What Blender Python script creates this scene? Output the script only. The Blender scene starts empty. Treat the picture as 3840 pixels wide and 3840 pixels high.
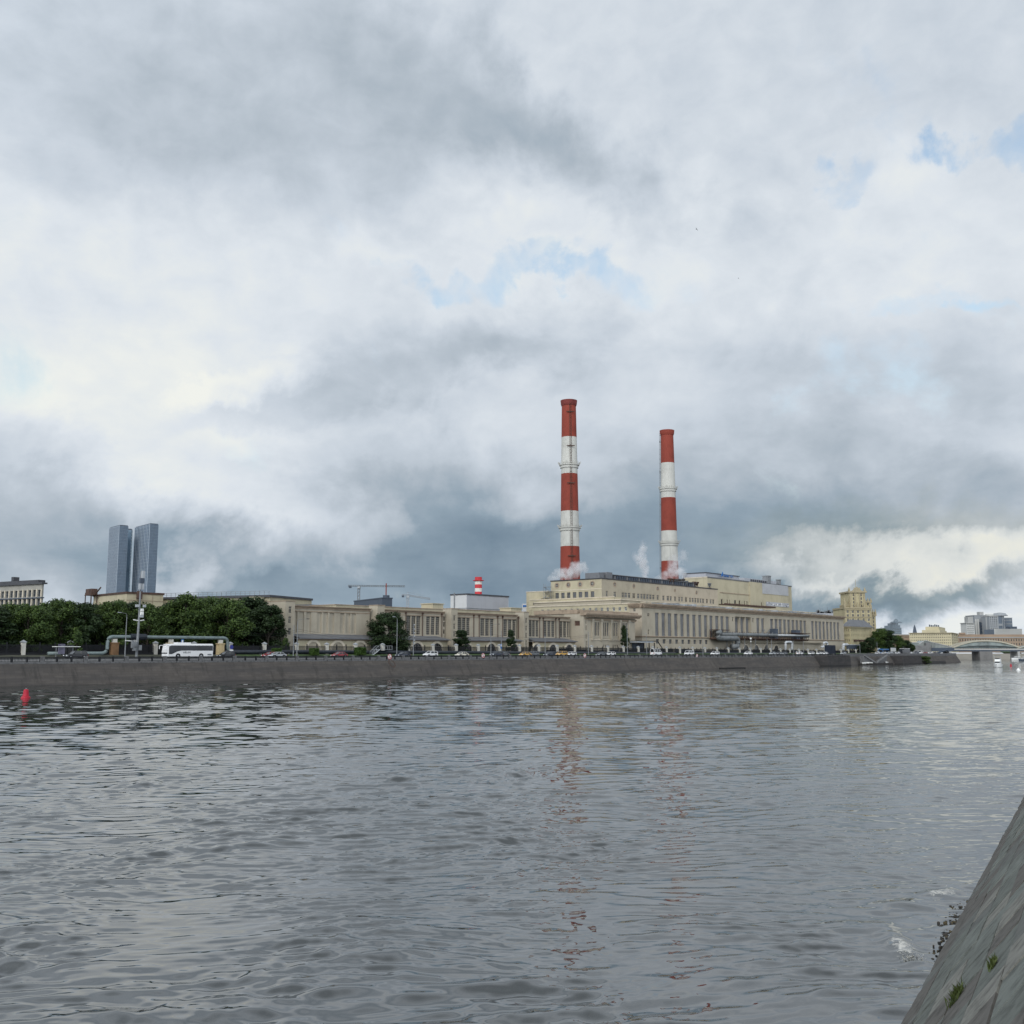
import bpy, math, random
import numpy as np
from math import sin, cos, radians as R, pi
from mathutils import Vector, noise as mnoise
random.seed(7); rng = np.random.default_rng(7)
SC = bpy.context.scene
COL = SC.collection
# ---------------------------------------------------------------- camera, sky, sun, exposure
EYE = 6.6                     # eye height above the river
F = 3840.0                    # focal length in pixels of the 3840 px photograph
TH = math.atan(524 / F)       # pitch up
cam = bpy.data.cameras.new("camera"); cam.lens = 36; cam.sensor_width = 36; cam.clip_end = 9000
cam.clip_start = 0.2
camo = bpy.data.objects.new("camera", cam); COL.objects.link(camo)
camo.location = (0, 0, EYE); camo.rotation_euler = (pi / 2 + TH, 0, 0)
SC.camera = camo
SC.view_settings.view_transform = 'Standard'; SC.view_settings.look = 'None'
SC.view_settings.exposure = 0.08; SC.view_settings.gamma = 1.0
SUN_EL, SUN_AZ = R(34), R(200)        # azimuth clockwise from +Y, so behind the camera to the left
sd = bpy.data.lights.new("sun", 'SUN'); sd.energy = 1.1; sd.angle = R(14); sd.color = (1, .94, .84)
so = bpy.data.objects.new("sun", sd); COL.objects.link(so)
sdir = Vector((sin(SUN_AZ) * cos(SUN_EL), cos(SUN_AZ) * cos(SUN_EL), sin(SUN_EL)))
so.rotation_euler = sdir.to_track_quat('Z', 'Y').to_euler()
so.location = (0, 0, 300)

def ray(u, v):
    x = (u - 1920) / F; y = (1920 - v) / F
    return Vector((x, cos(TH) - y * sin(TH), sin(TH) + y * cos(TH)))

class NT:
    def __init__(s, t): s.t = t; s.n = t.nodes; s.l = t.links
    def node(s, ty, ins=None, **kw):
        n = s.n.new(ty)
        for k, v in kw.items(): setattr(n, k, v)
        for k, v in (ins or {}).items():
            if isinstance(v, bpy.types.NodeSocket): s.l.new(v, n.inputs[k])
            else: n.inputs[k].default_value = v
        return n
    def math(s, op, a, b=0.0, c=0.0, clamp=False):
        n = s.node('ShaderNodeMath', {0: a, 1: b, 2: c}, operation=op); n.use_clamp = clamp; return n.outputs[0]
    def mix(s, f, a, b, mode='MIX'):
        n = s.node('ShaderNodeMix', {0: f, 6: a, 7: b}, data_type='RGBA', blend_type=mode); return n.outputs[2]
    def ramp(s, f, stops, interp='LINEAR'):
        n = s.node('ShaderNodeValToRGB', {0: f}); cr = n.color_ramp; cr.interpolation = interp
        while len(cr.elements) < len(stops): cr.elements.new(0.5)
        for e, (p, c) in zip(cr.elements, stops): e.position = p; e.color = (*c, 1) if len(c) == 3 else c
        return n.outputs[0]
    def maprange(s, v, a, b, c, d):
        n = s.node('ShaderNodeMapRange', {0: v, 1: a, 2: b, 3: c, 4: d}); n.interpolation_type = 'SMOOTHSTEP'; return n.outputs[0]

world = bpy.data.worlds.new("World"); SC.world = world; world.use_nodes = True
W = NT(world.node_tree); W.n.clear()
tc = W.node('ShaderNodeTexCoord').outputs['Generated']
sep = W.node('ShaderNodeSeparateXYZ', {0: tc})
X, Y, Z = sep.outputs
el = W.math('ARCSINE', Z); az = W.math('ARCTAN2', X, Y)
ae = W.node('ShaderNodeCombineXYZ', {0: az, 1: el, 2: 0.0}).outputs[0]
zz = W.math('ADD', W.math('MAXIMUM', Z, 0.0), 0.16)
pl = W.node('ShaderNodeCombineXYZ', {0: W.math('DIVIDE', X, zz), 1: W.math('DIVIDE', Y, zz), 2: 0.0}).outputs[0]
nz1 = W.node('ShaderNodeTexNoise', {'Vector': pl, 'Scale': 1.15, 'Detail': 8.0, 'Roughness': 0.56, 'Distortion': 0.35})
nz2 = W.node('ShaderNodeTexNoise', {'Vector': ae, 'Scale': 9.0, 'Detail': 9.0, 'Roughness': 0.58, 'Distortion': 0.2})
nz4 = W.node('ShaderNodeTexNoise', {'Vector': W.node('ShaderNodeMapping', {0: ae, 'Scale': (1, 1.5, 1)}).outputs[0], 'Scale': 20.0, 'Detail': 6.0, 'Roughness': .55, 'Distortion': .3})
nz3 = W.node('ShaderNodeTexNoise', {'Vector': ae, 'Scale': 3.2, 'Detail': 5.0, 'Roughness': 0.55})
# the cloud edges wander: offset the lookup of the placed cloud masses by noise
off = W.node('ShaderNodeVectorMath', {0: nz2.outputs['Color'], 1: (0.5, 0.5, 0.5)}, operation='SUBTRACT').outputs[0]
off = W.node('ShaderNodeVectorMath', {0: off, 1: (0.22, 0.15, 0.0)}, operation='MULTIPLY').outputs[0]
aw = W.node('ShaderNodeVectorMath', {0: ae, 1: off}, operation='ADD').outputs[0]
def blob(uc, vc, ru, rv, rot, vec=aw):
    d = ray(uc, vc).normalized()
    m = W.node('ShaderNodeMapping', {'Vector': vec, 'Location': (math.atan2(d.x, d.y), math.asin(d.z), 0),
               'Rotation': (0, 0, R(rot)), 'Scale': (ru / F, rv / F, 1.0)}, vector_type='TEXTURE').outputs[0]
    g = W.node('ShaderNodeTexGradient', {0: m}, gradient_type='SPHERICAL').outputs['Fac']
    return W.math('MULTIPLY', W.math('SMOOTH_MIN', g, 0.55, 0.3), 0.74)
def blobs(start, lst):
    acc = start
    for (uc, vc, ru, rv, rot, w) in lst:
        acc = W.math('MULTIPLY_ADD', blob(uc, vc, ru, rv, rot), w, acc)
    return acc
CLOUDS = [  # masses of cloud by direction: centre, size, tilt, lighter (+) or darker (-)
    (950, 300, 1500, 520, -5, -.27), (1650, 330, 900, 260, -28, -.26), (2180, 600, 620, 230, -22, -.36), (1250, 620, 1300, 420, 0, -.08),
    (2500, 780, 600, 200, -20, -.18),
    (100, 1150, 1300, 700, 0, .27), (700, 950, 900, 260, 8, .12), (500, 1580, 1300, 420, 8, .24), (1500, 1130, 1300, 330, 0, .12),
    (1500, 1370, 1050, 190, 14, -.42), (1180, 1470, 500, 120, 20, -.2), (1960, 1340, 500, 130, 0, -.2),
    (1900, 2130, 1700, 400, 0, -.74), (1350, 2170, 1200, 230, 0, -.48), (1600, 1800, 620, 260, -18, -.30), (2600, 1980, 1500, 420, 0, -.34),
    (3300, 1650, 1300, 560, 4, -.26), (3700, 1950, 700, 260, 0, -.28), (500, 2150, 900, 260, 0, -.34),
    (30, 1800, 620, 300, -12, -.5), (300, 1830, 330, 130, 0, -.3), (200, 2060, 600, 300, 0, -.22),
    (1050, 1985, 560, 170, -8, .50), (640, 2115, 170, 95, 0, .8), (860, 2110, 260, 60, 0, .35), (2010, 1890, 260, 120, 10, .5), (1420, 2030, 160, 90, 0, .3),
    (3500, 2095, 800, 85, -3, .85), (3000, 2150, 420, 55, -6, .6), (3650, 2330, 800, 100, 0, .5),
    (3250, 2225, 800, 85, -3, -.62), (3420, 2215, 420, 80, 0, -.45),
    (2150, 880, 900, 330, 0, .30), (3350, 960, 900, 420, 0, .32), (3000, 720, 900, 300, 0, .16), (900, 1410, 300, 90, 8, .35),
]
base = W.math('ADD', W.math('MULTIPLY', W.math('SUBTRACT', nz1.outputs['Fac'], 0.5), 0.38), 0.685)
base = W.math('MULTIPLY_ADD', W.math('SUBTRACT', nz2.outputs['Fac'], 0.5), 0.30, base)
base = W.math('MULTIPLY_ADD', W.math('SUBTRACT', nz3.outputs['Fac'], 0.5), 0.20, base)
base = W.math('MULTIPLY_ADD', W.math('SUBTRACT', nz4.outputs['Fac'], 0.5), 0.27, base)
bri = blobs(base, CLOUDS)
ccol = W.ramp(bri, [(0.0, (.165, .232, .300)), (.25, (.272, .348, .418)), (.45, (.412, .472, .535)), (.62, (.548, .607, .676)),
                    (.80, (.682, .731, .782)), (1.0, (.83, .845, .80))])
warm = W.math('MULTIPLY', blob(3500, 2090, 1000, 190, -3), 1.9, clamp=True)
ccol = W.mix(warm, ccol, W.mix(1.0, ccol, (1.02, .97, .85, 1), 'MULTIPLY'))
gap = blobs(W.math('MULTIPLY', W.math('SUBTRACT', nz2.outputs['Fac'], 0.5), 1.5),
            [(1850, 1000, 520, 95, 0, .95), (2290, 1035, 330, 75, 0, .8), (2240, 880, 150, 130, 0, .6), (3120, 615, 230, 95, 0, 1.05), (3770, 560, 250, 95, 0, 1.05), (3420, 1125, 420, 75, 0, .85), (3680, 1160, 220, 60, 0, .8),
             (120, 1380, 520, 240, 0, .5), (3330, 1430, 620, 220, 0, .5), (3000, 450, 1200, 300, 0, .12)])
gapm = W.maprange(gap, .16, .62, 0.0, 0.80)
sky = W.node('ShaderNodeTexSky', sky_type='NISHITA', sun_disc=False)
sky.sun_elevation = SUN_EL; sky.sun_rotation = SUN_AZ; sky.air_density = 1.6; sky.dust_density = 1.0; sky.ozone_density = 2.0
bgS = W.node('ShaderNodeBackground', {0: sky.outputs[0], 1: 0.15}).outputs[0]
# unseen overcast on the sun's side, behind the camera, brightened to light the facades
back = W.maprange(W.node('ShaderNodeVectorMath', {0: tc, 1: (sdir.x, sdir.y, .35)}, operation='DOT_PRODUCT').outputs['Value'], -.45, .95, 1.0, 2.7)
zen = W.maprange(Z, .565, .88, 1.0, .42)      # unseen sky above the frame, darkened to put dark facets on the waves
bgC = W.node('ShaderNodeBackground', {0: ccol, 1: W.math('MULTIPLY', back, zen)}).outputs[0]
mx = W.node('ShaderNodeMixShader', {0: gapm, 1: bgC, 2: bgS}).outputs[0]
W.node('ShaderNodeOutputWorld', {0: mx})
world.cycles.sampling_method = 'MANUAL'; world.cycles.sample_map_resolution = 512

# ---------------------------------------------------------------- picture rays and the river's own axes
E = Vector((.644, .765, 0)).normalized(); N = Vector((-E.y, E.x, 0))   # along the far bank / away from the river
def B(s, d, z): return E * s + N * d + Vector((0, 0, z))
ZR = {1: (0, 1920, .37274), 2: (560, 2200, .28986), 3: (960, 2140, .28986), 4: (1480, 2140, .28986), 5: (1900, 2080, .28986),
      6: (2340, 2080, .28986), 7: (2760, 2100, .28986), 8: (3200, 2100, .33126)}
def uv(k, x, y): a = ZR[k]; return a[0] + x * a[2], a[1] + y * a[2]
def hd(u, v, d):                    # where a sight line meets the vertical plane d = const: (s, z)
    r = ray(u, v); k = d / (r.x * N.x + r.y * N.y); return k * (r.x * E.x + r.y * E.y), EYE + k * r.z
def hs(u, v, s):                    # ... the plane s = const: (d, z)
    r = ray(u, v); k = s / (r.x * E.x + r.y * E.y); return k * (r.x * N.x + r.y * N.y), EYE + k * r.z
def hY(u, v, Y): r = ray(u, v); k = Y / r.y; return Vector((k * r.x, Y, EYE + k * r.z))
def hz(u, v, z): r = ray(u, v); k = (z - EYE) / r.z; return Vector((k * r.x, k * r.y, z))

# ---------------------------------------------------------------- materials
def mat(name, col, rough=.8, var=.18, sc=.5, streak=0.0, metal=0.0, spec=.3, bump=0.0, bsc=8.0, dark=None, stretch=(1, 1, 1), coat=0.0):
    m = bpy.data.materials.new(name); m.use_nodes = True; T = NT(m.node_tree)
    p = T.n['Principled BSDF']; p.inputs['Roughness'].default_value = rough; p.inputs['Metallic'].default_value = metal
    p.inputs['Specular IOR Level'].default_value = spec; p.inputs['Coat Weight'].default_value = coat
    co = T.node('ShaderNodeTexCoord').outputs['Object']
    mp = T.node('ShaderNodeMapping', {0: co, 'Scale': stretch}).outputs[0]
    n = T.node('ShaderNodeTexNoise', {'Vector': mp, 'Scale': sc, 'Detail': 6.0, 'Roughness': .62})
    dk = dark or tuple(c * (1 - 2.2 * var) for c in col); lt = tuple(min(1, c * (1 + var)) for c in col)
    c = T.ramp(n.outputs['Fac'], [(.28, tuple(max(0, q) for q in dk)), (.5, col), (.75, lt)])
    if streak:
        sm = T.node('ShaderNodeMapping', {0: co, 'Scale': (1, 1, .06)}).outputs[0]
        sn = T.node('ShaderNodeTexNoise', {'Vector': sm, 'Scale': 1.3, 'Detail': 5.0, 'Roughness': .7})
        f = T.maprange(sn.outputs['Fac'], .5, .78, 0, streak)
        c = T.mix(f, c, (*[q * .42 for q in col], 1))
    T.l.new(c, p.inputs['Base Color'])
    if bump:
        bn = T.node('ShaderNodeTexNoise', {'Vector': co, 'Scale': bsc, 'Detail': 4.0})
        b = T.node('ShaderNodeBump', {'Height': bn.outputs['Fac'], 'Strength': bump, 'Distance': .05})
        T.l.new(b.outputs[0], p.inputs['Normal'])
    return m
def glassmat(name, col, rough=.12, spec=.6, metal=0.0, var=.35, sc=.35):
    return mat(name, col, rough, var, sc, spec=spec, metal=metal)
M = {}
M['cream'] = mat('cream_render', (.375, .335, .265), .9, .10, .12, .30)
M['cream2'] = mat('pale_yellow_render', (.405, .362, .256), .9, .12, .15, .35)
M['cream3'] = mat('dull_cream_render', (.345, .308, .240), .9, .10, .12, .45)
M['pink'] = mat('pinkish_render', (.395, .345, .272), .9, .08, .2, .2)
M['cornice'] = mat('cornice_stone', (.30, .235, .175), .9, .15, .4, .4)
M['trim'] = mat('pale_trim', (.55, .49, .39), .9, .12, .4, .2)
M['greyroof'] = mat('grey_sheet_roof', (.14, .145, .155), .6, .12, .5, .2)
M['darkroof'] = mat('dark_roof', (.06, .062, .07), .7, .15, .5)
M['pane'] = glassmat('dusty_glass', (.06, .07, .08), .22, .5)
M['paneg'] = glassmat('grey_glass', (.155, .16, .17), .35, .5, var=.22, sc=.25)
M['paned'] = glassmat('dark_glass', (.014, .016, .018), .15, .5)
M['muntin'] = mat('pale_window_bars', (.36, .335, .285), .7, .1)
M['muntind'] = mat('grey_window_bars', (.20, .19, .18), .7, .1)
M['white'] = mat('white_paint', (.72, .72, .70), .5, .06)
M['whitewall'] = mat('white_sheet_cladding', (.50, .50, .50), .5, .05, .1, .12)
M['greywall'] = mat('silver_cladding', (.36, .37, .40), .45, .06, .1, .15)
M['slate'] = mat('slate_cladding', (.055, .07, .095), .55, .06, .1)
M['silver'] = mat('silver_panel', (.40, .41, .43), .5, .08, .12, .2)
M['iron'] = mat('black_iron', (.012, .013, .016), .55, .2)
M['pipe'] = mat('black_pipe_wrap', (.022, .027, .036), .45, .25, .6)
M['pipegrey'] = mat('grey_green_pipe', (.16, .20, .20), .45, .15, .6)
M['duct'] = mat('galvanised_duct', (.15, .16, .165), .45, .25, .5)
M['ductl'] = mat('bright_duct', (.48, .50, .52), .4, .15, .5)
M['granite'] = mat('grey_granite', (.115, .115, .118), .85, .3, 1.6, bump=.3)
M['pillar'] = mat('white_pillar_render', (.52, .50, .45), .85, .12, .8, .25)
M['steel'] = mat('grey_steel', (.19, .20, .21), .5, .15)
M['steell'] = mat('pale_steel', (.34, .36, .38), .5, .12)
M['tyre'] = mat('tyre_rubber', (.012, .012, .013), .85, .2)
M['rim'] = mat('wheel_alloy', (.35, .36, .37), .35, .1, metal=.6)
M['carglass'] = glassmat('car_glass', (.018, .021, .026), .06, .7)
M['lampw'] = mat('headlamp_lens', (.75, .77, .8), .12, .04, spec=.8)
M['lampr'] = mat('tail_lamp_lens', (.35, .012, .012), .25, .1)
M['red'] = mat('faded_red_paint', (.215, .040, .025), .75, .14, .12, .30)
M['redstack'] = mat('bright_red_paint', (.50, .045, .055), .7, .1, .2, .15)
M['chwhite'] = mat('weathered_white_paint', (.47, .465, .43), .85, .10, .15, .42)
M['stackw'] = mat('stack_white_paint', (.66, .64, .59), .8, .12, .3, .35)
M['rust'] = mat('rusty_brown_steel', (.075, .045, .035), .8, .3, .8)
M['buoyred'] = mat('buoy_red', (.38, .012, .030), .45, .08)
M['blue'] = mat('sign_blue', (.018, .12, .36), .5, .06)
M['bark'] = mat('tree_bark', (.055, .045, .036), .95, .3, 3)
M['timber'] = mat('brown_post', (.20, .115, .06), .8, .2)
M['yellowpost'] = mat('ochre_post', (.47, .37, .21), .85, .12, .8, .25)
def leafmat(name, a, b, sc=.55):
    m = bpy.data.materials.new(name); m.use_nodes = True; T = NT(m.node_tree); p = T.n['Principled BSDF']
    p.inputs['Roughness'].default_value = .6; p.inputs['Specular IOR Level'].default_value = .25
    geo = T.node('ShaderNodeNewGeometry'); co = T.node('ShaderNodeTexCoord').outputs['Object']
    n = T.node('ShaderNodeTexNoise', {'Vector': co, 'Scale': sc, 'Detail': 3.0})
    f = T.math('ADD', T.math('MULTIPLY', n.outputs['Fac'], .75), T.math('MULTIPLY', geo.outputs['Random Per Island'], .35), clamp=True)
    T.l.new(T.ramp(f, [(.3, a), (.75, b)]), p.inputs['Base Color'])
    p.inputs['Subsurface Weight'].default_value = 0.0
    return m
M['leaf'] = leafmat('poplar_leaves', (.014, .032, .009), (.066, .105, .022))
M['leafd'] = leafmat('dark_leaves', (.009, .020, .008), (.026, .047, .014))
M['hedge'] = leafmat('hedge_leaves', (.022, .05, .010), (.06, .11, .02), 1.5)
M['grass'] = mat('lawn', (.045, .078, .022), .95, .3, .8, bump=.4, bsc=20)
M['asphalt'] = mat('asphalt', (.055, .057, .06), .85, .15, .4, bump=.2)
M['paving'] = mat('pavement', (.17, .17, .17), .9, .15, .5)
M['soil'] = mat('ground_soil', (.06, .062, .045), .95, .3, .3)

def wallstone(name, col, dark):     # long masonry courses, a darker damp band under the coping, pale lime marks
    m = bpy.data.materials.new(name); m.use_nodes = True; T = NT(m.node_tree); p = T.n['Principled BSDF']
    p.inputs['Roughness'].default_value = .9; p.inputs['Specular IOR Level'].default_value = .2
    uvn = T.node('ShaderNodeUVMap').outputs[0]
    br = T.node('ShaderNodeTexBrick', {'Vector': uvn, 'Color1': (*col, 1), 'Color2': (*[c * .78 for c in col], 1), 'Mortar': (*[c * .55 for c in col], 1),
                'Scale': 1.0, 'Mortar Size': .02, 'Brick Width': 1.9, 'Row Height': .62}, offset=.5)
    n = T.node('ShaderNodeTexNoise', {'Vector': T.node('ShaderNodeMapping', {0: uvn, 'Scale': (.06, .5, 1)}).outputs[0], 'Scale': 1.0, 'Detail': 8.0, 'Roughness': .65})
    n2 = T.node('ShaderNodeTexNoise', {'Vector': T.node('ShaderNodeMapping', {0: uvn, 'Scale': (.5, .12, 1)}).outputs[0], 'Scale': 1.2, 'Detail': 6.0, 'Roughness': .7})
    n3 = T.node('ShaderNodeTexNoise', {'Vector': T.node('ShaderNodeMapping', {0: uvn, 'Scale': (.35, 2.6, 1)}).outputs[0], 'Scale': 1.0, 'Detail': 5.0, 'Roughness': .7})
    c = T.mix(T.maprange(n.outputs['Fac'], .4, .65, 0, .8), br.outputs[0], (*dark, 1))
    c = T.mix(T.maprange(n2.outputs['Fac'], .48, .72, 0, .65), c, (*[d * .6 for d in dark], 1))
    c = T.mix(T.maprange(n3.outputs['Fac'], .66, .78, 0, .55), c, (*[min(1, q * 1.9) for q in col], 1))
    v = T.node('ShaderNodeSeparateXYZ', {0: uvn}).outputs[1]
    wet = T.maprange(v, .0, .55, .75, 0)
    c = T.mix(wet, c, (*[d * .45 for d in dark], 1))
    T.l.new(c, p.inputs['Base Color'])
    b = T.node('ShaderNodeBump', {'Height': br.outputs['Fac'], 'Strength': .4, 'Distance': -.03}); T.l.new(b.outputs[0], p.inputs['Normal'])
    return m
M['bankwall'] = wallstone('embankment_masonry', (.100, .090, .082), (.058, .055, .054))
M['bankdark'] = wallstone('dark_embankment_masonry', (.060, .056, .055), (.036, .036, .037))

# ---------------------------------------------------------------- mesh builder
def rootloc(o):
    v = Vector((0, 0, 0))
    while o is not None: v += o.location; o = o.parent
    return v
class MB:
    def __init__(s, f=None): s.v = []; s.q = []; s.m = []; s.f = f or (lambda a, b, c: Vector((a, b, c))); s.uv = {}
    def P(s, a, b, c): s.v.append(s.f(a, b, c)); return len(s.v) - 1
    def face(s, pts, m=0):
        i = [s.P(*p) for p in pts]; s.q.append(i); s.m.append(m); return len(s.q) - 1
    def box(s, a0, a1, b0, b1, c0, c1, m=0):
        a0, a1 = sorted((a0, a1)); b0, b1 = sorted((b0, b1)); c0, c1 = sorted((c0, c1))
        k = len(s.v)
        for c in (c0, c1):
            for (a, b) in ((a0, b0), (a1, b0), (a1, b1), (a0, b1)): s.P(a, b, c)
        for q in ((0, 3, 2, 1), (4, 5, 6, 7), (0, 1, 5, 4), (1, 2, 6, 5), (2, 3, 7, 6), (3, 0, 4, 7)):
            s.q.append([k + j for j in q]); s.m.append(m)
        return s
    def prism(s, poly, c0, c1, m=0):       # poly in (a, b), extruded along c
        k = len(s.v); n = len(poly)
        for c in (c0, c1):
            for (a, b) in poly: s.P(a, b, c)
        s.q.append([k + j for j in range(n)][::-1]); s.m.append(m)
        s.q.append([k + n + j for j in range(n)]); s.m.append(m)
        for j in range(n): s.q.append([k + j, k + (j + 1) % n, k + n + (j + 1) % n, k + n + j]); s.m.append(m)
        return s
    def loft(s, rings, m=0, caps=True, closed=True):
        k = len(s.v); n = len(rings[0])
        for r in rings:
            for p in r: s.P(*p)
        for i in range(len(rings) - 1):
            for j in range(n if closed else n - 1):
                s.q.append([k + i * n + j, k + i * n + (j + 1) % n, k + (i + 1) * n + (j + 1) % n, k + (i + 1) * n + j]); s.m.append(m)
        if caps:
            s.q.append([k + j for j in range(n)][::-1]); s.m.append(m)
            s.q.append([k + (len(rings) - 1) * n + j for j in range(n)]); s.m.append(m)
        return s
    def lathe(s, prof, ctr=(0, 0), n=20, m=0, caps=True):   # prof: list of (radius, z)
        return s.loft([[(ctr[0] + r * cos(2 * pi * j / n), ctr[1] + r * sin(2 * pi * j / n), z) for j in range(n)] for r, z in prof], m, caps)
    def tube(s, pts, r, n=8, m=0, caps=True):                # world-space path
        pts = [Vector(p) for p in pts]; rr = r if isinstance(r, (list, tuple)) else [r] * len(pts); rings = []
        for i, p in enumerate(pts):
            t = ((pts[min(i + 1, len(pts) - 1)] - p).normalized() + (p - pts[max(i - 1, 0)]).normalized())
            if t.length < 1e-6: t = Vector((0, 0, 1))
            t.normalize(); up = Vector((0, 0, 1)) if abs(t.z) < .95 else Vector((1, 0, 0))
            x = t.cross(up).normalized(); y = x.cross(t)
            rings.append([tuple(p + x * rr[i] * cos(2 * pi * j / n) + y * rr[i] * sin(2 * pi * j / n)) for j in range(n)])
        f = s.f; s.f = lambda a, b, c: Vector((a, b, c)); s.loft(rings, m, caps); s.f = f; return s
    def bar(s, p, q, w=.1, n=4, m=0): return s.tube([p, q], w * .7, n, m)
    def build(s, name, mats, parent=None, smooth=False, local=False):
        me = bpy.data.meshes.new(name)
        o0 = Vector((0, 0, 0)) if (local or parent is None) else rootloc(parent)
        me.from_pydata([tuple(v - o0) for v in s.v], [], s.q)
        if not isinstance(mats, (list, tuple)): mats = [mats]
        for m in mats: me.materials.append(m)
        if len(mats) > 1: me.polygons.foreach_set('material_index', s.m)
        if smooth: me.polygons.foreach_set('use_smooth', [True] * len(me.polygons))
        if s.uv:
            ul = me.uv_layers.new(name='UVMap')
            for i, p in enumerate(me.polygons):
                if i in s.uv:
                    for li, t in zip(p.loop_indices, s.uv[i]): ul.data[li].uv = t
        me.update()
        ob = bpy.data.objects.new(name, me); COL.objects.link(ob)
        if parent is not None: ob.parent = parent
        return ob
def tag(o, label=None, cat=None, group=None, kind=None):
    if label: o['label'] = label
    if cat: o['category'] = cat
    if group: o['group'] = group
    if kind: o['kind'] = kind
    return o
def thing(name, loc, label, cat, group=None, rz=0.0):
    o = bpy.data.objects.new(name, None); o.empty_display_size = .5; COL.objects.link(o)
    o.location = loc; o.rotation_euler.z = rz; return tag(o, label, cat, group)
def copy_tree(o, parent=None):
    c = o.copy(); COL.objects.link(c)
    if parent is not None: c.parent = parent
    for ch in list(o.children): copy_tree(ch, c)
    return c
# ---------------------------------------------------------------- river
def build_water():
    h = EYE
    r = [9.0]
    while r[-1] < 1150: x = r[-1]; q = x * x / (h * 1024 * 3.2); r.append(x + max(.055, min(q, .42) if x < 345 else min(q, .42 + (x - 345) * .02)))
    r += [1400, 1900, 2600, 3400]
    r = np.array(r); a = np.linspace(R(-58), R(52), 1250)
    RR, AA = np.meshgrid(r, a, indexing='ij')
    Xw = RR * np.sin(AA); Yw = RR * np.cos(AA)
    dr = np.gradient(r)[:, None] * np.ones_like(AA); da = RR * (a[1] - a[0])
    H = np.zeros_like(RR)
    def smooth_noise(sc, seed):
        g = np.random.default_rng(seed); out = np.zeros_like(Xw)
        for i in range(7):
            th = g.uniform(0, 2 * pi); k = 2 * pi / (sc * g.uniform(.6, 1.7)); out += np.sin(k * (Xw * cos(th) + Yw * sin(th)) + g.uniform(0, 6.28))
        return out / 2.6
    env = [np.clip(.78 + 1.0 * smooth_noise(s_, 50 + i), .10, 2.6) for i, s_ in enumerate((7, 12, 5, 18))]
    calm = 1 - .35 * np.clip((Xw + 6 - .25 * Yw + 5) / 16, 0, 1)     # sheltered water under the near bank
    wx = .5 * smooth_noise(9, 90); wy = .5 * smooth_noise(9, 91)
    Xp, Yp = Xw + wx, Yw + wy
    g = np.random.default_rng(11)
    comps = []
    for i in range(70):
        lam = 0.42 * (4.2 / .42) ** g.uniform() if i > 8 else g.uniform(5, 11)
        comps.append((lam, R(-12) + g.normal(0, R(20)), .0245 if lam < 2.2 else .011 if lam < 5 else .006))
    for i in range(26):
        comps.append((g.uniform(.28, 1.1), g.uniform(-pi, pi), .0135))
    for j, (lam, th, slope) in enumerate(comps):
        kx, ky = sin(th) * 2 * pi / lam, cos(th) * 2 * pi / lam
        step = np.abs(np.sin(AA) * sin(th) + np.cos(AA) * cos(th)) * dr + np.abs(np.cos(AA) * sin(th) - np.sin(AA) * cos(th)) * da
        wgt = np.clip((lam / np.maximum(step, 1e-6) - 2.2) / 2.5, 0, 1)
        ph = kx * Xp + ky * Yp + g.uniform(0, 6.28)
        amp = slope * lam / (2 * pi)
        s_ = np.sin(ph)
        H += amp * wgt * env[j % 4] * calm * (s_ - .30 * np.cos(2 * ph))
    FM = np.zeros_like(H)
    # two small waves breaking where the bank foot shoals
    for (u, v, du, dv, wd, hh) in ((3345, 3520, 95, 95, .50, .15), (3470, 3370, 120, -25, .6, .13), (3150, 3490, 200, -15, .7, .07), (3330, 3395, 260, 20, .6, .06)):
        p = hz(u, v, 0); q = hz(u + du, v + dv, 0)
        t = np.clip(((Xw - p.x) * (q.x - p.x) + (Yw - p.y) * (q.y - p.y)) / ((q - p).length ** 2), -.6, 1.4)
        cx, cy = p.x + t * (q.x - p.x), p.y + t * (q.y - p.y)
        dd = (Xw - cx) ** 2 + (Yw - cy) ** 2
        ac = np.abs(t - .5) ; FM = np.maximum(FM, np.exp(-dd / (2 * (wd * .55) ** 2)) * np.clip(1.35 - 1.9 * ac, 0, 1) * (1.0 if hh > .1 else .5))
        H += hh * np.exp(-dd / (2 * (wd * .45) ** 2)) * np.exp(-((t - .4) / .8) ** 2)
    V = np.stack([Xw, Yw, H], -1).reshape(-1, 3)
    nr, na = RR.shape
    idx = np.arange(nr * na).reshape(nr, na)
    Q = np.stack([idx[:-1, :-1], idx[:-1, 1:], idx[1:, 1:], idx[1:, :-1]], -1).reshape(-1, 4)[:, ::-1]
    me = bpy.data.meshes.new('river_water')
    me.vertices.add(len(V)); me.vertices.foreach_set('co', V.ravel().astype(np.float32))
    me.loops.add(Q.size); me.loops.foreach_set('vertex_index', Q.ravel().astype(np.int32))
    me.polygons.add(len(Q)); me.polygons.foreach_set('loop_start', np.arange(0, Q.size, 4, dtype=np.int32))
    me.polygons.foreach_set('use_smooth', np.ones(len(Q), bool))
    me.update()
    at = me.attributes.new('froth', 'FLOAT', 'POINT'); at.data.foreach_set('value', FM.ravel().astype(np.float32))
    m = bpy.data.materials.new('river_water'); m.use_nodes = True; T = NT(m.node_tree); p = T.n['Principled BSDF']
    p.inputs['Base Color'].default_value = (.026, .031, .031, 1); p.inputs['Roughness'].default_value = .025
    p.inputs['IOR'].default_value = 2.4; p.inputs['Specular IOR Level'].default_value = .5
    geo = T.node('ShaderNodeNewGeometry'); pos = geo.outputs['Position']
    dist = T.node('ShaderNodeVectorMath', {0: pos}, operation='LENGTH').outputs['Value']
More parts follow.
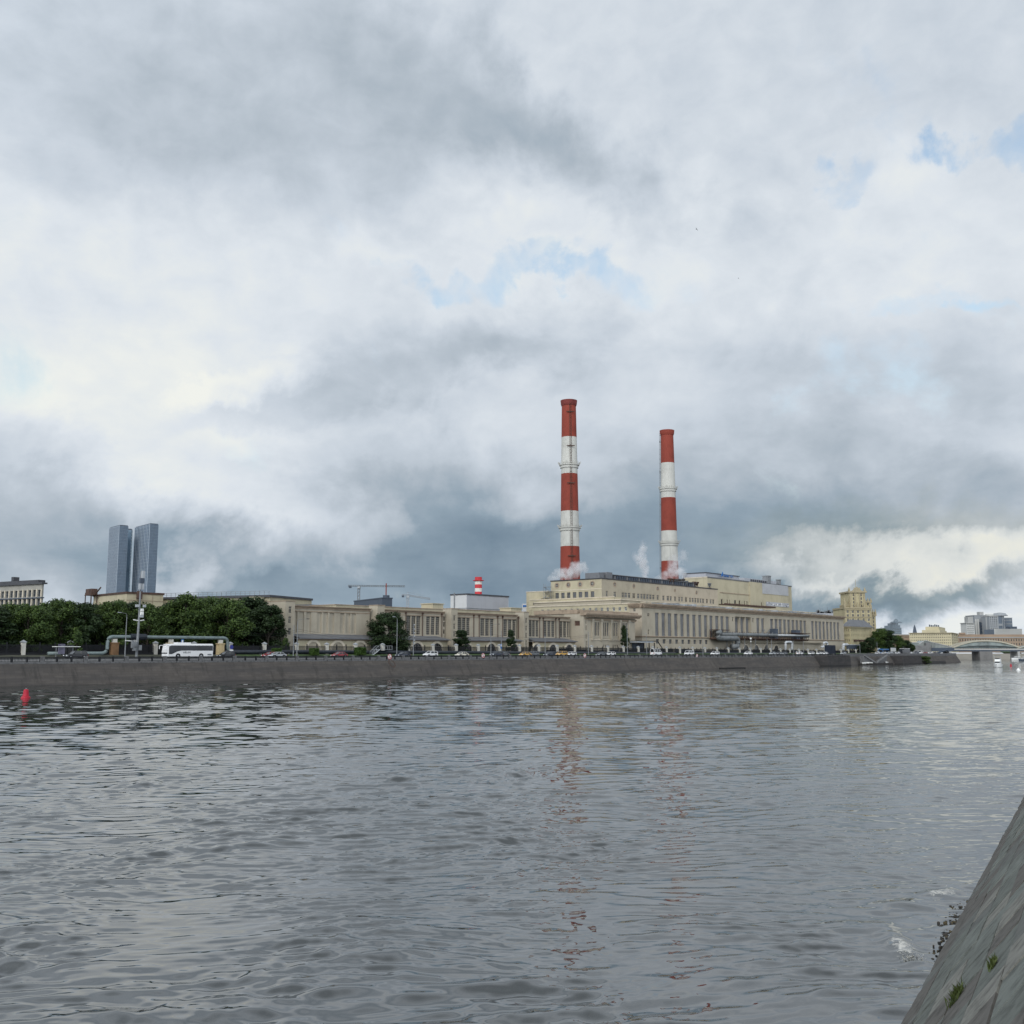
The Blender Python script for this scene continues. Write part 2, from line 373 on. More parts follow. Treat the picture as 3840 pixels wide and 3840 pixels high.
    # wavelets finer than the mesh: random slopes, long along the crests, growing where the mesh no longer carries them
    def slopes(scx, scy, det=3.0, rot=-9):
        mp = T.node('ShaderNodeMapping', {'Vector': pos, 'Rotation': (0, 0, R(rot)), 'Scale': (scx, scy, 1)}).outputs[0]
        n = T.node('ShaderNodeTexNoise', {'Vector': mp, 'Scale': 1.0, 'Detail': det, 'Roughness': .6})
        return T.node('ShaderNodeVectorMath', {0: n.outputs['Color'], 1: (.5, .5, .5)}, operation='SUBTRACT').outputs[0]
    s1 = slopes(.7, 3.4); s2 = slopes(.10, .55, 2.0, -14); s3 = slopes(1.6, 4.0, 3.0, 10)
    k1 = T.maprange(dist, 30, 450, .015, .34)
    zone = T.node('ShaderNodeTexNoise', {'Vector': T.node('ShaderNodeMapping', {'Vector': pos, 'Scale': (.010, .028, 1)}).outputs[0], 'Scale': 1.0, 'Detail': 3.0})
    k1 = T.math('MULTIPLY', k1, T.maprange(zone.outputs['Fac'], .36, .66, .62, 1.25))
    k2 = T.maprange(dist, 80, 350, 0, .10)
    k3 = T.maprange(dist, 15, 90, .018, .05)
    vs = lambda v, k: T.node('ShaderNodeVectorMath', {0: v, 'Scale': k}, operation='SCALE').outputs[0]
    tot = T.node('ShaderNodeVectorMath', {0: vs(s1, k1), 1: vs(s2, k2)}, operation='ADD').outputs[0]
    tot = T.node('ShaderNodeVectorMath', {0: tot, 1: vs(s3, k3)}, operation='ADD').outputs[0]
    tot = T.node('ShaderNodeVectorMath', {0: tot, 1: (.42, 1.0, 0)}, operation='MULTIPLY').outputs[0]
    nn = T.node('ShaderNodeVectorMath', {0: geo.outputs['Normal'], 1: tot}, operation='ADD').outputs[0]
    nn = T.node('ShaderNodeVectorMath', {0: nn}, operation='NORMALIZE').outputs[0]
    T.l.new(nn, p.inputs['Normal'])
    fa = T.node('ShaderNodeAttribute', attribute_name='froth').outputs['Fac']
    fn = T.node('ShaderNodeTexNoise', {'Vector': T.node('ShaderNodeMapping', {'Vector': pos, 'Scale': (1, .8, 1)}).outputs[0], 'Scale': 7.0, 'Detail': 7.0, 'Roughness': .68, 'Distortion': .8}).outputs['Fac']
    fm = T.maprange(T.math('ADD', fn, T.math('MULTIPLY', fa, .52)), .86, 1.12, 0, .85)
    fd = T.node('ShaderNodeBsdfDiffuse', {0: (.62, .61, .57, 1)}).outputs[0]
    ms = T.node('ShaderNodeMixShader', {0: fm, 1: p.outputs[0], 2: fd}).outputs[0]
    T.l.new(ms, T.n['Material Output'].inputs['Surface'])
    me.materials.append(m)
    o = bpy.data.objects.new('river_water', me); COL.objects.link(o); tag(o, kind='structure')
build_water()

# ---------------------------------------------------------------- far bank: ground sheets and masonry
S0, S1 = -330.0, 672.0
WT = 4.5
def sheet(name, poly, z, m, fn=None):
    b = MB(); k = [b.P(*( (p.x, p.y, zz) if isinstance(p, Vector) else (*p, zz))) for p, zz in zip(poly, z if isinstance(z, list) else [z] * len(poly))]
    b.q.append(k); b.m.append(0); return tag(b.build(name, m), kind='structure')
def strip(name, prof, m, s0=S0, s1=S1):       # prof: (d, z) points, swept along the bank
    b = MB(B)
    for (d0, z0), (d1, z1) in zip(prof, prof[1:]):
        b.face([(s0, d0, z0), (s1, d0, z0), (s1, d1, z1), (s0, d1, z1)])
    return tag(b.build(name, m), kind='structure')
strip('riverside_pavement', [(203.9, WT + .03), (208.6, 4.95), (209, 5.25), (209.12, 5.25), (209.12, 5.1)], M['paving'])
strip('road', [(209.12, 5.1), (221.0, 5.1)], M['asphalt'])
for dd in (215.0,):
    b = MB(B)
    for k in range(int((S1 - S0) / 9)):
        b.face([(S0 + k * 9, dd - .07, 5.104), (S0 + k * 9 + 3, dd - .07, 5.104), (S0 + k * 9 + 3, dd + .07, 5.104), (S0 + k * 9, dd + .07, 5.104)])
    tag(b.build('road_markings', M['white']), kind='structure')
strip('road_kerb', [(221.0, 5.1), (221.0, 5.24), (221.25, 5.24)], M['granite'])
strip('lawn', [(221.25, 5.24), (226.4, 5.85), (229.0, 5.9)], M['grass'], 158.0, S1)
strip('painted_shade_verge', [(221.25, 5.24), (226.4, 5.85), (229.0, 5.9)], M['soil'], S0, 158.0)  # dark soil in place of lawn, painting the shade under the trees
def gp(s, d): return B(s, d, 0)
TIP = gp(S1, 203.5)
sheet('ground', [gp(-900, 229), gp(S1 - 6, 229), gp(S1 - 4, 240), Vector((392, 938, 0)), Vector((1500, 985, 0)), Vector((3300, 3400, 0)), Vector((-3400, 3400, 0)), Vector((-3000, -200, 0))], 5.9, M['soil'])
sheet('ground_verge', [gp(S1, 203.9), gp(S1, 229), Vector((392, 938, 0)), Vector((388, 936, 0))], 4.6, M['paving'])
def masonry(name, s0, s1, d0, d1, z0, z1, label, cat, m='bankwall', cope=True, ends=True):
    """sloping river wall from the foot (d0, z0) to the top (d1, z1), with a coping course"""
    b = MB(B); n = max(1, int((s1 - s0) / 40)); L = math.hypot(d1 - d0, z1 - z0)
    for i in range(n):
        a, c = s0 + (s1 - s0) * i / n, s0 + (s1 - s0) * (i + 1) / n
        k = b.face([(a, d0, z0), (c, d0, z0), (c, d1, z1), (a, d1, z1)]); b.uv[k] = [(a, z0), (c, z0), (c, z0 + L), (a, z0 + L)]
    if ends:
        for a in (s0, s1):
            k = b.face([(a, d0, z0), (a, d1, z1), (a, d1 + 6, z1), (a, d1 + 6, z0)]); b.uv[k] = [(d0, z0), (d1, z1), (d1 + 6, z1), (d1 + 6, z0)]
    root = b.build(name, M[m]); tag(root, label, cat)
    if cope:
        c = MB(B); c.box(s0, s1, d1 - .18, d1 + .42, z1 - .28, z1 + .05); c.build('coping', M['granite'], root)
    return root
masonry('embankment_wall', S0, S1, 200.0, 203.5, -1.2, WT, 'long sloping grey masonry river wall below the road and railing', 'embankment wall')
def abutment(u0, u1, dfront, label, name='landing_abutment', top=WT, batter=.5, m='bankdark'):
    s0 = hd(u0, 2500, 200)[0]; s1 = hd(u1, 2500, 200)[0]
    b = MB(B)
    def q(pts, w):
        k = b.face(pts); b.uv[k] = w
    q([(s0, dfront, -1), (s1, dfront, -1), (s1, dfront + batter, top), (s0, dfront + batter, top)], [(s0, -1), (s1, -1), (s1, top), (s0, top)])
    for a in (s0, s1): q([(a, dfront, -1), (a, dfront + batter, top), (a, 204, top), (a, 204, -1)], [(dfront, -1), (dfront, top), (204, top), (204, -1)])
    q([(s0, dfront + batter, top), (s1, dfront + batter, top), (s1, 204, top), (s0, 204, top)], [(s0, 0), (s1, 0), (s1, 3), (s0, 3)])
    o = b.build(name, M[m]); tag(o, label, 'abutment'); return o, s0, s1
abutment(3082, 3168, 196.6, 'vertical masonry block coloured dark for shade, projecting from the river wall under the hall end', top=4.9)  # dark masonry puts the shading of its faces into the colour
abutment(3362, 3436, 196.5, 'dark masonry buttress beside the river stairs before the green bush')
abutment(3470, 3540, 198.4, 'low stone quay block near the end of the river wall', top=1.3)
# stairs to the water cut in the wall
def river_stairs(u0, u1, label):
    s0 = hd(u0, 2495, 200)[0]; s1 = hd(u1, 2495, 200)[0]; mid = (s0 + s1) / 2
    root = thing('river_stairs', B(mid, 198, 0), label, 'stairs')
    b = MB(B); b.box(s0, s1, 195.5, 203.4, -1, .85); b.build('landing', M['bankwall'], root)
    for sg, a in ((1, s0), (-1, s1)):
        f = MB(B)
        for k in range(18):
            x = a + sg * (1.2 + (mid - s0 - 2.5) * k / 18); z = 4.4 - 3.55 * k / 18
            f.box(x, x + sg * (mid - s0 - 2.5) / 18, 198.3, 200.4, .85, z)
        f.build('flight', M['granite'], root)
        p = MB(B); p.prism([(0, 0)], 0, 0) if False else None
        x0, x1 = a + sg * 1.2, a + sg * (mid - s0 - 1.3)
        p.loft([[(x0, 197.9, 4.5), (x0, 198.3, 4.5), (x0, 198.3, 5.2), (x0, 197.9, 5.2)], [(x1, 197.9, .85), (x1, 198.3, .85), (x1, 198.3, 1.6), (x1, 197.9, 1.6)]])
        p.build('parapet', M['paving'], root)
    return s0, s1
rs0, rs1 = river_stairs(3225, 3318, 'stone stairs of two flights down to a river landing, pale sloping parapets')
# outfall in the wall
so_, _ = hd(2735, 2500, 200)
b = MB(B); b.box(so_ - 7, so_ + 9, 197.5, 203, -1, .35); o = b.build('outfall_apron', M['bankdark']); tag(o, 'low dark stone apron at the foot of the wall below the tall pipes', 'outfall')
# the tip of the bank, its return wall, and the wall of the next reach beyond the bend
b = MB(); k = b.face([(B(S1, 200, 0).x, B(S1, 200, 0).y, -1.2), (392 + 4, 936, -1.2), (392, 938, WT), (TIP.x, TIP.y, WT)]); b.uv[k] = [(0, 0), (330, 0), (330, 5), (0, 5)]
tag(b.build('return_wall', M['bankwall']), 'masonry wall turning away behind the end of the long river wall', 'embankment wall')
b = MB()
p0, p1 = Vector((385, 930, 0)), Vector((1100, 962, 0))
k = b.face([(p0.x, p0.y, -1), (p1.x, p1.y, -1), (p1.x, p1.y + 6, 5.0), (p0.x, p0.y + 6, 5.0)]); b.uv[k] = [(0, -1), (715, -1), (715, 6), (0, 6)]
far_wall = b.build('distant_embankment_wall', mat('pale_embankment', (.25, .235, .205), .9, .12, .05)); tag(far_wall, 'pale sloping embankment wall beyond the bend below the arched bridge', 'embankment wall')
sheet('distant_quay', [Vector((385, 936, 0)), Vector((1100, 968, 0)), Vector((1100, 1000, 0)), Vector((385, 990, 0))], 5.95, M['asphalt'])

# ---------------------------------------------------------------- near bank: slope of stone slabs at the photographer's feet
NE = Vector((.496, .868, 0)).normalized(); NN = Vector((NE.y, -NE.x, 0))
d_near = hz(3380, 3840, 0).dot(NN)
def NB(t, w, hgt):      # t along the near bank, w up the slope, hgt off its face
    run, rise = 3.7, 4.6; L = math.hypot(run, rise)
    p = NE * t + NN * (d_near + w * run / L) + Vector((0, 0, w * rise / L))
    nrm = (-NN * rise / L + Vector((0, 0, run / L)))
    return p + nrm * hgt
def slabmat(name, col, v=.15):
    return mat(name, col, .9, v * 1.7, 3.6, bump=.5, bsc=26, streak=.2)
stones = [slabmat('slab_grey_green', (.126, .136, .122)), slabmat('slab_grey', (.120, .124, .115)), slabmat('slab_brown_grey', (.112, .106, .096)),
          slabmat('slab_pale', (.185, .183, .163)), slabmat('slab_light_green', (.145, .157, .142)), slabmat('joint_mortar', (.055, .052, .046))]
b = MB(NB)
b.face([(-6, -1.5, -.03), (75, -1.5, -.03), (75, 5.9, -.03), (-6, 5.9, -.03)], 5)
rs = random.Random(5)
w = -.75; row = 0
while w < 5.8:
    hh = .74; t = -6 + (row % 2) * .5
    while t < 74:
        ln = rs.uniform(1.15, 1.55)
        k = rs.random()
        if w < .2: mi = 2 if k < .75 else 1
        else: mi = 0 if k < .34 else 4 if k < .50 else 1 if k < .66 else 2 if k < .84 else 3
        g = .012; z = rs.uniform(-.008, .012); z2 = z + rs.uniform(-.008, .008)
        b.loft([[(t + g, w + g, -.04), (t + ln - g, w + g, -.04), (t + ln - g, w + hh - g, -.04), (t + g, w + hh - g, -.04)],
                [(t + g, w + g, z), (t + ln - g, w + g, z2), (t + ln - g, w + hh - g, z2), (t + g, w + hh - g, z)]], mi)
        t += ln
    w += hh; row += 1
near_wall = b.build('near_embankment_slope', stones)
tag(near_wall, 'steep slope of grey green and pale stone slabs rising from the water', 'embankment slope')
b = MB(NB); 
b.face([(-6, 5.9, 0), (75, 5.9, 0), (75, 6.1, -5), (-6, 6.1, -5)])
nk = b.build('coping', M['granite'], near_wall)
# near ground behind the slope, and the bank further on where it curves out of sight
c0, c1 = NB(-6, 5.9, 0), NB(75, 5.9, 0); 
sheet('near_pavement', [Vector((c0.x, c0.y, 0)), Vector((c1.x, c1.y, 0)), Vector((200, 190, 0)), Vector((420, 440, 0)), Vector((1100, 800, 0)), Vector((1500, -100, 0)), Vector((300, -200, 0))], c0.z - .02, M['paving'])
b = MB(); L = [NB(75, 0, 0) + Vector((4, 2, 0)), Vector((126, 118, 0)), Vector((200, 196, 0)), Vector((420, 446, 0)), Vector((1100, 806, 0))]
for p, q in zip(L, L[1:]):
    k = b.face([(p.x - 3, p.y, -1), (q.x - 3, q.y, -1), (q.x, q.y - 2, c0.z), (p.x, p.y - 2, c0.z)]); b.uv[k] = [(0, -1), ((q - p).length, -1), ((q - p).length, 5), (0, 5)]
tag(b.build('near_embankment_wall', M['bankwall']), 'sloping masonry wall carrying the near bank on round the bend', 'embankment wall')
# debris, stones and weed at the foot of the slope
b = MB(); rs = random.Random(9)
for i in range(240):
    u = rs.gauss(3570, 34); vv = 3470 - (u - 3570) * 1.35 + rs.gauss(0, 42)
    p = hz(u, vv, .02); s_ = rs.uniform(.012, .042) * (1 if rs.random() < .95 else 2.0); a = rs.uniform(0, pi)
    ring = lambda k, z: [(p.x + s_ * k * cos(a + j * pi / 3) * rs.uniform(.7, 1.2), p.y + s_ * k * sin(a + j * pi / 3) * rs.uniform(.7, 1.2), z) for j in range(6)]
    b.loft([ring(1, -.05), ring(.95, s_ * .35), ring(.4, s_ * .7)], rs.choice([0, 0, 1, 2]))
tag(b.build('shore_rubble', [mat('wet_brown_stone', (.040, .034, .027), .5, .3, 4), mat('dark_wet_stone', (.02, .02, .02), .4, .3, 4), mat('straw_litter', (.085, .07, .04), .9, .2, 4)]), kind='stuff')
for i, (u, v, w, h_) in enumerate(((3590, 3745, .30, .17), (3722, 3622, .14, .13))):
    r = ray(u, v); best = None
    for t in np.arange(-5, 40, .05):       # find where the sight line meets the slope
        for ww in np.arange(0.2, 5.8, .1):
            q = NB(t, ww, 0) - Vector((0, 0, EYE)); k = q.dot(r) / r.dot(r); e = (q - r * k).length
            if best is None or e < best[0]: best = (e, t, ww)
    p = NB(best[1], best[2], 0.0); b = MB()
    for j in range(150):
        q = p + NE * rs.gauss(0, w * .45) + (NB(0, .1, 0) - NB(0, 0, 0)) * rs.gauss(0, w * 2.2)
        hgt = h_ * rs.uniform(.35, 1); a = rs.uniform(0, 2 * pi); d = Vector((cos(a), sin(a), 0)) * hgt * rs.uniform(.2, .7)
        sdv = Vector((-sin(a), cos(a), 0)) * .008
        b.face([tuple(q - sdv), tuple(q + sdv), tuple(q + d * .5 + sdv + Vector((0, 0, hgt * .7))), tuple(q + d + Vector((0, 0, hgt)))])
    o = b.build('grass_tuft', leafmat('tuft_blades', (.035, .05, .012), (.085, .11, .03), 3)); o['group'] = 'grass tufts in the slab joints'
    tag(o, ('broad grass tuft growing low in the stone slope', 'small green weed growing higher in the stone slope')[i], 'weed')
# foam of the two small breakers
b = MB()
def foam(u0, v0, u1, v1, width, n, lift=.05):
    for i in range(n):
        t = rs.random(); u = u0 + (u1 - u0) * t; v = v0 + (v1 - v0) * t + 18 * sin(t * 5)
        k = abs(rs.gauss(0, 1)); p = hz(u + rs.gauss(0, width), v + rs.gauss(0, width * .45), 0); p.z = .015 + lift * rs.uniform(0, 1.3) * math.exp(-k)
        s_ = rs.uniform(.003, .014); nrm = Vector((rs.gauss(0, 1), rs.gauss(0, 1), rs.gauss(0, 1) + .8)).normalized(); x = nrm.cross(Vector((rs.random(), rs.random(), .3))).normalized(); y = nrm.cross(x)
        b.face([tuple(p + x * s_ * 1.6), tuple(p + y * s_), tuple(p - x * s_ * 1.6), tuple(p - y * s_)])
foam(3378, 3550, 3452, 3630, 12, 900, .08)
foam(3480, 3376, 3560, 3352, 7, 260, .04); pass
m = mat('river_foam', (.40, .40, .37), .6, .2, 6)
tag(b.build('river_foam', m), kind='stuff')
# ---------------------------------------------------------------- building helpers
def Pf(d): return lambda a, z, t: (a, d + t, z)          # wall facing the river: a along the bank, t inwards
def Pe(s): return lambda a, z, t: (s + t, a, z)          # end wall facing back along the bank: a = depth
def wall(b, P, a0, a1, z0, z1, ops=(), dep=.35, m=0, mr=0):
    A = sorted({a0, a1, *[o[0] for o in ops], *[o[1] for o in ops]}); Zs = sorted({z0, z1, *[o[2] for o in ops], *[o[3] for o in ops]})
    for i in range(len(A) - 1):
        for j in range(len(Zs) - 1):
            am, zm = (A[i] + A[i + 1]) / 2, (Zs[j] + Zs[j + 1]) / 2
            if any(o[0] < am < o[1] and o[2] < zm < o[3] for o in ops): continue
            b.face([P(A[i], Zs[j], 0), P(A[i + 1], Zs[j], 0), P(A[i + 1], Zs[j + 1], 0), P(A[i], Zs[j + 1], 0)], m)
    for (x0, x1, y0, y1) in ops:
        for q in (((x0, y0), (x0, y1)), ((x1, y0), (x1, y1)), ((x0, y0), (x1, y0)), ((x0, y1), (x1, y1))):
            b.face([P(*q[0], 0), P(*q[1], 0), P(*q[1], dep), P(*q[0], dep)], mr)
def pbox(b, P, a0, a1, z0, z1, t0, t1, m=0):
    p, q = P(a0, z0, t0), P(a1, z1, t1); b.box(p[0], q[0], p[1], q[1], p[2], q[2], m)
def window(root, P, o, nx, nz, bar=.09, pane='pane', mun='muntin', dep=.35, fr=B, two=True, thick=None, name='window'):
    a0, a1, z0, z1 = o; b = MB(fr)
    pb = MB(fr)
    pb.face([P(a0, z0, dep - .02), P(a1, z0, dep - .02), P(a1, z1, dep - .02), P(a0, z1, dep - .02)])
    e = .004
    for i in range(nx + 1):
        x = a0 + (a1 - a0) * i / nx; w = (thick or bar * 1.5) if i in (0, nx) else bar
        pbox(b, P, max(a0 + e, x - w / 2), min(a1 - e, x + w / 2), z0 + e, z1 - e, dep - .12, dep - .024)
    for j in range(nz + 1):
        z = z0 + (z1 - z0) * j / nz; w = (thick or bar * 1.5) if j in (0, nz) else bar
        pbox(b, P, a0 + e, a1 - e, max(z0 + e, z - w / 2), min(z1 - e, z + w / 2), dep - .115, dep - .026)
    o = b.build(name, M[mun], root); pb.build('pane', M[pane], o); return o
def simplewin(root, P, o, dep=.3, pane='paned', mun='muntin', fr=B, cross=True, name='window'):
    a0, a1, z0, z1 = o; b = MB(fr)
    b.face([P(a0, z0, dep - .02), P(a1, z0, dep - .02), P(a1, z1, dep - .02), P(a0, z1, dep - .02)], 0)
    w = min(.14, (a1 - a0) * .09); am = (a0 + a1) / 2; zm = z0 + (z1 - z0) * .66; e = .004
    for x in ((a0 + w / 2 + e), (a1 - w / 2 - e)) + ((am,) if cross else ()): pbox(b, P, x - w / 2, x + w / 2, z0 + e, z1 - e, dep - .1, dep - .024, 1)
    for z in ((z0 + w / 2 + e), (z1 - w / 2 - e)) + ((zm,) if cross else ()): pbox(b, P, a0 + e, a1 - e, z - w / 2, z + w / 2, dep - .095, dep - .026, 1)
    return b.build(name, [M[pane], M[mun]], root)
def roundwin(root, P, a, z, r, fr=B):
    b = MB(fr); n = 18
    for k in range(n):
        t0, t1 = 2 * pi * k / n, 2 * pi * (k + 1) / n
        f = lambda t, rr, q: P(a + rr * cos(t), z + rr * sin(t), q)
        b.face([f(t0, r * 1.3, -.10), f(t1, r * 1.3, -.10), f(t1, r * .78, -.10), f(t0, r * .78, -.10)], 1)
        b.face([f(t0, r * 1.3, -.10), f(t1, r * 1.3, -.10), f(t1, r * 1.3, .0), f(t0, r * 1.3, .0)], 1)
        b.face([f(t0, r * .78, -.10), f(t1, r * .78, -.10), f(t1, r * .78, -.01), f(t0, r * .78, -.01)], 1)
    b.face([P(a + r * .78 * cos(2 * pi * k / n), z + r * .78 * sin(2 * pi * k / n), -.012) for k in range(n)], 0)
    pbox(b, P, a - .07, a + .07, z - r * .76, z + r * .76, -.06, -.014, 2); pbox(b, P, a - r * .76, a + r * .76, z - .07, z + .07, -.058, -.015, 2)
    return b.build('round_window', [M['paned'], M['cornice'], M['muntin']], root)
def arch(root, P, a, r, zs, z0, ring=.8, fr=B, pane='paned', mun='muntind', bars=True):
    b = MB(fr); n = 14
    f = lambda t, rr, q: P(a + rr * cos(t), zs + rr * sin(t), q)
    for k in range(n):
        t0, t1 = pi * k / n, pi * (k + 1) / n
        b.face([f(t0, r + ring, -.22), f(t1, r + ring, -.22), f(t1, r, -.22), f(t0, r, -.22)], 1)
        b.face([f(t0, r + ring, -.22), f(t1, r + ring, -.22), f(t1, r + ring, 0), f(t0, r + ring, 0)], 1)
        b.face([f(t0, r, -.22), f(t1, r, -.22), f(t1, r, -.01), f(t0, r, -.01)], 1)
    for s_ in (-1, 1): pbox(b, P, a + s_ * r, a + s_ * (r + ring), z0, zs, -.215, .0, 1)
    o = b.build('arch_surround', [M['cream3'], M['trim']], root)
    w = MB(fr); w.face([P(a - r, z0, -.012)] + [f(pi * k / n, r, -.012) for k in range(n, -1, -1)][0:0] + [P(a + r, z0, -.012)] + [f(pi * k / n, r, -.012) for k in range(n + 1)], 0)
    if bars:
        for i in range(1, 6):
            x = a - r + 2 * r * i / 6; zt = zs + math.sqrt(max(.01, r * r - (x - a) ** 2)); pbox(w, P, x - .05, x + .05, z0, zt - .05, -.06, -.014, 1)
        z = z0 + .8
        while z < zs + r - .3:
            hw = r if z < zs else math.sqrt(max(.01, r * r - (z - zs) ** 2)); pbox(w, P, a - hw, a + hw, z - .05, z + .05, -.058, -.015, 1); z += .8
    w.build('window', [M[pane], M[mun]], root)
def bandP(root, P, a0, a1, prof, m, name='cornice', fr=B):     # moulding: prof = [(z, projection)]
    b = MB(fr); b.loft([[P(a, z, -t) for z, t in prof] for a in (a0, a1)]); return b.build(name, M[m], root)
G0 = 5.9
def hs_(k, x, y, d): return hd(*uv(k, x, y), d)[0]

# ---------------------------------------------------------------- turbine hall: long range with tall windows
D = 240.0; hs0, hs1 = 371.0, 586.8
hall = thing('turbine_hall', B(hs0, D, G0), 'long cream industrial hall with a row of tall grey windows above the arcaded base', 'industrial hall')
tall = []
for k, x0, x1 in [(6, 403, 452), (6, 487, 535), (6, 567, 616), (6, 650, 696), (6, 729, 776), (6, 809, 853), (6, 885, 930), (6, 962, 1004), (6, 1035, 1080), (6, 1107, 1150), (6, 1181, 1226), (6, 1250, 1291), (6, 1317, 1361),
                  (6, 1713, 1753), (6, 1775, 1813), (7, 445, 484), (7, 502, 541), (7, 555, 596), (7, 613, 651), (7, 667, 703), (7, 722, 756), (7, 773, 809), (7, 825, 859), (7, 876, 909),
                  (7, 975, 1007), (7, 1023, 1056), (7, 1070, 1106), (7, 1120, 1151), (7, 1167, 1198), (7, 1214, 1245), (7, 1260, 1291), (7, 1306, 1336)]:
    tall.append((hs_(k, x0, 850, D), hs_(k, x1, 850, D), 13.4, 23.4))
low = [(hs_(6, x0, 1125, D), hs_(6, x1, 1125, D), 10.1, 12.0) for x0, x1 in ((415, 455), (500, 540), (583, 621), (665, 703), (745, 781), (824, 859), (900, 935), (975, 1010), (1050, 1084))]
small = [(hs_(6, 303, 790, D), hs_(6, 328, 790, D), 21.6, 23.0), (hs_(6, 308, 1010, D), hs_(6, 326, 1010, D), 13.9, 16.0), (hs_(6, 1398, 840, D), hs_(6, 1416, 840, D), 21.2, 23.3), (hs_(6, 1660, 850, D), hs_(6, 1678, 850, D), 21.2, 23.3)]
bx0, bx1 = hs_(6, 1437, 900, D), hs_(6, 1645, 900, D)
b = MB(B); P = Pf(D)
wall(b, P, hs0, hs1, G0, 25.4, tall + low + small + [(bx0, bx1, 13.4, 23.6)], .55, 0, 2)
Pend = Pe(hs0)
ew = [(243.2, 244.3, 23.7, 25.1), (243.3, 244.4, 19.2, 20.6)]
wall(b, Pend, D, 246.2, G0, 25.6, ew, .3, 1, 1)
b.face([(hs1, D, G0), (hs1, 300, G0), (hs1, 300, 25.4), (hs1, D, 25.4)], 0)
b.face([(hs0 + .1, D + .1, 25.38), (hs1, D + .1, 25.38), (hs1, 300, 25.38), (hs0 + .1, 300, 25.38)], 3)
b.build('wall', [M['cream'], M['pink'], M['cream3'], M['greyroof']], hall)
for o in tall: window(hall, P, o, 2, 12, .07, 'paneg', 'muntind', .55)
for o in low: window(hall, P, o, 3, 3, .07, 'pane', 'muntind', .5)
for o in small: simplewin(hall, P, o, .4)
for o in ew: simplewin(hall, Pend, o, .3)
bw = (bx1 - bx0) / 3
rb = MB(B); pbox(rb, P, bx0, bx1, 13.4, 23.6, 1.4, 1.6); [pbox(rb, P, q_, q_ + .25, 13.3, 23.7, .56, 1.62) for q_ in (bx0 - .25, bx1)]; pbox(rb, P, bx0, bx1, 23.6, 23.8, .56, 1.6); rb.build('recess_wall', M['cream3'], hall)
for i in range(3): window(hall, P, (bx0 + bw * i + .75, bx0 + bw * (i + 1) - .75, 13.5, 23.0), 2, 10, .08, 'paneg', 'muntind', 1.35)
for i in (1, 2):
    q = MB(B); pbox(q, P, bx0 + bw * i - .4, bx0 + bw * i + .4, 13.4, 23.6, .2, 1.4); q.build('pilaster', M['cream'], hall)
CP = [(25.2, -.1), (25.2, .30), (25.9, .42), (26.0, .95), (26.5, 1.05), (26.55, 1.35), (27.1, 1.42), (27.1, -.1)]
bandP(hall, P, hs0 - 1.3, hs1 + .4, CP, 'cornice'); bandP(hall, Pend, D - 1.3, 246.4, [(z + .02, t - .01) for z, t in CP], 'cornice')
dn = MB(B)
for k in range(9): pbox(dn, P, hs0 - .9 + k * .75, hs0 - .5 + k * .75, 25.5, 25.95, -.95, -.4)
for k in range(7): pbox(dn, Pend, D - .8 + k * .95, D - .4 + k * .95, 25.5, 25.95, -.95, -.4)
dn.build('dentils', M['cornice'], hall)
bandP(hall, P, hs0 - .3, hs1, [(12.75, -.1), (12.75, .22), (13.05, .42), (13.25, .42), (13.3, -.1)], 'cornice', 'string_course')
bandP(hall, Pend, D - .3, 246.2, [(12.75, -.1), (12.75, .2), (13.05, .4), (13.24, .4), (13.29, -.1)], 'cornice', 'string_course')
sB = hs_(6, 1490, 1090, D)
bandP(hall, P, sB, hs_(7, 1095, 1040, D), [(11.0, -.1), (11.0, 1.0), (11.5, 1.3), (11.7, 1.3), (11.8, -.1)], 'cream3', 'ledge')
for k, x in ((6, 1575), (6, 1710), (6, 1840), (7, 520)): arch(hall, P, hs_(k, x, 1190, D), 2.7, 7.2, G0, .55)
arch(hall, P, hs_(7, 390, 1140, D) , 2.7, 7.2, G0, .55)
for k, x0, x1 in ((7, 792, 806), (7, 900, 914), (7, 1005, 1019)):
    q = MB(B); pbox(q, P, hs_(k, x0, 1120, D), hs_(k, x1, 1120, D), 7.2, 9.6, -.02, .1); q.build('door', M['cream3'], hall)
# upper set-back storey over the hall
up = MB(B); up.box(372.5, hs_(7, 1015, 690, 252), 251.5, 300, 24.5, 29.0, 0)
up.box(372, hs_(7, 1018, 690, 252), 251.2, 300, 28.98, 29.35, 1); up.box(376, 552, 246.5, 251.45, 25.4, 27.7, 0)
up.build('attic_storey', [M['cream3'], M['trim']], hall)
rj = random.Random(3); q = MB(B)
for i in range(46):
    s_ = 384 + i * 4.2 + rj.uniform(-1.4, 1.4); q.box(s_, s_ + rj.uniform(.4, 2.2), 245 + rj.uniform(0, 2), 248.5, 25.4, 27.6 + rj.uniform(.2, 1.4), rj.choice([0, 0, 1, 2]))
for i in range(7): q.tube([B(386 + i * 28, 244.5, 27.9 + .05 * (i % 3)), B(386 + i * 28 + 26, 244.5, 27.9)], .16, 6, 1)
q.build('roof_equipment', [M['cream3'], M['steell'], M['steel']], hall)

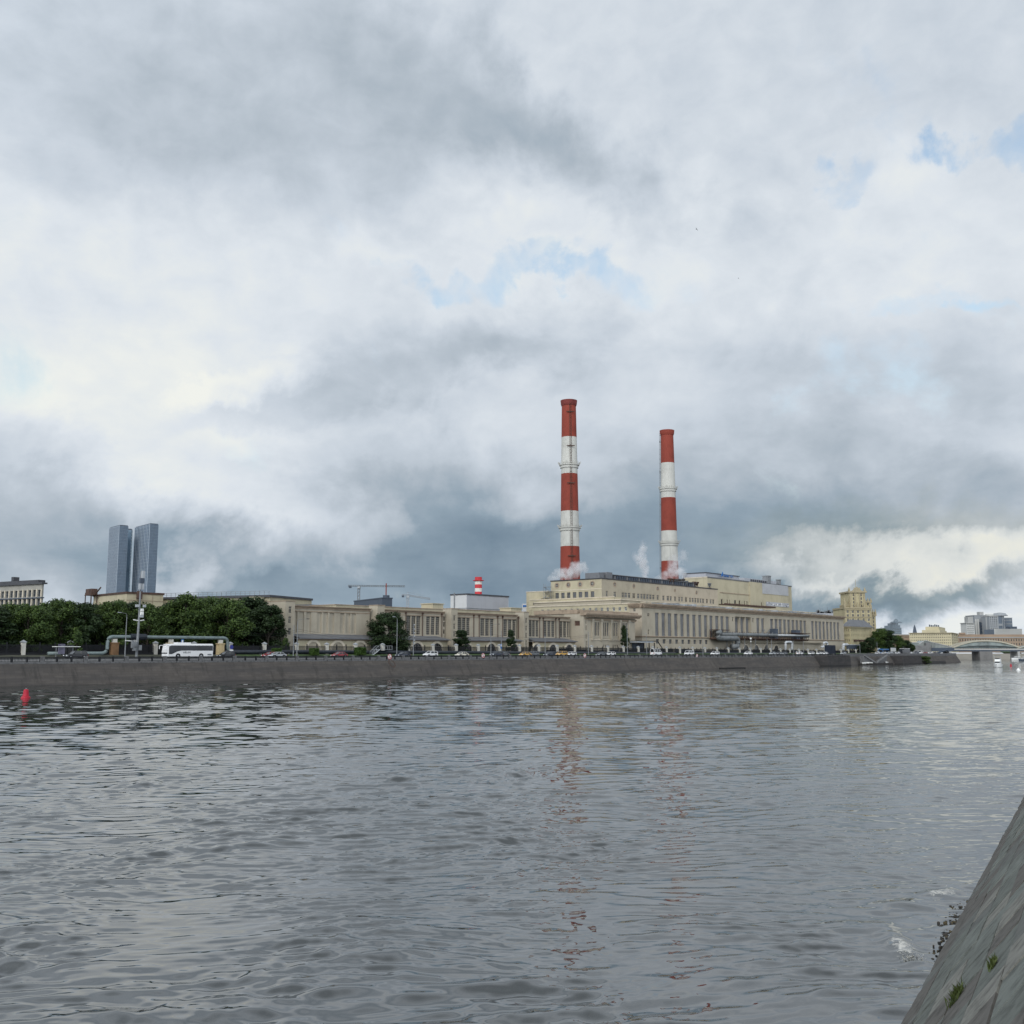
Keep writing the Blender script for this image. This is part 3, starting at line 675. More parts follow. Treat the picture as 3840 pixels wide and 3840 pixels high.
# ---------------------------------------------------------------- office wing in the plane of the hall's end wall
office = thing('office_wing', B(371, 274, G0), 'cream office wing with a row of small white windows behind the columned building', 'office building')
P = Pe(371.2); b = MB(B)
ws = []
for x in (463, 537, 612, 687, 762, 840, 917, 997, 1078, 1156, 1231, 1307, 1385, 1462, 1540):
    d_ = hs(*uv(5, x, 720), 371.2)[0]; ws.append((d_ - .62, d_ + .62, 24.1, 25.8))
wall(b, P, 246.2, 300.5, G0, 27.1, ws, .3); b.box(371.6, 376, 246.3, 300, 27.0, 27.12, 1)
b.face([(371.2, 300.5, G0), (376, 300.5, G0), (376, 300.5, 27.1), (371.2, 300.5, 27.1)], 0)
b.build('wall', [M['cream2'], M['greyroof']], office)
for o in ws: simplewin(office, P, o, .3, 'paned', 'white')
bandP(office, P, 246.4, 302, [(27.0, -.4), (27.0, .28), (27.35, .36), (27.5, .36), (27.5, -.4)], 'trim')
P2 = Pe(375.0); b = MB(B); ws = []
for x in (655, 727, 805, 880, 957, 1035, 1110, 1190, 1268, 1345):
    d_ = hs(*uv(5, x, 625), 375)[0]; ws.append((d_ - .72, d_ + .72, 28.0, 29.0))
ws += [(hs(*uv(5, 352, 625), 375)[0] - .5, hs(*uv(5, 352, 625), 375)[0] + .5, 28.4, 29.5), (hs(*uv(5, 390, 625), 375)[0] - .5, hs(*uv(5, 390, 625), 375)[0] + .5, 28.4, 29.5)]
wall(b, P2, 257.0, 305, 26, 30.6, ws, .3); b.box(375, 381, 257, 305, 30.58, 30.62, 1)
b.face([(375, 257, 26), (381, 257, 26), (381, 257, 30.6), (375, 257, 30.6)]); b.face([(375, 305, 26), (381, 305, 26), (381, 305, 30.6), (375, 305, 30.6)])
b.build('upper_tier', [M['cream2'], M['greyroof']], office)
for o in ws: simplewin(office, P2, o, .3, 'pane', 'muntind')
bandP(office, P2, 256.8, 305.2, [(30.4, -.3), (30.4, .2), (30.75, .3), (30.8, -.3)], 'trim'); bandP(office, P2, 266, 296, [(29.3, -.1), (29.3, .12), (29.5, .12), (29.5, -.1)], 'trim', 'string_course')
b = MB(B); dl, dr_ = hs(*uv(5, 255, 560), 378)[0], 296.05
b.box(378, 392, dr_, dl, 20, 34.6, 0); b.box(377.8, 392, dr_, dl + .2, 34.6, 34.9, 1); b.box(375.5, 378, 298.5, 304.8, 30.6, 31.4, 0); b.build('corner_block', [M['cream2'], M['trim']], office)
b = MB(B)                                     # fire escape on the corner
for zz in (31.5, 34.2, 36.5):
    b.box(376.2, 377.7, 293.5, 297.5, zz, zz + .12)
b.tube([B(376.5, 297.5, 31.5), B(376.5, 294, 34.2), B(376.5, 297.5, 36.6)], .1, 5); b.tube([B(377.3, 297.5, 31.5), B(377.3, 294, 34.2), B(377.3, 297.5, 36.6)], .1, 5)
for dd in (293.5, 297.5): b.tube([B(376.3, dd, 30.6), B(376.3, dd, 38)], .09, 5); b.tube([B(377.6, dd, 30.6), B(377.6, dd, 38)], .09, 5)
b.tube([B(376.4, 292, 28.5), B(376.4, 295, 31.4)], .12, 5)
b.build('fire_escape', M['steel'], office)

# ---------------------------------------------------------------- boiler house with round windows
boiler = thing('boiler_house', B(380, 267, G0), 'tall cream block with round windows high under its roof, in front of the chimneys', 'industrial building')
b = MB(B); Pg, Pk = Pe(380.0), Pf(267.0)
wsE = [(hs(*uv(5, x0, 530), 380)[0], hs(*uv(5, x1, 530), 380)[0]) for x0, x1 in ((630, 675), (705, 749), (780, 824), (855, 900), (930, 977), (1007, 1055), (1088, 1134))]
wsE = [(min(a), max(a), 31.2, 33.8) for a in wsE]
wsF = []
for k, x0, x1 in ((5, 1285, 1310), (5, 1385, 1418), (5, 1490, 1522), (5, 1525, 1560), (5, 1570, 1604), (5, 1630, 1664), (5, 1690, 1722), (5, 1732, 1762), (5, 1768, 1800), (5, 1808, 1840), (5, 1846, 1878), (5, 1886, 1916),
                  (6, 425, 452), (6, 498, 526), (6, 553, 585), (6, 593, 620), (6, 650, 675), (6, 704, 729), (6, 738, 763), (6, 790, 817), (6, 843, 868), (6, 876, 903), (6, 912, 937), (6, 945, 971), (6, 979, 1003), (6, 1011, 1037), (6, 1061, 1086), (6, 1112, 1134), (6, 1143, 1168)):
    wsF.append((hs_(k, x0, 560, 267), hs_(k, x1, 560, 267), 31.5, 33.9))
sJ = hs_(6, 472, 500, 267)
wall(b, Pg, 267, 296, 26, 39.4, wsE, .35, 1, 1)
wall(b, Pk, 380, sJ, 26, 39.4, [o for o in wsF if o[1] < sJ], .3, 0, 0); wall(b, Pk, sJ, 486.5, 26, 39.4, [o for o in wsF if o[0] > sJ], .3, 2, 2)
b.box(380.1, 486.4, 267.1, 295.9, 39.3, 39.42, 3); b.face([(486.5, 267, 26), (486.5, 296, 26), (486.5, 296, 39.4), (486.5, 267, 39.4)], 2)
b.build('wall', [M['cream3'], M['cream2'], M['pink'], M['greyroof']], boiler)
for o in wsE: window(boiler, Pg, o, 4, 4, .08, 'pane', 'muntind', .35)
for i, o in enumerate(wsF): simplewin(boiler, Pk, o, .3, 'paned' if i % 7 == 5 else 'pane', 'cream3' if i % 3 else 'muntin')
for x in (650, 799, 951, 1109): d_, z_ = hs(*uv(5, x, 384), 380); roundwin(boiler, Pg, d_, 37.3, 1.05)
for k, x, y, r_ in ((5, 1398, 384, .95), (6, 127, 406, .95), (6, 435, 436, .9), (6, 658, 460, .6), (6, 937, 490, .8)):
    a_, z_ = hd(*uv(k, x, y), 267); roundwin(boiler, Pk, a_, z_, r_)
bandP(boiler, Pg, 266.8, 296.2, [(39.2, -.2), (39.2, .2), (39.5, .35), (39.7, .35), (39.7, -.2)], 'darkroof', 'roof_edge'); bandP(boiler, Pk, 379.8, 486.6, [(39.2, -.2), (39.2, .2), (39.52, .34), (39.72, .34), (39.72, -.2)], 'darkroof', 'roof_edge')
bandP(boiler, Pg, 266.9, 296.1, [(34.7, -.1), (34.7, .12), (35.0, .12), (35.0, -.1)], 'trim', 'string_course')
b = MB(B)                                     # roof monitor, louvred
b.box(384, 388, 271, 279, 39.4, 42.6, 0); b.box(389, 393, 270, 276, 39.4, 43.0, 0); b.box(394, 470, 270.5, 275, 39.4, 42.0, 1)
for k in range(36):
    b.box(395 + k * 2.05, 395.9 + k * 2.05, 270.1, 270.5, 39.8, 41.6, 2 if k % 5 else 0)
b.box(393.5, 471, 270, 276, 41.9, 42.2, 0)
b.build('roof_monitor', [M['greyroof'], M['darkroof'], M['slate']], boiler)

# ---------------------------------------------------------------- tall plain block behind
tallb = thing('tall_plant_block', B(487, 273, G0), 'highest windowless yellowish block with a silver clad end, behind the hall roof', 'industrial building')
b = MB(B); sM, sP = hs_(6, 1615, 400, 273), hs_(7, 328, 400, 273); s9 = hs_(7, 720, 450, 273)
pw = [(hs_(6, x, 590, 273), hs_(6, x + w_, 590, 273), 32.2, 35.0) for x, w_ in ((1255, 22), (1330, 12), (1363, 10), (1425, 26), (1485, 18), (1553, 12), (1585, 12), (1762, 10))]
P = Pf(273.0)
wall(b, P, 486.6, sM, 26, 46.2, [o for o in pw if o[1] < sM], .4, 0, 0); wall(b, Pf(272.4), sM, sP, 26, 46.2, [o for o in pw if o[0] > sM], .4, 0, 0); wall(b, P, sP, s9, 26, 46.0, [], .3, 0)
wall(b, Pe(486.6), 273, 286.5, 39, 46.3, [], .3, 1); b.box(486.7, s9, 273.1, 300, 45.9, 46.1, 2)
b.face([(s9, 273, 26), (s9, 300, 26), (s9, 300, 46), (s9, 273, 46)], 0)
for a_ in (sM, sP): b.face([(a_, 272.4, 26), (a_, 273.2, 26), (a_, 273.2, 46.2), (a_, 272.4, 46.2)], 0)
b.build('wall', [mat('greenish_cream_render', (.415, .375, .27), .9, .10, .12, .4), M['cream2'], M['greyroof']], tallb)
for o in pw: simplewin(tallb, P if o[1] < sM else Pf(272.4), o, .4, 'paned', 'rust', cross=False)
bandP(tallb, P, 486.4, s9 + .1, [(45.9, -.2), (45.9, .2), (46.5, .3), (46.5, -.2)], 'greyroof', 'roof_edge'); bandP(tallb, Pe(486.6), 272.8, 287, [(45.9, -.2), (45.9, .2), (46.52, .3), (46.52, -.2)], 'trim', 'roof_edge')
bandP(tallb, P, hs_(6, 1240, 470, 273), sM, [(38.4, -.1), (38.4, .25), (38.8, .25), (38.8, -.1)], 'cornice', 'string_course')
b = MB(B); q0, q1 = hs_(7, 330, 400, 273), hs_(7, 672, 400, 273)
for k in range(9): b.box(q0, q1, 272.75, 273 - .01 * (k % 2), 40.2 + k * .66, 40.2 + (k + 1) * .66 - .05)
b.build('silver_cladding', M['silver'], tallb)
b = MB(B); q0, q1 = hs_(7, 388, 580, 273), hs_(7, 680, 590, 273); b.box(q0, q1, 272.7, 273.2, 33.2, 35.6, 0)
rj = random.Random(12)
for k in range(26): x = rj.uniform(q0 + .5, q1 - 1.5); z = rj.uniform(33.3, 34.9); b.box(x, x + rj.uniform(.3, 1.2), 272.6, 272.72, z, z + rj.uniform(.2, .9), rj.choice([1, 2]))
b.build('patched_panel', [M['greywall'], M['white'], M['darkroof']], tallb)
b = MB(B)
b.box(490.5, sM - 6, 276, 290, 46.1, 49.0, 0); b.box(sM, sP + 26, 276, 288, 46.1, 48.6, 0)
for k in range(9): b.box(sM + 8 + k * 2.6, sM + 9.6 + k * 2.6, 275.7, 276.05, 46.8, 48.2, 1)
b.box(490, sM - 5.6, 275.5, 290.4, 48.95, 49.25, 1)
b.build('roof_house', [M['greywall'], M['darkroof']], tallb)
for x, w_, top in ((417, 36, 51.5), (562, 20, 50.0)):
    c = MB(B); s_ = hs_(7, x, 290, 275); s2 = hs_(7, x + w_, 290, 275); c.box(s_, s2, 275, 275 + (s2 - s_), 46.2, top); c.box(s_ - .2, s2 + .2, 274.8, 275.2 + (s2 - s_), top - .5, top); c.build('vent_shaft', M['steel'], tallb)
b = MB(B)
for (z, s_a, s_b) in ((32.0, hs_(6, 1235, 615, 271), hs_(6, 1900, 670, 271)),): b.box(s_a, s_b, 268, 271.5, z - .3, z + .15, 0); b.box(s_a, s_b, 268, 268.15, z + .1, z + .55, 0)
b.build('canopy', M['rust'], tallb)
# roof sign: flame mark and lettering on a steel frame
sg0 = hs_(6, 1255, 285, 274); sg = thing('rooftop_sign', B(sg0, 274, 46.1), 'blue flame emblem and blue lettering standing on the high roof', 'sign')
kx = lambda px: hd(2640 + px * .10352, 2160, 274)[0]
b = MB(B)
b.prism([(0, 0)], 0, 0) if False else None
fl = [(622, 410), (630, 330), (655, 285), (672, 232), (690, 300), (688, 385), (670, 400), (660, 340), (645, 360), (640, 410)]
pts = [hd(2640 + x * .10352, 2120 + y * .10352, 274) for x, y in fl]
b.loft([[(a, 274 + t, z) for a, z in pts] for t in (-.12, .12)]); b.build('flame_emblem', M['blue'], sg)
def text(body, mt, parent, origin, xdir, height, width=None, depth=.06, shear=0.0, name='lettering'):
    cu = bpy.data.curves.new(name, 'FONT'); cu.body = body; cu.extrude = depth; cu.shear = shear; cu.resolution_u = 2
    t = bpy.data.objects.new(name, cu); COL.objects.link(t); bpy.context.view_layer.update()
    me = bpy.data.meshes.new_from_object(t); bpy.data.objects.remove(t)
    co = np.zeros(len(me.vertices) * 3); me.vertices.foreach_get('co', co); co = co.reshape(-1, 3)
    mn, mxx = co.min(0), co.max(0); sc = height / (mxx[1] - mn[1]); sx = (width / (mxx[0] - mn[0])) if width else sc
    xd = Vector(xdir).normalized(); up = Vector((0, 0, 1)); nd = xd.cross(up)
    off = Vector(origin) - (rootloc(parent) if parent is not None else Vector())
    o3 = np.array(off)[None] + (co[:, :1] - mn[0]) * sx * np.array(xd)[None] + (co[:, 1:2] - mn[1]) * sc * np.array(up)[None] + co[:, 2:3] * np.array(nd)[None]
    me.vertices.foreach_set('co', o3.ravel()); me.update(); me.materials.clear(); me.materials.append(mt); me.name = name
    o = bpy.data.objects.new(name, me); COL.objects.link(o); o.parent = parent; return o
a0, z0_ = hd(2640 + 690 * .10352, 2120 + 415 * .10352, 274); a1 = kx(882); z0_ = 47.4
text('ГАЗПРОМ', M['blue'], sg, B(a0, 273.9, z0_), E, 1.45, a1 - a0)
a0, a1 = kx(912), kx(1052); text('ТЭЦ-12', M['blue'], sg, B(a0, 273.9, z0_), E, 1.45, a1 - a0)
b = MB(B)
for k in range(8): s_ = sg0 + 1 + k * (a1 - sg0 - 1) / 7; b.box(s_ - .05, s_ + .05, 274.1, 274.2, 46.1, 48.6); b.tube([B(s_, 274.2, 48.2), B(s_, 275.6, 46.3)], .05, 4)
for z in (47.35, 48.7): b.box(sg0 + .6, a1, 274.14, 274.2, z, z + .1)
b.build('sign_frame', M['steell'], sg)

# ---------------------------------------------------------------- vent cones on the boiler house roof
for i, (x, y, r_, lb) in enumerate(((591, 318, 1.25, 'rusty vent funnel furthest left on the roof edge beside the chimney base'), (630, 318, 1.25, 'rusty vent funnel touching its twin below the second chimney'), (804, 340, 1.2, 'lone dark vent funnel where the steam rises by the yellow block'),
                                   (906, 350, 1.15, 'left funnel of the brown pair before the yellow end wall'), (943, 352, 1.15, 'right funnel of the brown pair before the yellow end wall'), (1106, 375, 1.1, 'grey vent funnel alone near the corner of the tall block'))):
    s_, z = hd(*uv(6, x, y), 270.5); z = 42.7 + (0.4 if i < 2 else 0)
    c = thing('vent_cone', B(s_, 270.5, 39.4), lb, 'vent', 'vent funnels on the boiler house roof')
    p = B(s_, 270.5, 0); b = MB(); b.lathe([(.35, z - 2.0), (.45, z - 1.9), (r_ * .95, z - .35), (r_, z - .3), (r_, z), (r_ * .9, z), (.3, z - 1.7)], (p.x, p.y), 14); b.build('funnel', M['rust' if i not in (2, 5) else 'duct'], c)
    b = MB(B); 
    for q in (-.7, .7): b.tube([B(s_ + q, 270.1, 39.4), B(s_ + q * .5, 270.4, z - 1.5)], .08, 5); b.tube([B(s_ + q, 270.9, 39.4), B(s_ + q * .5, 270.6, z - 1.5)], .08, 5)
    b.box(s_ - .9, s_ + .9, 269.9, 271.1, 40.1, 40.25); b.build('support', M['rust'], c)

# ---------------------------------------------------------------- chimneys
def chimney(uT, vT, uB, d, label, ringv, bandv, vtop, ladder):
    s_, zt = hd(uT, vT, d); p = B(s_, d, 0); Yd = p.y
    r = lambda z: 3.85 + (zt - z) * .0155
    c = thing('chimney', (p.x, p.y, G0), label, 'chimney', 'red and white striped chimneys')
    zs = [hd(uT + (uB - uT) * (v - vT) / 660, v, d)[1] for v in bandv]
    lv = [zt] + zs + [G0]
    for i in range(len(lv) - 1):
        b = MB(); b.lathe([(r(lv[i + 1]), lv[i + 1]), (r((lv[i] + lv[i + 1]) / 2), (lv[i] + lv[i + 1]) / 2), (r(lv[i]), lv[i])], (p.x, p.y), 40, caps=False)
        b.build('red_band' if i % 2 == 0 else 'white_band', M['red'] if i % 2 == 0 else M['chwhite'], c, smooth=True)
    b = MB(); b.lathe([(r(zt) + .25, zt - 3.0), (r(zt) + .55, zt - 2.0), (r(zt) + .75, zt), (r(zt) - .5, zt), (r(zt) - .6, zt - 4)], (p.x, p.y), 40); b.build('crown_rim', M['red'] if ladder else mat('sooty_red_paint', (.16, .035, .03), .8, .2, .3), c)
    for v in ringv:
        z = hd(uT + (uB - uT) * (v - vT) / 660, v, d)[1]; b = MB()
        b.lathe([(r(z) + .02, z - 1.9), (r(z) + .55, z - 1.8), (r(z) + .6, z - .5), (r(z) + 1.1, z - .4), (r(z) + 1.1, z), (r(z) + .02, z)], (p.x, p.y), 40, caps=False)
        for k in range(28):
            t = 2 * pi * k / 28; R1 = r(z) + 1.1
            q = Vector((p.x + R1 * cos(t), p.y + R1 * sin(t), z)); b.tube([q, q + Vector((.25 * cos(t), .25 * sin(t), 1.15))], .09, 4)
        for zz in (z + .6, z + 1.15):
            b.loft([[(p.x + (r(z) + rr) * cos(2 * pi * k / 40), p.y + (r(z) + rr) * sin(2 * pi * k / 40), zz + dz) for k in range(40)] for rr, dz in ((1.2, 0), (1.32, 0), (1.32, .09), (1.2, .09), (1.2, 0))], caps=False)
        if v in ringv[1:] or True:
            for k in range(12):
                t = 2 * pi * (k + .4) / 12; q = Vector((p.x + (r(z) + 1.5) * cos(t), p.y + (r(z) + 1.5) * sin(t), z + .6)); b.tube([q, q + Vector((.5 * cos(t), .5 * sin(t), 1.0))], .13, 4)
        b.build('gallery_ring', M['chwhite'], c)
    b = MB(); t = math.atan2(-p.y, -p.x) + (.18 if not ladder else 1.35)
    if ladder: t = math.atan2(-p.y, -p.x) - 1.42
    f = lambda z, o, w: Vector((p.x + (r(z) + o) * cos(t) - w * sin(t), p.y + (r(z) + o) * sin(t) + w * cos(t), z))
    zz = 40.0
    while zz < zt - 3:
        for w in (-.4, .4): b.tube([f(zz, .3, w), f(zz + 3, .3, w)], .07, 4)
        b.tube([f(zz, .3, -.4), f(zz, .3, .4)], .06, 4); b.tube([f(zz, .9, -.4), f(zz + 3, .9, -.4)], .05, 4); b.tube([f(zz, .9, .4), f(zz + 3, .9, .4)], .05, 4)
        b.tube([f(zz + 1.5, .3, -.4), f(zz + 1.5, .95, 0), f(zz + 1.5, .3, .4)], .06, 4); zz += 3
    for z in [zt - 7, zt - 26, zt - 46.5, zt - 86, zt - 106]:
        if z > 42 and not ladder:
            b.tube([f(z, .5, -2.2), f(z, .7, 2.2)], .28, 5)
        elif z > 42: b.tube([f(z, .4, -1.0), f(z, .8, 1.0)], .4, 5)
    b.build('ladder', M['steel'] if ladder else M['rust'], c)
    return p
ch1 = chimney(2133, 1503, 2137, 330, 'taller looking red and white striped chimney on the left, steam at its foot', [1744, 1979], [1641, 1778, 1918, 2050], 1503, False)
ch2 = chimney(2501, 1615, 2508, 330, 'red and white striped chimney on the right with a ladder up its side', [1833, 2036], [1737, 1867, 1991, 2104], 1615, True)
# ---------------------------------------------------------------- columned building
port = thing('columned_building', B(345, 237, G0), 'cream building with grouped tall windows and a heavy dark bracketed cornice', 'building')
P = Pf(237.0); b = MB(B); p0, p1 = 325.4, 361.0
groups = [(331.0, 335.4), (337.6, 341.9), (344.4, 348.4), (350.8, 355.2)]; ops = []
for a0, a1 in groups:
    w = (a1 - a0 - .9) / 3
    for i in range(3): ops.append((a0 + i * (w + .45), a0 + i * (w + .45) + w, 12.9, 18.2))
lowp = [(a0 + i * 1.5 + .1, a0 + i * 1.5 + 1.1, 8.2, 9.4) for a0, a1 in groups[1:] for i in range(3)]
wall(b, P, p0, p1, G0, 19.6, ops + lowp, .5, 0, 0); wall(b, Pe(p0), 237, 262, G0, 19.6, [], .3, 0); b.face([(p1, 237, G0), (p1, 262, G0), (p1, 262, 19.6), (p1, 237, 19.6)]); b.box(p0, p1, 237.2, 262, 19.4, 21.4, 1)
b.build('wall', [M['cream'], M['cream3']], port)
for o in ops: window(port, P, o, 1, 8, .07, 'pane', 'muntind', .5)
for o in lowp: simplewin(port, P, o, .3)
for a in (330.4, 336.5, 343.2, 349.6, 356.0):
    q = MB(B); q.box(a - .55, a + .55, 236.35, 237.02, 11.0, 19.4); q.box(a - .7, a + .7, 236.2, 237.02, 18.6, 19.4); q.build('pilaster', M['cream'], port)
bandP(port, P, p0 - .4, p1 + .5, [(18.9, -.1), (18.9, .35), (19.5, .5), (19.6, .8), (19.7, -.1)], 'cornice', 'architrave')
bandP(port, P, p0 - 1.6, p1 + 2.0, [(20.6, -1), (20.6, .5), (20.7, 1.9), (21.3, 2.2), (21.6, 2.2), (21.9, .4), (22.6, .3), (22.6, -1)], 'cornice', 'cornice')
q = MB(B)
for k in range(34): s_ = p0 - .8 + k * 1.13; q.box(s_, s_ + .55, 235.3, 236.9, 20.15, 20.62)
q.build('brackets', M['cornice'], port)
bandP(port, P, 331, 356, [(11.1, -.1), (11.1, .2), (11.4, .25), (11.5, -.1)], 'trim', 'string_course')
q = MB(B); q.box(p0 - .5, p1, 240, 262, 21.4, 23.0); q.build('roof', M['cornice'], port)

# ---------------------------------------------------------------- galleries with big gridded windows and arcaded lean-tos
def gallery(a0, a1, tower, label, wgroups, arches, smallw=(), blind=False, pipes=(), lean=None, top=19.8, tt=21.0):
    g = thing('gallery_building', B(a0, 242.5, G0), label, 'industrial gallery', 'gallery buildings along the embankment'); P = Pf(242.5); b = MB(B); ops = []
    for (w0, w1) in wgroups:
        w = (w1 - w0 - (1.3 if blind else .6)) / 3; gap = .65 if blind else .3
        for i in range(3): ops.append((w0 + i * (w + gap), w0 + i * (w + gap) + w, 12.2, 18.3))
    wall(b, P, a0, a1, G0, top, ops + list(smallw), .42, 0, 0)
    b.face([(a1, 242.5, G0), (a1, 262, G0), (a1, 262, top), (a1, 242.5, top)]); b.face([(a0, 242.6, top - .02), (a1, 242.6, top - .02), (a1, 262, top - .02), (a0, 262, top - .02)], 1)
    if blind:
        for o in ops: b.face([P(o[0], o[2], .4), P(o[1], o[2], .4), P(o[1], o[3], .4), P(o[0], o[3], .4)], 0)
    b.build('wall', [M['cream'], M['greyroof']], g)
    if not blind:
        for o in ops: window(g, P, o, 3, 9, .065, 'paned', 'muntin', .42, thick=.15)
    for o in smallw: simplewin(g, P, o, .3, 'paned', 'rust')
    bandP(g, P, a0, a1 + .3, [(top - .7, -.1), (top - .7, .1), (top - .1, .2), (top, .65), (top + .28, .7), (top + .3, -.1)], 'cornice')
    bandP(g, P, a0, a1, [(18.35, -.1), (18.35, .12), (18.6, .12), (18.6, -.1)], 'cornice', 'string_course')
    if pipes:
        q = MB(B)
        for s_ in pipes: q.tube([B(s_, 242.2, 11.5), B(s_, 242.2, top - .3)], .14, 6); q.box(s_ - .25, s_ + .25, 241.9, 242.45, top - .9, top - .35)
        q.build('downpipes', M['rust'], g)
    t0, t1 = tower; q = MB(B); sw = [((t0 + t1) / 2 - .45, (t0 + t1) / 2 + .45, z, z + 1.9) for z in (8.9, 11.6, 14.2, 17.0)]
    if blind: sw = [((t0 + t1) / 2 - .5, (t0 + t1) / 2 + .5, z, z + 2.0) for z in (8.6, 11.4, 14.7, 17.6)]; sw[0] = (sw[0][0], sw[0][1], 8.7, 9.5)
    dback = 262 if blind else 244
    wall(q, Pf(240.0), t0, t1, G0, tt, sw, .3); wall(q, Pe(t0), 240, dback, G0, tt, [], .3); q.face([(t1, 240, G0), (t1, 243, G0), (t1, 243, tt), (t1, 240, tt)]); q.face([(t0, 240, tt), (t1, 240, tt), (t1, dback, tt), (t0, dback, tt)], 1)
    tw = q.build('stair_tower', [M['cream'], M['greyroof']], g)
    for o in sw: simplewin(tw, Pf(240.0), o, .28, 'paned', 'muntin')
    q = MB(B); q.box(t0 - .12, t1 + .12, 239.85, dback, tt + .004, tt + .25); q.build('parapet_cap', M['cornice'], tw)
    if lean:
        l0, l1 = lean; q = MB(B); hip = 2.0
        q.face([(l0, 237.4, 10.6), (l1, 237.4, 10.6), (l1 - hip, 242.49, 11.8), (l0, 242.49, 11.8)], 0); q.face([(l1, 237.4, 10.6), (l1, 242.49, 10.6), (l1 - hip, 242.49, 11.8)], 0)
        q.box(l0, l1, 237.3, 242.45, 10.3, 10.59, 0); q.build('lean_to_roof', M['greyroof'], g)
        q = MB(B); wall(q, Pf(238.2), l0, l1 - .8, G0, 10.3, [], .3); q.face([(l1 - .8, 238.2, G0), (l1 - .8, 242.5, G0), (l1 - .8, 242.5, 10.3), (l1 - .8, 238.2, 10.3)]); q.build('arcade_wall', M['cream2'], g)
        bandP(g, Pf(238.2), l0, l1 - .7, [(9.85, -.1), (9.85, .12), (10.3, .45), (10.3, -.1)], 'cornice', 'eaves')
        for a, r in arches: arch(g, Pf(238.2), a, r, 7.1, G0, .75, pane='cream3' if blind else 'paned', bars=not blind)
    return g
GA = gallery(187.4, 218.6, (184.0, 187.4), 'cream gallery with nine tall blind recesses instead of windows, grey lean to below', [(188.4, 195.4), (197.7, 204.2), (206.6, 212.9)],
             [(192.9, 2.3), (202.2, 2.3), (211.0, 2.3)], blind=True, lean=(187.42, 219))
s_ = lambda k, x: hs_(k, x, 720, 242.5)
GB = gallery(222.6, 252.0, (219.6, 222.6), 'cream gallery half hidden by the round tree, three gridded windows and small brown ones', [(s_(3, 1800), s_(3, 1930)) if False else (226.5, 232.0), (s_(4, 152), s_(4, 335)), (s_(4, 408), s_(4, 582))],
             [(hs_(4, 290, 950, 238.2), 2.3), (hs_(4, 545, 950, 238.2), 2.3)], [(s_(4, 628), s_(4, 648), z, z + 1.5) for z in (12.6, 15.0, 17.0)], pipes=[s_(4, 137), s_(4, 353), s_(4, 603)], lean=(222.62, 250.4))
GC = gallery(256.3, 290.5, (253.2, 256.3), 'cream gallery with three gridded windows behind the two dark trees', [(s_(4, 815), s_(4, 975)), (s_(4, 1110), s_(4, 1285)), (s_(4, 1408), s_(4, 1573))],
             [(hs_(4, 930, 950, 238.2), 2.3), (hs_(4, 1250, 950, 238.2), 2.3), (hs_(4, 1545, 950, 238.2), 2.3)], pipes=[s_(4, 1017), s_(4, 1087), s_(4, 1327), s_(4, 1390), s_(4, 1592)], lean=(256.32, 288.6))
GD = gallery(294.7, 322.6, (291.8, 294.7), 'cream gallery next to the columned building, three gridded windows side by side', [(s_(5, 285), s_(5, 413)), (s_(5, 475), s_(5, 622)), (s_(5, 680), s_(5, 822))],
             [(hs_(5, 385, 1150, 238.2), 2.2), (hs_(5, 597, 1150, 238.2), 2.2), (hs_(5, 805, 1150, 238.2), 2.2)], pipes=[s_(5, 413) + .3, s_(5, 472) - .3, s_(5, 622) + .3, s_(5, 678) - .3], lean=(294.72, 321.5))
# stair tower between the last gallery and the columned building
tw = thing('stair_tower', B(324, 240, G0), 'narrow cream stair tower with one column of slit windows beside the columned building', 'tower'); q = MB(B)
sw = [(326.0 - .4, 326.0 + .4, z, z + 1.9) for z in (8.8, 11.5, 14.9, 17.3)]
wall(q, Pf(236.6), 324.3, 326.9, G0, 21.2, sw, .3); wall(q, Pe(324.3), 236.6, 246, G0, 21.2, [(238.4, 241.0, 16.6, 18.6)], .3); q.face([(326.9, 236.6, G0), (326.9, 246, G0), (326.9, 246, 21.2), (326.9, 236.6, 21.2)]); q.face([(324.3, 236.6, 21.2), (326.9, 236.6, 21.2), (326.9, 246, 21.2), (324.3, 246, 21.2)])
q.build('wall', M['cream'], tw)
for o in sw: simplewin(tw, Pf(236.6), o, .28)
simplewin(tw, Pe(324.3), (238.4, 241.0, 16.6, 18.6), .28, 'rust', 'cornice', cross=False)
# set-back clerestories behind the gallery roofs
def setback(a0, a1, d, z1, label, m='cream2', extra=None, d2=262.0):
    t = thing('rear_block', B(a0, d, G0), label, 'industrial building', 'set back blocks behind the galleries'); b = MB(B); b.box(a0, a1, d, d2, G0, z1); b.build('wall', M[m], t)
    b = MB(B); b.box(a0 - .2, a1 + .2, d - .2, d2 + .2, z1 + .004, z1 + .3); b.build('parapet', M['cornice'], t)
    if extra:
        for (x0, x1, dd, z) in extra: b = MB(B); b.box(x0, x1, dd, dd + 6, z1 + .31, z); b.box(x0 - .3, x1 + .3, dd - .3, dd + 6.3, z, z + .3); b.build('roof_room', M['cream2'], t)
    return t
h1 = lambda k, x, y, d: hd(*uv(k, x, y), d)
x0, z0 = h1(3, 1045, 432, 262); x1, _ = h1(4, 640, 490, 262)
xr0, zr = h1(4, 495, 430, 263); xr1 = h1(4, 630, 430, 263)[0]
setback(x0, x1, 262.5, z0 - .3, 'long pale parapet block behind the gallery half hidden by the round tree', extra=[(xr0, xr1, 263, zr)], d2=285)
x0, z0 = h1(4, 640, 483, 264); x1, _ = h1(4, 1640, 490, 264); xr0, zr = h1(4, 1520, 485, 264); xr1 = h1(4, 1655, 485, 264)[0]
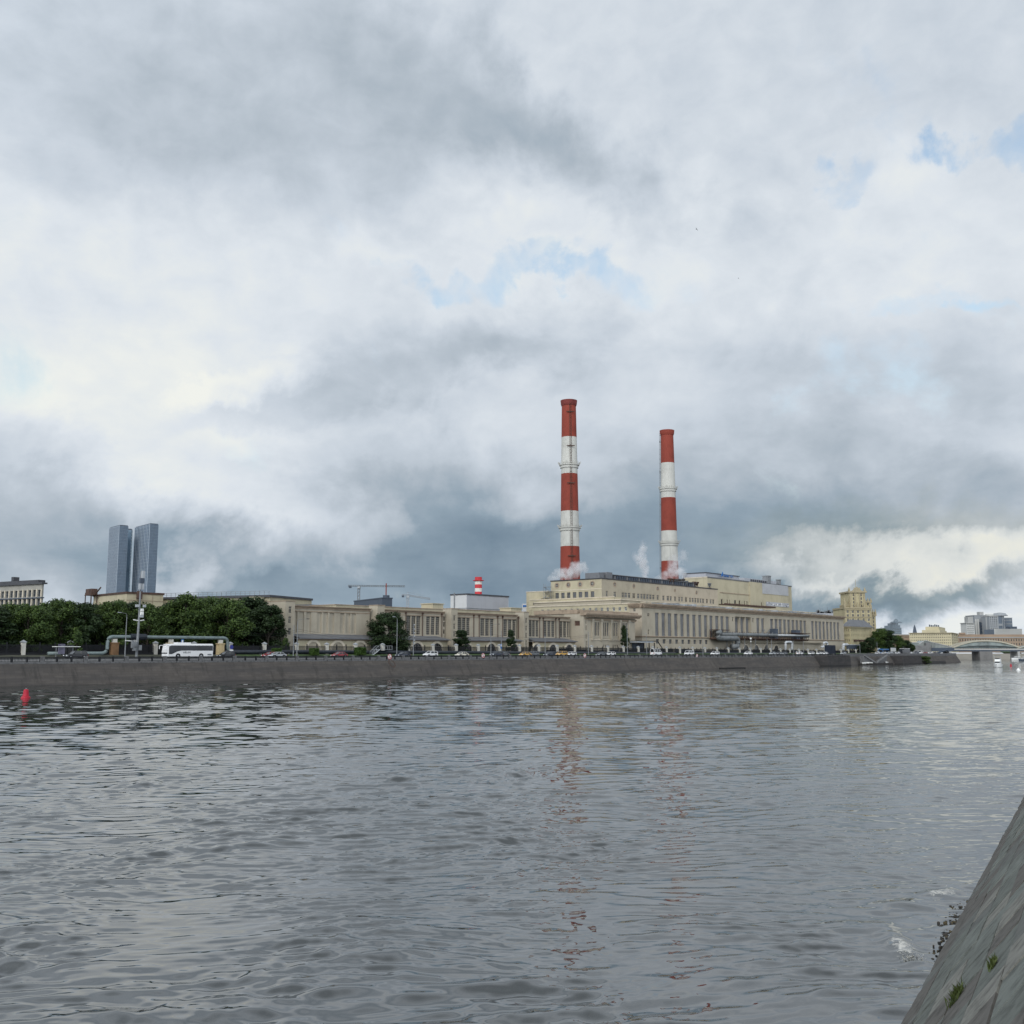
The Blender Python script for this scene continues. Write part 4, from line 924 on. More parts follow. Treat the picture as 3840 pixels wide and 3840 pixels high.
setback(x0, x1, 264.2, z0 - .4, 'long pale parapet block under the white windowless building', extra=[(xr0, xr1, 264.5, zr)], d2=285)
# dark pitched roof behind the blind gallery
rt = thing('rear_hall', B(190, 263, G0), 'low hall with a dark grey pitched roof behind the blind gallery', 'industrial building')
b = MB(B); xa, za = h1(3, 180, 380, 275); xb, zb = h1(3, 455, 380, 275); xc, zc = h1(3, 1045, 432, 275)
b.face([(186, 262.5, 19.9), (xc, 262.5, 19.9), (xc, 280, zc - .2), (186, 280, zc - .2)], 0); b.box(186, xc, 262.6, 300, G0, 19.8, 1); b.face([(xc, 262.5, 19.9), (xc, 280, zc - .2), (xc, 298, 19.9)], 0); b.face([(186, 298, 19.9), (xc, 298, 19.9), (xc, 280, zc - .2), (186, 280, zc - .2)], 0)
b.build('roof', [M['greyroof'], M['cream2']], rt)

# ---------------------------------------------------------------- boxes behind, found by their three visible edges
def cbox(uL, uC, uR, vT, Yc, ang, zbase=None):
    """plan of a block: near corner on the sight line uC at distance Yc; its right face runs at angle ang from +X"""
    c = hY(uC, vT, Yc); zt = c.z; dr_ = Vector((cos(R(ang)), sin(R(ang)), 0)); dl = Vector((-dr_.y, dr_.x, 0))
    def run(u, d):
        r = ray(u, vT); det = r.x * -d.y + r.y * d.x      # c + k d parallel to r in plan
        k = (c.y * r.x - c.x * r.y) / (r.y * d.x - r.x * d.y); return k
    return c, dr_, dl, run(uR, dr_), run(uL, dl), zt
def frm(c, a, b_): return lambda x, y, z: Vector((c.x, c.y, 0)) + a * x + b_ * y + Vector((0, 0, z))
def W1(x): return lambda a, z, t: (a, t, z)
RIGHT = lambda a, z, t: (a, t, z)     # on a frm(): right face, a along it
LEFT = lambda a, z, t: (t, a, z)
def grid_ops(L, z0, z1, n, rows, wf=.5, hf=.55, edge=.6):
    st = (L - 2 * edge) / n; hz_ = (z1 - z0) / rows
    return [(edge + st * (i + .5 - wf / 2), edge + st * (i + .5 + wf / 2), z0 + hz_ * (j + .5 - hf / 2), z0 + hz_ * (j + .5 + hf / 2)) for i in range(n) for j in range(rows)]
def block(root, cb, z0, wm, nR, nL, rows, pane='pane', mun='muntin', wf=.5, hf=.55, roofm='greyroof', zt=None, dep=.35, par=.6, wz0=None, wz1=None, nm='wall', cap='trim'):
    c, a, b_, LR, LL, z1 = cb; z1 = zt or z1; f = frm(c, a, b_); b = MB(f)
    w0, w1 = (wz0 if wz0 is not None else z0), (wz1 if wz1 is not None else z1 - .6)
    oR = grid_ops(LR, w0, w1, nR, rows, wf, hf) if nR else []; oL = grid_ops(LL, w0, w1, nL, rows, wf, hf) if nL else []
    wall(b, RIGHT, 0, LR, z0, z1, oR, dep); wall(b, LEFT, 0, LL, z0, z1, oL, dep)
    b.face([(LR, 0, z0), (LR, LL, z0), (LR, LL, z1), (LR, 0, z1)]); b.face([(0, LL, z0), (LR, LL, z0), (LR, LL, z1), (0, LL, z1)]); b.face([(0, 0, z1 - .05), (LR, 0, z1 - .05), (LR, LL, z1 - .05), (0, LL, z1 - .05)], 1)
    o = b.build(nm, [M[wm], M[roofm]], root)
    for P, ops in ((RIGHT, oR), (LEFT, oL)):
        for q in ops: simplewin(root, P, q, dep, pane, mun, fr=f)
    if par:
        b = MB(f); b.box(-par, LR + par, -par, 0.0, z1 - .5, z1 + .12); b.box(-par, -.001, 0.001, LL + par, z1 - .5, z1 + .12); b.build('cornice', M[cap], root)
    return o, f, LR, LL, z1
# white windowless building with a striped stack
cb = cbox(1690, 1751, 1907, 2226, 455, 49.9); wb = thing('windowless_building', (cb[0].x, cb[0].y, G0), 'white windowless sheet clad building behind the galleries', 'building')
o, f, LR, LL, z1 = block(wb, cb, G0, 'greywall', 0, 0, 1, par=.25, cap='darkroof')
b = MB(f); b.box(-.06, -.02, .1, LL, G0, z1 - .5); b.build('end_cladding', M['whitewall'], wb)
b = MB(f); b.box(-.1, LR + .1, -.12, -.05, z1 - 6.6, z1 - 6.3); b.box(-.14, -.08, 0, LL, z1 - 6.6, z1 - 6.3); b.box(-.3, -.1, LL * .72, LL * .78, G0, z1 + .6); b.build('cladding_strip', M['steel'], wb)
p = f(LR * .42, LL * .4, 0); zt = hY(1806, 2164, p.y).z
st = thing('striped_stack', (p.x, p.y, z1), 'short bright red and white banded stack on the white windowless building', 'stack'); prev = None
zz = [hY(1806, v, p.y).z for v in (2164, 2178, 2192, 2206, 2219, 2232)]; rad = 13.2 / 3840 * p.y
for i in range(5):
    b = MB(); b.lathe([(rad, zz[i + 1]), (rad, zz[i])], (p.x, p.y), 28, caps=(i == 0)); b.build('red_band' if i % 2 == 0 else 'white_band', M['redstack' if i % 2 == 0 else 'stackw'], st, smooth=False)
b = MB(); b.lathe([(rad, zz[1] - .2), (rad + .9, zz[1]), (rad + .9, zz[1] + .25), (rad, zz[1] + .25)], (p.x, p.y), 28, caps=False); b.build('gallery_ring', M['redstack'], st)
# dark blue grey box, cranes
cb = cbox(1328, 1432, 1471, 2241, 600, 30); db = thing('dark_clad_block', (cb[0].x, cb[0].y, G0), 'dark slate blue windowless block below the tower crane', 'building')
o, f, LR, LL, z1 = block(db, cb, G0, 'slate', 0, 0, 1, par=.3, cap='slate')
b = MB(f); b.tube([f(6, 8, z1), f(6, 8, z1 + 9)], .32, 8); b.build('red_flue', M['red'], db); b = MB(f); b.tube([f(4, 3, z1), f(4, 3, z1 + 1.6)], 2.0, 10); b.build('roof_fan', M['slate'], db)
def lattice(b, p, q, w, n, r=.12):
    p, q = Vector(p), Vector(q); t = (q - p).normalized(); x = t.cross(Vector((0, 0, 1)) if abs(t.z) < .9 else Vector((1, 0, 0))).normalized() * w / 2; y = t.cross(x).normalized() * w / 2
    cs = [x + y, x - y, -x - y, -x + y]
    for c in cs: b.tube([p + c, q + c], r, 4)
    for i in range(n):
        a, e_ = p + (q - p) * i / n, p + (q - p) * (i + 1) / n
        for j in range(4): b.tube([a + cs[j], e_ + cs[(j + 1) % 4]], r * .7, 3)
def crane(um, vt, vb, ul, ur, vj, Yd, label, m, yaw, up, slope=0):
    p = hY(um, vb, Yd); zt = hY(um, vj, Yd).z; t = thing('tower_crane', (p.x, p.y, G0), label, 'crane', 'tower cranes')
    sc = Yd / F
    b = MB(); lattice(b, (p.x, p.y, G0), (p.x, p.y, zt), 7.5 * sc, 18, .9 * sc); b.build('mast', M[m], t)
    d = Vector((cos(R(yaw)), sin(R(yaw)), 0)); k = lambda u: ((u - um) * sc) / d.x
    b = MB(); lattice(b, (p.x, p.y, zt + 2 * sc), Vector((p.x, p.y, zt + 2 * sc)) + d * k(ur) + Vector((0, 0, slope)), 5 * sc, 20, .7 * sc); b.build('jib', M[m], t)
    b = MB(); lattice(b, (p.x, p.y, zt + 2 * sc), Vector((p.x, p.y, zt + 2 * sc)) + d * k(ul), 5 * sc, 5, .7 * sc); b.build('counter_jib', M[m], t)
    b = MB(); q = Vector((p.x, p.y, zt)) + d * k(ul) * .8; b.box(q.x - 4 * sc, q.x + 4 * sc, q.y - 1.5, q.y + 1.5, zt - 6 * sc, zt + 1 * sc); b.build('counterweight', M['slate'], t)
    b = MB(); b.box(p.x - 3 * sc, p.x + 5 * sc, p.y - 2, p.y + 2, zt - 8 * sc, zt - 1 * sc); b.build('cab', M['steell'], t)
    if up:
        b = MB(); ap = Vector((p.x, p.y, zt + up * sc)); b.tube([(p.x, p.y, zt), ap], 1.2 * sc, 4); b.tube([ap, Vector((p.x, p.y, zt + 2 * sc)) + d * k(ur) * .7], .4 * sc, 3); b.tube([ap, Vector((p.x, p.y, zt + 2 * sc)) + d * k(ul) * .9], .4 * sc, 3); b.build('tie_bars', M[m], t)
crane(1345, 2195, 2243, 1305, 1515, 2199, 700, 'blue grey flat topped tower crane above the dark box', 'steel', 8, 0)
crane(1529, 2217, 2270, 1507, 1610, 2234, 950, 'pale distant tower crane with a pointed mast top', 'steell', 20, 14, -3)
# small white blue topped building
cb = cbox(1958, 1962, 1992, 2264, 640, 20); t = thing('small_distant_block', (cb[0].x, cb[0].y, G0), 'small white block with a blue top strip left of the office wing', 'building'); o, f, LR, LL, z1 = block(t, cb, G0, 'whitewall', 0, 0, 1, par=0)
b = MB(f); b.box(-.2, LR, -.3, -.05, z1 - 1.9, z1 - .9); b.build('blue_strip', M['blue'], t)

# ---------------------------------------------------------------- far left
def glass_tower(cb, label, fins_R, fins_L, dark):
    t = thing('glass_tower', (cb[0].x, cb[0].y, G0), label, 'skyscraper', 'glass towers on the left'); c, a, b_, LR, LL, z1 = cb; f = frm(c, a, b_)
    b = MB(f); b.box(0, LR, 0, LL, G0, z1); b.build('glass_facade', dark, t)
    b = MB(f); z = 90
    while z < z1: b.box(-.15, LR + .15, -.15, LL + .15, z, z + .55); z += 4.2
    b.build('floor_edges', M['towerfloor'], t)
    b = MB(f); n = fins_L
    for i in range(n + 1): y = LL * i / n; b.box(-.9, -.15, y - .55, y + .55, G0, z1 + .5)
    b.build('fins', M['towerfin'], t)
    b = MB(f); n = fins_R
    for i in range(n + 1): x = LR * i / n; b.box(x - .18, x + .18, -.5, -.15, G0, z1 + .5)
    b.build('mullions', M['towerfloor'], t)
    b = MB(f); b.box(.3, LR - .3, .3, LL - .3, z1, z1 + 1.4); b.build('roof_parapet', M['slate'], t)
M['tower1'] = glassmat('blue_tower_glass', (.115, .170, .245), .2, .8, var=.25, sc=.04); M['tower2'] = glassmat('pale_tower_glass', (.16, .235, .31), .2, .8, var=.25, sc=.04)
M['towerfloor'] = mat('tower_floor_edge', (.17, .22, .28), .4, .1); M['towerfin'] = mat('tower_fin', (.30, .35, .41), .4, .1)
glass_tower(cbox(413, 449, 481, 1972, 1300, 40), 'tall blue glass tower, broader of the left pair, with pale fins', 12, 9, M['tower1'])
glass_tower(cbox(470, 474, 497, 1989, 1350, 12), 'slightly lower pale glass tower behind the left blue tower', 10, 2, M['tower2'])
glass_tower(cbox(509, 563, 594, 1966, 1300, 40), 'tall blue glass tower on the right with bright fins, standing alone', 12, 10, M['tower1'])
# classical block at the left edge
cb = cbox(-60, 158, 165, 2190, 470, 60); t = thing('pilastered_block', (cb[0].x, cb[0].y, G0), 'cream office block with pale pilasters and dark glass behind the trees at the left edge', 'office building')
c, a, b_, LR, LL, z1 = cb; f = frm(c, a, b_); b = MB(f); n = 13; st = LL / n; ops = []
for i in range(n):
    for (q0, q1) in ((z1 - 5.7, z1 - 2.6), (z1 - 11.0, z1 - 6.7)): ops.append((i * st + .55, (i + 1) * st - .55, q0, q1))
wall(b, LEFT, 0, LL, G0, z1, ops, .7); wall(b, RIGHT, 0, LR, G0, z1, [], .5); b.build('wall', mat('grey_stone_render', (.30, .29, .26), .9, .08, .2), t)
for o in ops: window(t, LEFT, o, 2, 2, .15, 'pane', 'slate', .7, f)
b = MB(f); b.box(-.9, LR + 1, -1.1, LL, z1 + .01, z1 + .7); b.box(-.5, 3, 2, LL, z1 + .7, z1 + 2.0); b.box(4, 7, LL * .62, LL * .66, z1 + .7, z1 + 4.5); b.build('roof', M['darkroof'], t)
b = MB(f)
for i in range(n + 1): b.box(-.35, 0, i * st - .3, i * st + .3, G0, z1 - 2.3)
b.build('pilasters', M['trim'], t); b = MB(f); b.box(-.7, LR, -.8, LL, z1 - 6.5, z1 - 6.0); b.build('ledge', M['slate'], t)
# ochre service building behind the left trees
cb = cbox(352, 476, 613, 2220, 330, 44); t = thing('ochre_service_building', (cb[0].x, cb[0].y, G0), 'ochre windowless building with a rooftop stair frame behind the left trees', 'industrial building'); o, f, LR, LL, z1 = block(t, cb, G0, 'cream2', 0, 0, 1, par=.3, cap='rust')
b = MB(f); b.box(-.12, -.02, 0, LL, z1 - 3.3, z1 - 3.1); b.box(0, LR, -.12, -.02, z1 - 2.7, z1 - 2.5)
for x in (LR * .3, LR * .7): b.box(x, x + .12, -.1, -.02, G0, z1)
b.build('joint_lines', M['cornice'], t)
b = MB(f)
for y in (LL - 4, LL + 1):
    for x in (-2.4, -.5): b.tube([f(x, y, 14), f(x, y, z1 + .8)], .18, 5)
for z in (z1 - 4, z1 - .2): b.box(-2.6, -.2, LL - 4.5, LL + 1.4, z, z + .3)
b.tube([f(-1.4, LL + 1, 17), f(-1.4, LL - 4, z1 - 4)], .25, 5); b.tube([f(-1.4, LL - 4, z1 - .2), f(-1.4, LL - 9, z1 + 2.2)], .25, 5); b.box(-2.4, -.4, LL - 4, LL + 1, z1 + .1, z1 + 2.0)
b.build('stair_frame', M['rust'], t)
b = MB(f); b.box(LR * .26, LR * .38, -1.2, 0, z1 - 2.2, z1 + .4); b.box(LR * .31, LR * .33, -1.0, -.6, z1 - 6, z1 - 2); b.build('roof_platform', M['rust'], t)
# long low roofed building right of it
pa, pb = hY(612, 2240, 345), hY(1012, 2254, 330); t = thing('long_rear_building', (pa.x, pa.y, G0), 'long low building with a railed flat roof behind the tree crowns', 'industrial building')
d = (pb - pa); d.z = 0; Ln = d.length; d.normalize(); f = frm(pa, d, Vector((-d.y, d.x, 0))); b = MB(f); b.box(0, Ln, 0, 25, G0, pa.z - .7); b.build('wall', M['cream2'], t)
b = MB(f); b.box(-.5, Ln + .5, -.8, 25, pa.z - .69, pa.z); b.build('roof', M['darkroof'], t)
b = MB(f)
for k in range(24): b.box(k * Ln / 23 - .05, k * Ln / 23 + .05, -.6, -.5, pa.z, pa.z + 1.3)
b.box(0, Ln, -.6, -.5, pa.z + 1.2, pa.z + 1.32); b.box(0, Ln, -.6, -.5, pa.z + .6, pa.z + .7); b.build('roof_railing', M['steel'], t)
b = MB(f); k0, k1 = Ln * .83, Ln * .955; b.box(k0, k1, -2, 6, G0, hY(960, 2241, 335).z); b.build('roof_room', M['cream2'], t)
b = MB(f); b.box(1, Ln * .25, -.05, 0, pa.z - 8, pa.z - 3); b.build('dark_window', M['paned'], t)
# ---------------------------------------------------------------- right bank: residential tower, houses, towers, bridge
ZR.update({9: (3280, 2340, .18634), 10: (2940, 2340, .18634), 11: (3580, 2400, .13458), 12: (3600, 2280, .12422)})
M['ochre'] = mat('ochre_stone', (.41, .36, .225), .9, .10, .1, .3); M['ochre2'] = mat('ochre_stone_trim', (.33, .285, .19), .9, .1, .2, .2)
def uvx(k, x): return uv(k, x, 0)[0]
def uvy(k, y): return uv(k, 0, y)[1]
rt = hY(uvx(7, 1567), 2444, 650); tower = thing('residential_tower', (rt.x, rt.y, G0), 'ochre stepped residential tower with finials on its roofline', 'residential tower')
def fblock(root, k, x0, x1, ytop, Yd, wm, n, rows, z0=G0, wy=None, depth=18, name='wall', wf=.42, hf=.6, pane='paned', cap='ochre2', par=.5, dep=.3):
    """a block seen square on: x0, x1, ytop are read from zoom k, Yd is how far its front stands"""
    a = hY(uvx(k, x0), uvy(k, ytop), Yd); c = hY(uvx(k, x1), uvy(k, ytop), Yd); LR = c.x - a.x; z1 = a.z
    f = lambda x, y, z: Vector((a.x + x, Yd + y, z)); b = MB(f); ops = []
    if rows:
        ws = [EYE + (hY(uvx(k, x0), uvy(k, y), Yd).z - EYE) for y in rows] if isinstance(rows, list) else None
        if ws is None: ops = grid_ops(LR, wy[0] if wy else z0 + 2, wy[1] if wy else z1 - 1, n, rows, wf, hf)
        else:
            st = LR / n
            for z in ws:
                for i in range(n): ops.append((st * (i + .5 - wf / 2), st * (i + .5 + wf / 2), z - .8, z + .8))
    wall(b, RIGHT, 0, LR, z0, z1, ops, dep); b.face([(0, 0, z0), (0, depth, z0), (0, depth, z1), (0, 0, z1)]); b.face([(LR, 0, z0), (LR, depth, z0), (LR, depth, z1), (LR, 0, z1)]); b.face([(0, 0, z1 - .03), (LR, 0, z1 - .03), (LR, depth, z1 - .03), (0, depth, z1 - .03)])
    b.face([(0, depth, z0), (LR, depth, z0), (LR, depth, z1), (0, depth, z1)])
    b.build(name, M[wm], root)
    for o in ops: simplewin(root, RIGHT, o, dep, pane, 'muntin', fr=f, cross=(Yd < 700))
    if par: b = MB(f); b.box(-par, LR + par, -par, 0, z1 - .9, z1 + .1); b.box(-par, 0, .002, depth, z1 - .9, z1 + .1); b.box(LR, LR + par, .002, depth, z1 - .9, z1 + .1); b.build('cornice', M[cap], root)
    return f, LR, z1
def finials(root, f, LR, z, n, h_, y=-.2):
    b = MB(f)
    for i in range(n):
        x = LR * i / (n - 1); b.box(x - .55, x + .55, y, y + 1.1, z, z + h_ * .45); b.loft([[(x - .4, y + .1, z + h_ * .45), (x + .4, y + .1, z + h_ * .45), (x + .4, y + .9, z + h_ * .45), (x - .4, y + .9, z + h_ * .45)], [(x - .1, y + .4, z + h_), (x + .1, y + .4, z + h_), (x + .1, y + .6, z + h_), (x - .1, y + .6, z + h_)]])
    b.build('finials', M['ochre2'], root)
f, LR, z1 = fblock(tower, 7, 1408, 1745, 612, 650, 'ochre', 5, [668, 718, 772, 823, 872], depth=24); finials(tower, f, LR, z1, 5, 3.2)
b = MB(f)
for y in (645, 737, 850): z = hY(3200, uvy(7, y), 650).z; b.box(-.3, LR + .3, -.35, 0, z - .3, z + .3)
for i in range(6): x = LR * i / 5; b.box(max(-.25, x - .35), x + .35, -.22, 0, G0, z1 - .9)
b.build('string_course', M['ochre2'], tower)
f, LR, z1 = fblock(tower, 7, 1465, 1668, 405, 652, 'ochre', 2, [452, 500, 547, 592], z0=hY(3200, uvy(7, 611), 650).z, depth=18, name='upper_shaft', wf=.17, par=.9); finials(tower, f, LR, z1, 4, 2.6)
b = MB(f); b.prism([(LR * .22, z1 + .1), (LR * .78, z1 + .1), (LR * .5, z1 + 2.6)], 0, 0) if False else b.loft([[(LR * .2, y, z1 + .1), (LR * .8, y, z1 + .1), (LR * .5, y, z1 + 2.8)] for y in (-.6, 2)]); b.tube([f(LR * .62, 6, z1), f(LR * .62, 6, z1 + 8)], .12, 4)
for i in range(4): x = LR * (.06 + .88 * i / 3); b.box(x - .5, x + .5, -.3, 0, hY(3200, uvy(7, 611), 650).z, z1 - .9)
b.build('pediment', M['ochre2'], tower)
f, LR, z1 = fblock(tower, 7, 1669, 1745, 535, 653, 'ochre', 1, [572], z0=hY(3200, uvy(7, 611), 650).z, depth=14, name='side_shaft', wf=.3); finials(tower, f, LR, z1, 3, 2.2)
f, LR, z1 = fblock(tower, 7, 1409, 1464, 580, 653, 'ochre', 0, 0, z0=hY(3200, uvy(7, 611), 650).z, depth=10, name='side_turret', par=.3); finials(tower, f, LR, z1, 2, 4.5)
f, LR, z1 = fblock(tower, 7, 1746, 1805, 705, 656, 'ochre', 1, [752, 798, 842, 884], depth=16, name='side_wing', wf=.3); finials(tower, f, LR, z1, 3, 3.6)
# apartment house along the embankment below the tower
cb = cbox(3160, 3189, 3268, uvy(7, 862), 613, 49.9); ap = thing('apartment_house', (cb[0].x, cb[0].y, G0), 'ochre apartment house with a hipped grey roof between the hall end and the trees', 'apartment house')
o, f, LR, LL, z1 = block(ap, cb, G0, 'ochre', 13, 3, 5, 'paned', 'muntin', .38, .5, cap='ochre2', par=.7)
b = MB(f); b.loft([[(-.9, -.9, z1 + .13), (LR + .9, -.9, z1 + .13), (LR + .9, LL + .9, z1 + .13), (-.9, LL + .9, z1 + .13)], [(5, LL * .48, z1 + 4.4), (LR - 5, LL * .48, z1 + 4.4), (LR - 5, LL * .52, z1 + 4.4), (5, LL * .52, z1 + 4.4)]]); b.build('roof', M['greyroof'], ap)
b = MB(f)
for i in range(4): b.box(LR * (.12 + .22 * i), LR * (.12 + .22 * i) + 5, -1.2, 0, z1 - 8.6, z1 - 7.6)
b.build('balconies', M['rust'], ap)
fl = thing('rear_roof_block', hY(3110, 2444, 700), 'low grey roofline with aerials behind the right end of the hall', 'building'); b = MB()
q0, q1 = hY(uvx(7, 1020), uvy(7, 688), 700), hY(uvx(7, 1412), uvy(7, 688), 700); b.box(q0.x, q1.x, 700, 720, G0, q0.z); rj = random.Random(8)
for i in range(26): x = rj.uniform(q0.x, q1.x - 2); b.box(x, x + rj.uniform(.5, 2.5), 700.5, 703, q0.z, q0.z + rj.uniform(.5, 2.4), 1)
for i in range(5): x = rj.uniform(q0.x, q1.x); b.tube([(x, 702, q0.z), (x, 702, q0.z + rj.uniform(3, 6))], .09, 4, 1)
b.build('roofline', [M['greywall'], M['steel']], fl)

# spired tower far off
M['farglass'] = glassmat('far_blue_glass', (.14, .175, .205), .3, .5, var=.2, sc=.03); M['farpale'] = mat('far_pale_stone', (.34, .34, .33), .9, .06, .05)
spx = hY(uvx(8, 490), 2444, 1900); sp = thing('spired_tower', (spx.x, spx.y, G0), 'distant blue grey tower stepping up to a thin spire', 'skyscraper')
for i, (x0, x1, y) in enumerate(((436, 545, 765), (455, 530, 738), (466, 508, 712))): fblock(sp, 8, x0, x1, y, 1900 + i * 6, 'farglass', 9 - 2 * i, 10 if i == 0 else 3, z0=G0 if i == 0 else hY(3360, uvy(8, (765, 738)[i - 1]), 1900).z, depth=60 - i * 12, name='tower_stage', par=0, pane='pane', dep=.5)
q = hY(uvx(8, 484), uvy(8, 712), 1925); b = MB(); zt = hY(3360, uvy(8, 664), 1925).z; b.lathe([(12, q.z), (9, q.z + (zt - q.z) * .3), (5, q.z + (zt - q.z) * .36), (3.6, q.z + (zt - q.z) * .7), (.8, zt)], (q.x, q.y), 8); b.build('spire', M['farglass'], sp)
# long cream apartment block
cb = cbox(uvx(8, 632), uvx(8, 1108), uvx(8, 1182), uvy(8, 822), 1080, 62); ca = thing('cream_apartment_block', (cb[0].x, cb[0].y, G0), 'long cream apartment block with rows of small windows behind the bridge lobby', 'apartment house')
M['farcream'] = mat('far_cream', (.50, .445, .30), .9, .06, .05, .1); M['farbrown'] = mat('far_brown', (.30, .225, .165), .9, .08, .05, .1)
o, f, LR, LL, z1 = block(ca, cb, G0, 'farcream', 3, 22, 7, 'paned', 'muntin', .42, .5, cap='ochre2', par=1.0)
b = MB(f); b.box(6, LR - 3, LL * .3, LL * .62, z1 + .1, z1 + 6.5); b.box(3, LR - 1, LL * .27, LL * .7, z1 + .1, z1 + 3.0); b.build('roof_storey', M['farcream'], ca); b = MB(f)
for k in range(6): b.box(10 + k, 11 + k, LL * (.30 + .045 * k), LL * (.33 + .045 * k), z1 + 6.5, z1 + 8.2 + .4 * (k % 3))
b.loft([[(4, LL - 7, z1), (8, LL - 7, z1), (8, LL - 3, z1), (4, LL - 3, z1)], [(5, LL - 6, z1 + 6), (7, LL - 6, z1 + 6), (7, LL - 4, z1 + 6), (5, LL - 4, z1 + 6)], [(5.9, LL - 5.1, z1 + 9), (6.1, LL - 5.1, z1 + 9), (6.1, LL - 4.9, z1 + 9), (5.9, LL - 4.9, z1 + 9)]]); b.build('roof_fittings', M['slate'], ca)
bb = thing('brown_block', hY(uvx(8, 590), 2444, 1150), 'low brown block squeezed between the trees and the long cream apartments', 'building'); fblock(bb, 8, 470, 640, 842, 1150, 'farbrown', 12, 4, depth=20, cap='farpale', par=.6, wf=.4)
# tower cluster
cl = lambda nm, lb, k, x0, x1, y, Yd, m, n, rows, **kw: fblock(thing(nm, hY(uvx(k, (x0 + x1) / 2), 2444, Yd), lb, 'high rise', 'high rise blocks above the bridge'), k, x0, x1, y, Yd, m, n, rows, **kw)
M['fargrey'] = mat('far_grey_panel', (.27, .285, .30), .7, .06, .05); M['farwhite'] = mat('far_white_panel', (.50, .50, .48), .7, .06, .05); M['farslate'] = glassmat('far_dark_glass', (.075, .10, .135), .2, .6, var=.2, sc=.02)
f, LR, z1 = cl('high_rise', 'pale gridded high rise, lowest and leftmost of the cluster', 12, 195, 428, 445, 1500, 'farwhite', 7, 14, pane='pane', par=1.2, cap='farpale', wf=.6, depth=20)
b = MB(f); b.box(LR * .3, LR * .95, 2, 14, z1, z1 + 9); b.build('roof_room', M['farpale'], bpy.data.objects['high_rise'])
f, LR, z1 = cl('high_rise', 'grey high rise with a recessed band of blue glass turning yellow low down', 12, 432, 775, 215, 1520, 'fargrey', 3, 1, wf=.5, hf=.98, pane='farslate', par=.5, cap='fargrey', depth=30) if False else fblock(thing('high_rise', hY(3670, 2444, 1520), 'grey high rise with a broad strip of blue glass down its face', 'high rise', 'high rise blocks above the bridge'), 12, 432, 775, 215, 1520, 'fargrey', 0, 0, par=.5, cap='fargrey', depth=30)
ro = [o for o in COL.objects if o.get('label', '').startswith('grey high rise with a broad')][0]; b = MB(f)
for (x0, x1) in ((.02, .16), (.22, .36)): b.box(LR * x0, LR * x1, -.6, 0, G0, z1 - 6)
b.build('pilasters', M['farwhite'], ro); b = MB(f)
z = 30
while z < z1 - 14: b.box(LR * .50, LR * .98, -1.4, -.05, z, z + 3.3); z += 4
b.build('glass_strip', M['farslate'], ro); b = MB(f); b.box(LR * .38, LR * .50, -.5, 0, G0, z1 - 10); b.build('dark_strip', M['slate'], ro); b = MB(f); b.box(LR * .55, LR * .9, 3, 12, z1, z1 + 5); b.build('roof_room', M['farpale'], ro)
# round fronted one
t = thing('high_rise', hY(3707, 2444, 1480), 'pale high rise with a rounded white front in the middle of the cluster', 'high rise', 'high rise blocks above the bridge')
f, LR, z1 = fblock(t, 12, 880, 1135, 235, 1490, 'fargrey', 4, 16, pane='paned', par=.5, cap='farpale', depth=25)
q = hY(uvx(12, 890), uvy(12, 190), 1500); rad = (1000 - 775) / 2 * .12422 / F * 1500; b = MB(); b.lathe([(rad, G0), (rad, q.z - 2), (rad * 1.06, q.z - 2), (rad * 1.06, q.z)], (q.x, q.y), 24); b.build('round_front', M['farwhite'], t); b = MB()
z = 26
while z < q.z - 12: b.loft([[(q.x + (rad + o_) * cos(a), q.y + (rad + o_) * sin(a), z + dz) for a in [R(-95 + 70 * k / 10) for k in range(11)]] for o_, dz in ((.1, 0), (.35, 0), (.35, 1.7), (.1, 1.7))], closed=False); z += 4.1
b.build('window_bands', M['paned'], t)
t = thing('high_rise', hY(3750, 2444, 1540), 'dark glass high rise with a small round turret on its roof', 'high rise', 'high rise blocks above the bridge'); f, LR, z1 = fblock(t, 12, 1125, 1320, 210, 1540, 'farslate', 0, 0, par=.6, cap='fargrey', depth=25)
b = MB(f)
for x in (0, LR * .66, LR * .9): b.box(x, x + LR * .09, -.8, 0, G0, z1)
b.box(LR * .1, LR * .66, -.9, 0, z1 - 16, z1 - 13); b.build('pale_strips', M['fargrey'], t); b = MB(); q = hY(uvx(12, 1192), uvy(12, 140), 1548); b.lathe([(11, z1), (11, q.z - 5), (8, q.z - 1), (2, q.z)], (q.x, q.y), 14); b.build('turret', M['fargrey'], t)
f, LR, z1 = cl('high_rise', 'grey high rise at the right of the cluster with a white grid of windows', 12, 1321, 1570, 292, 1560, 'farslate', 8, 9, pane='farwhite', par=.4, cap='fargrey', wf=.4, hf=.35, depth=25)
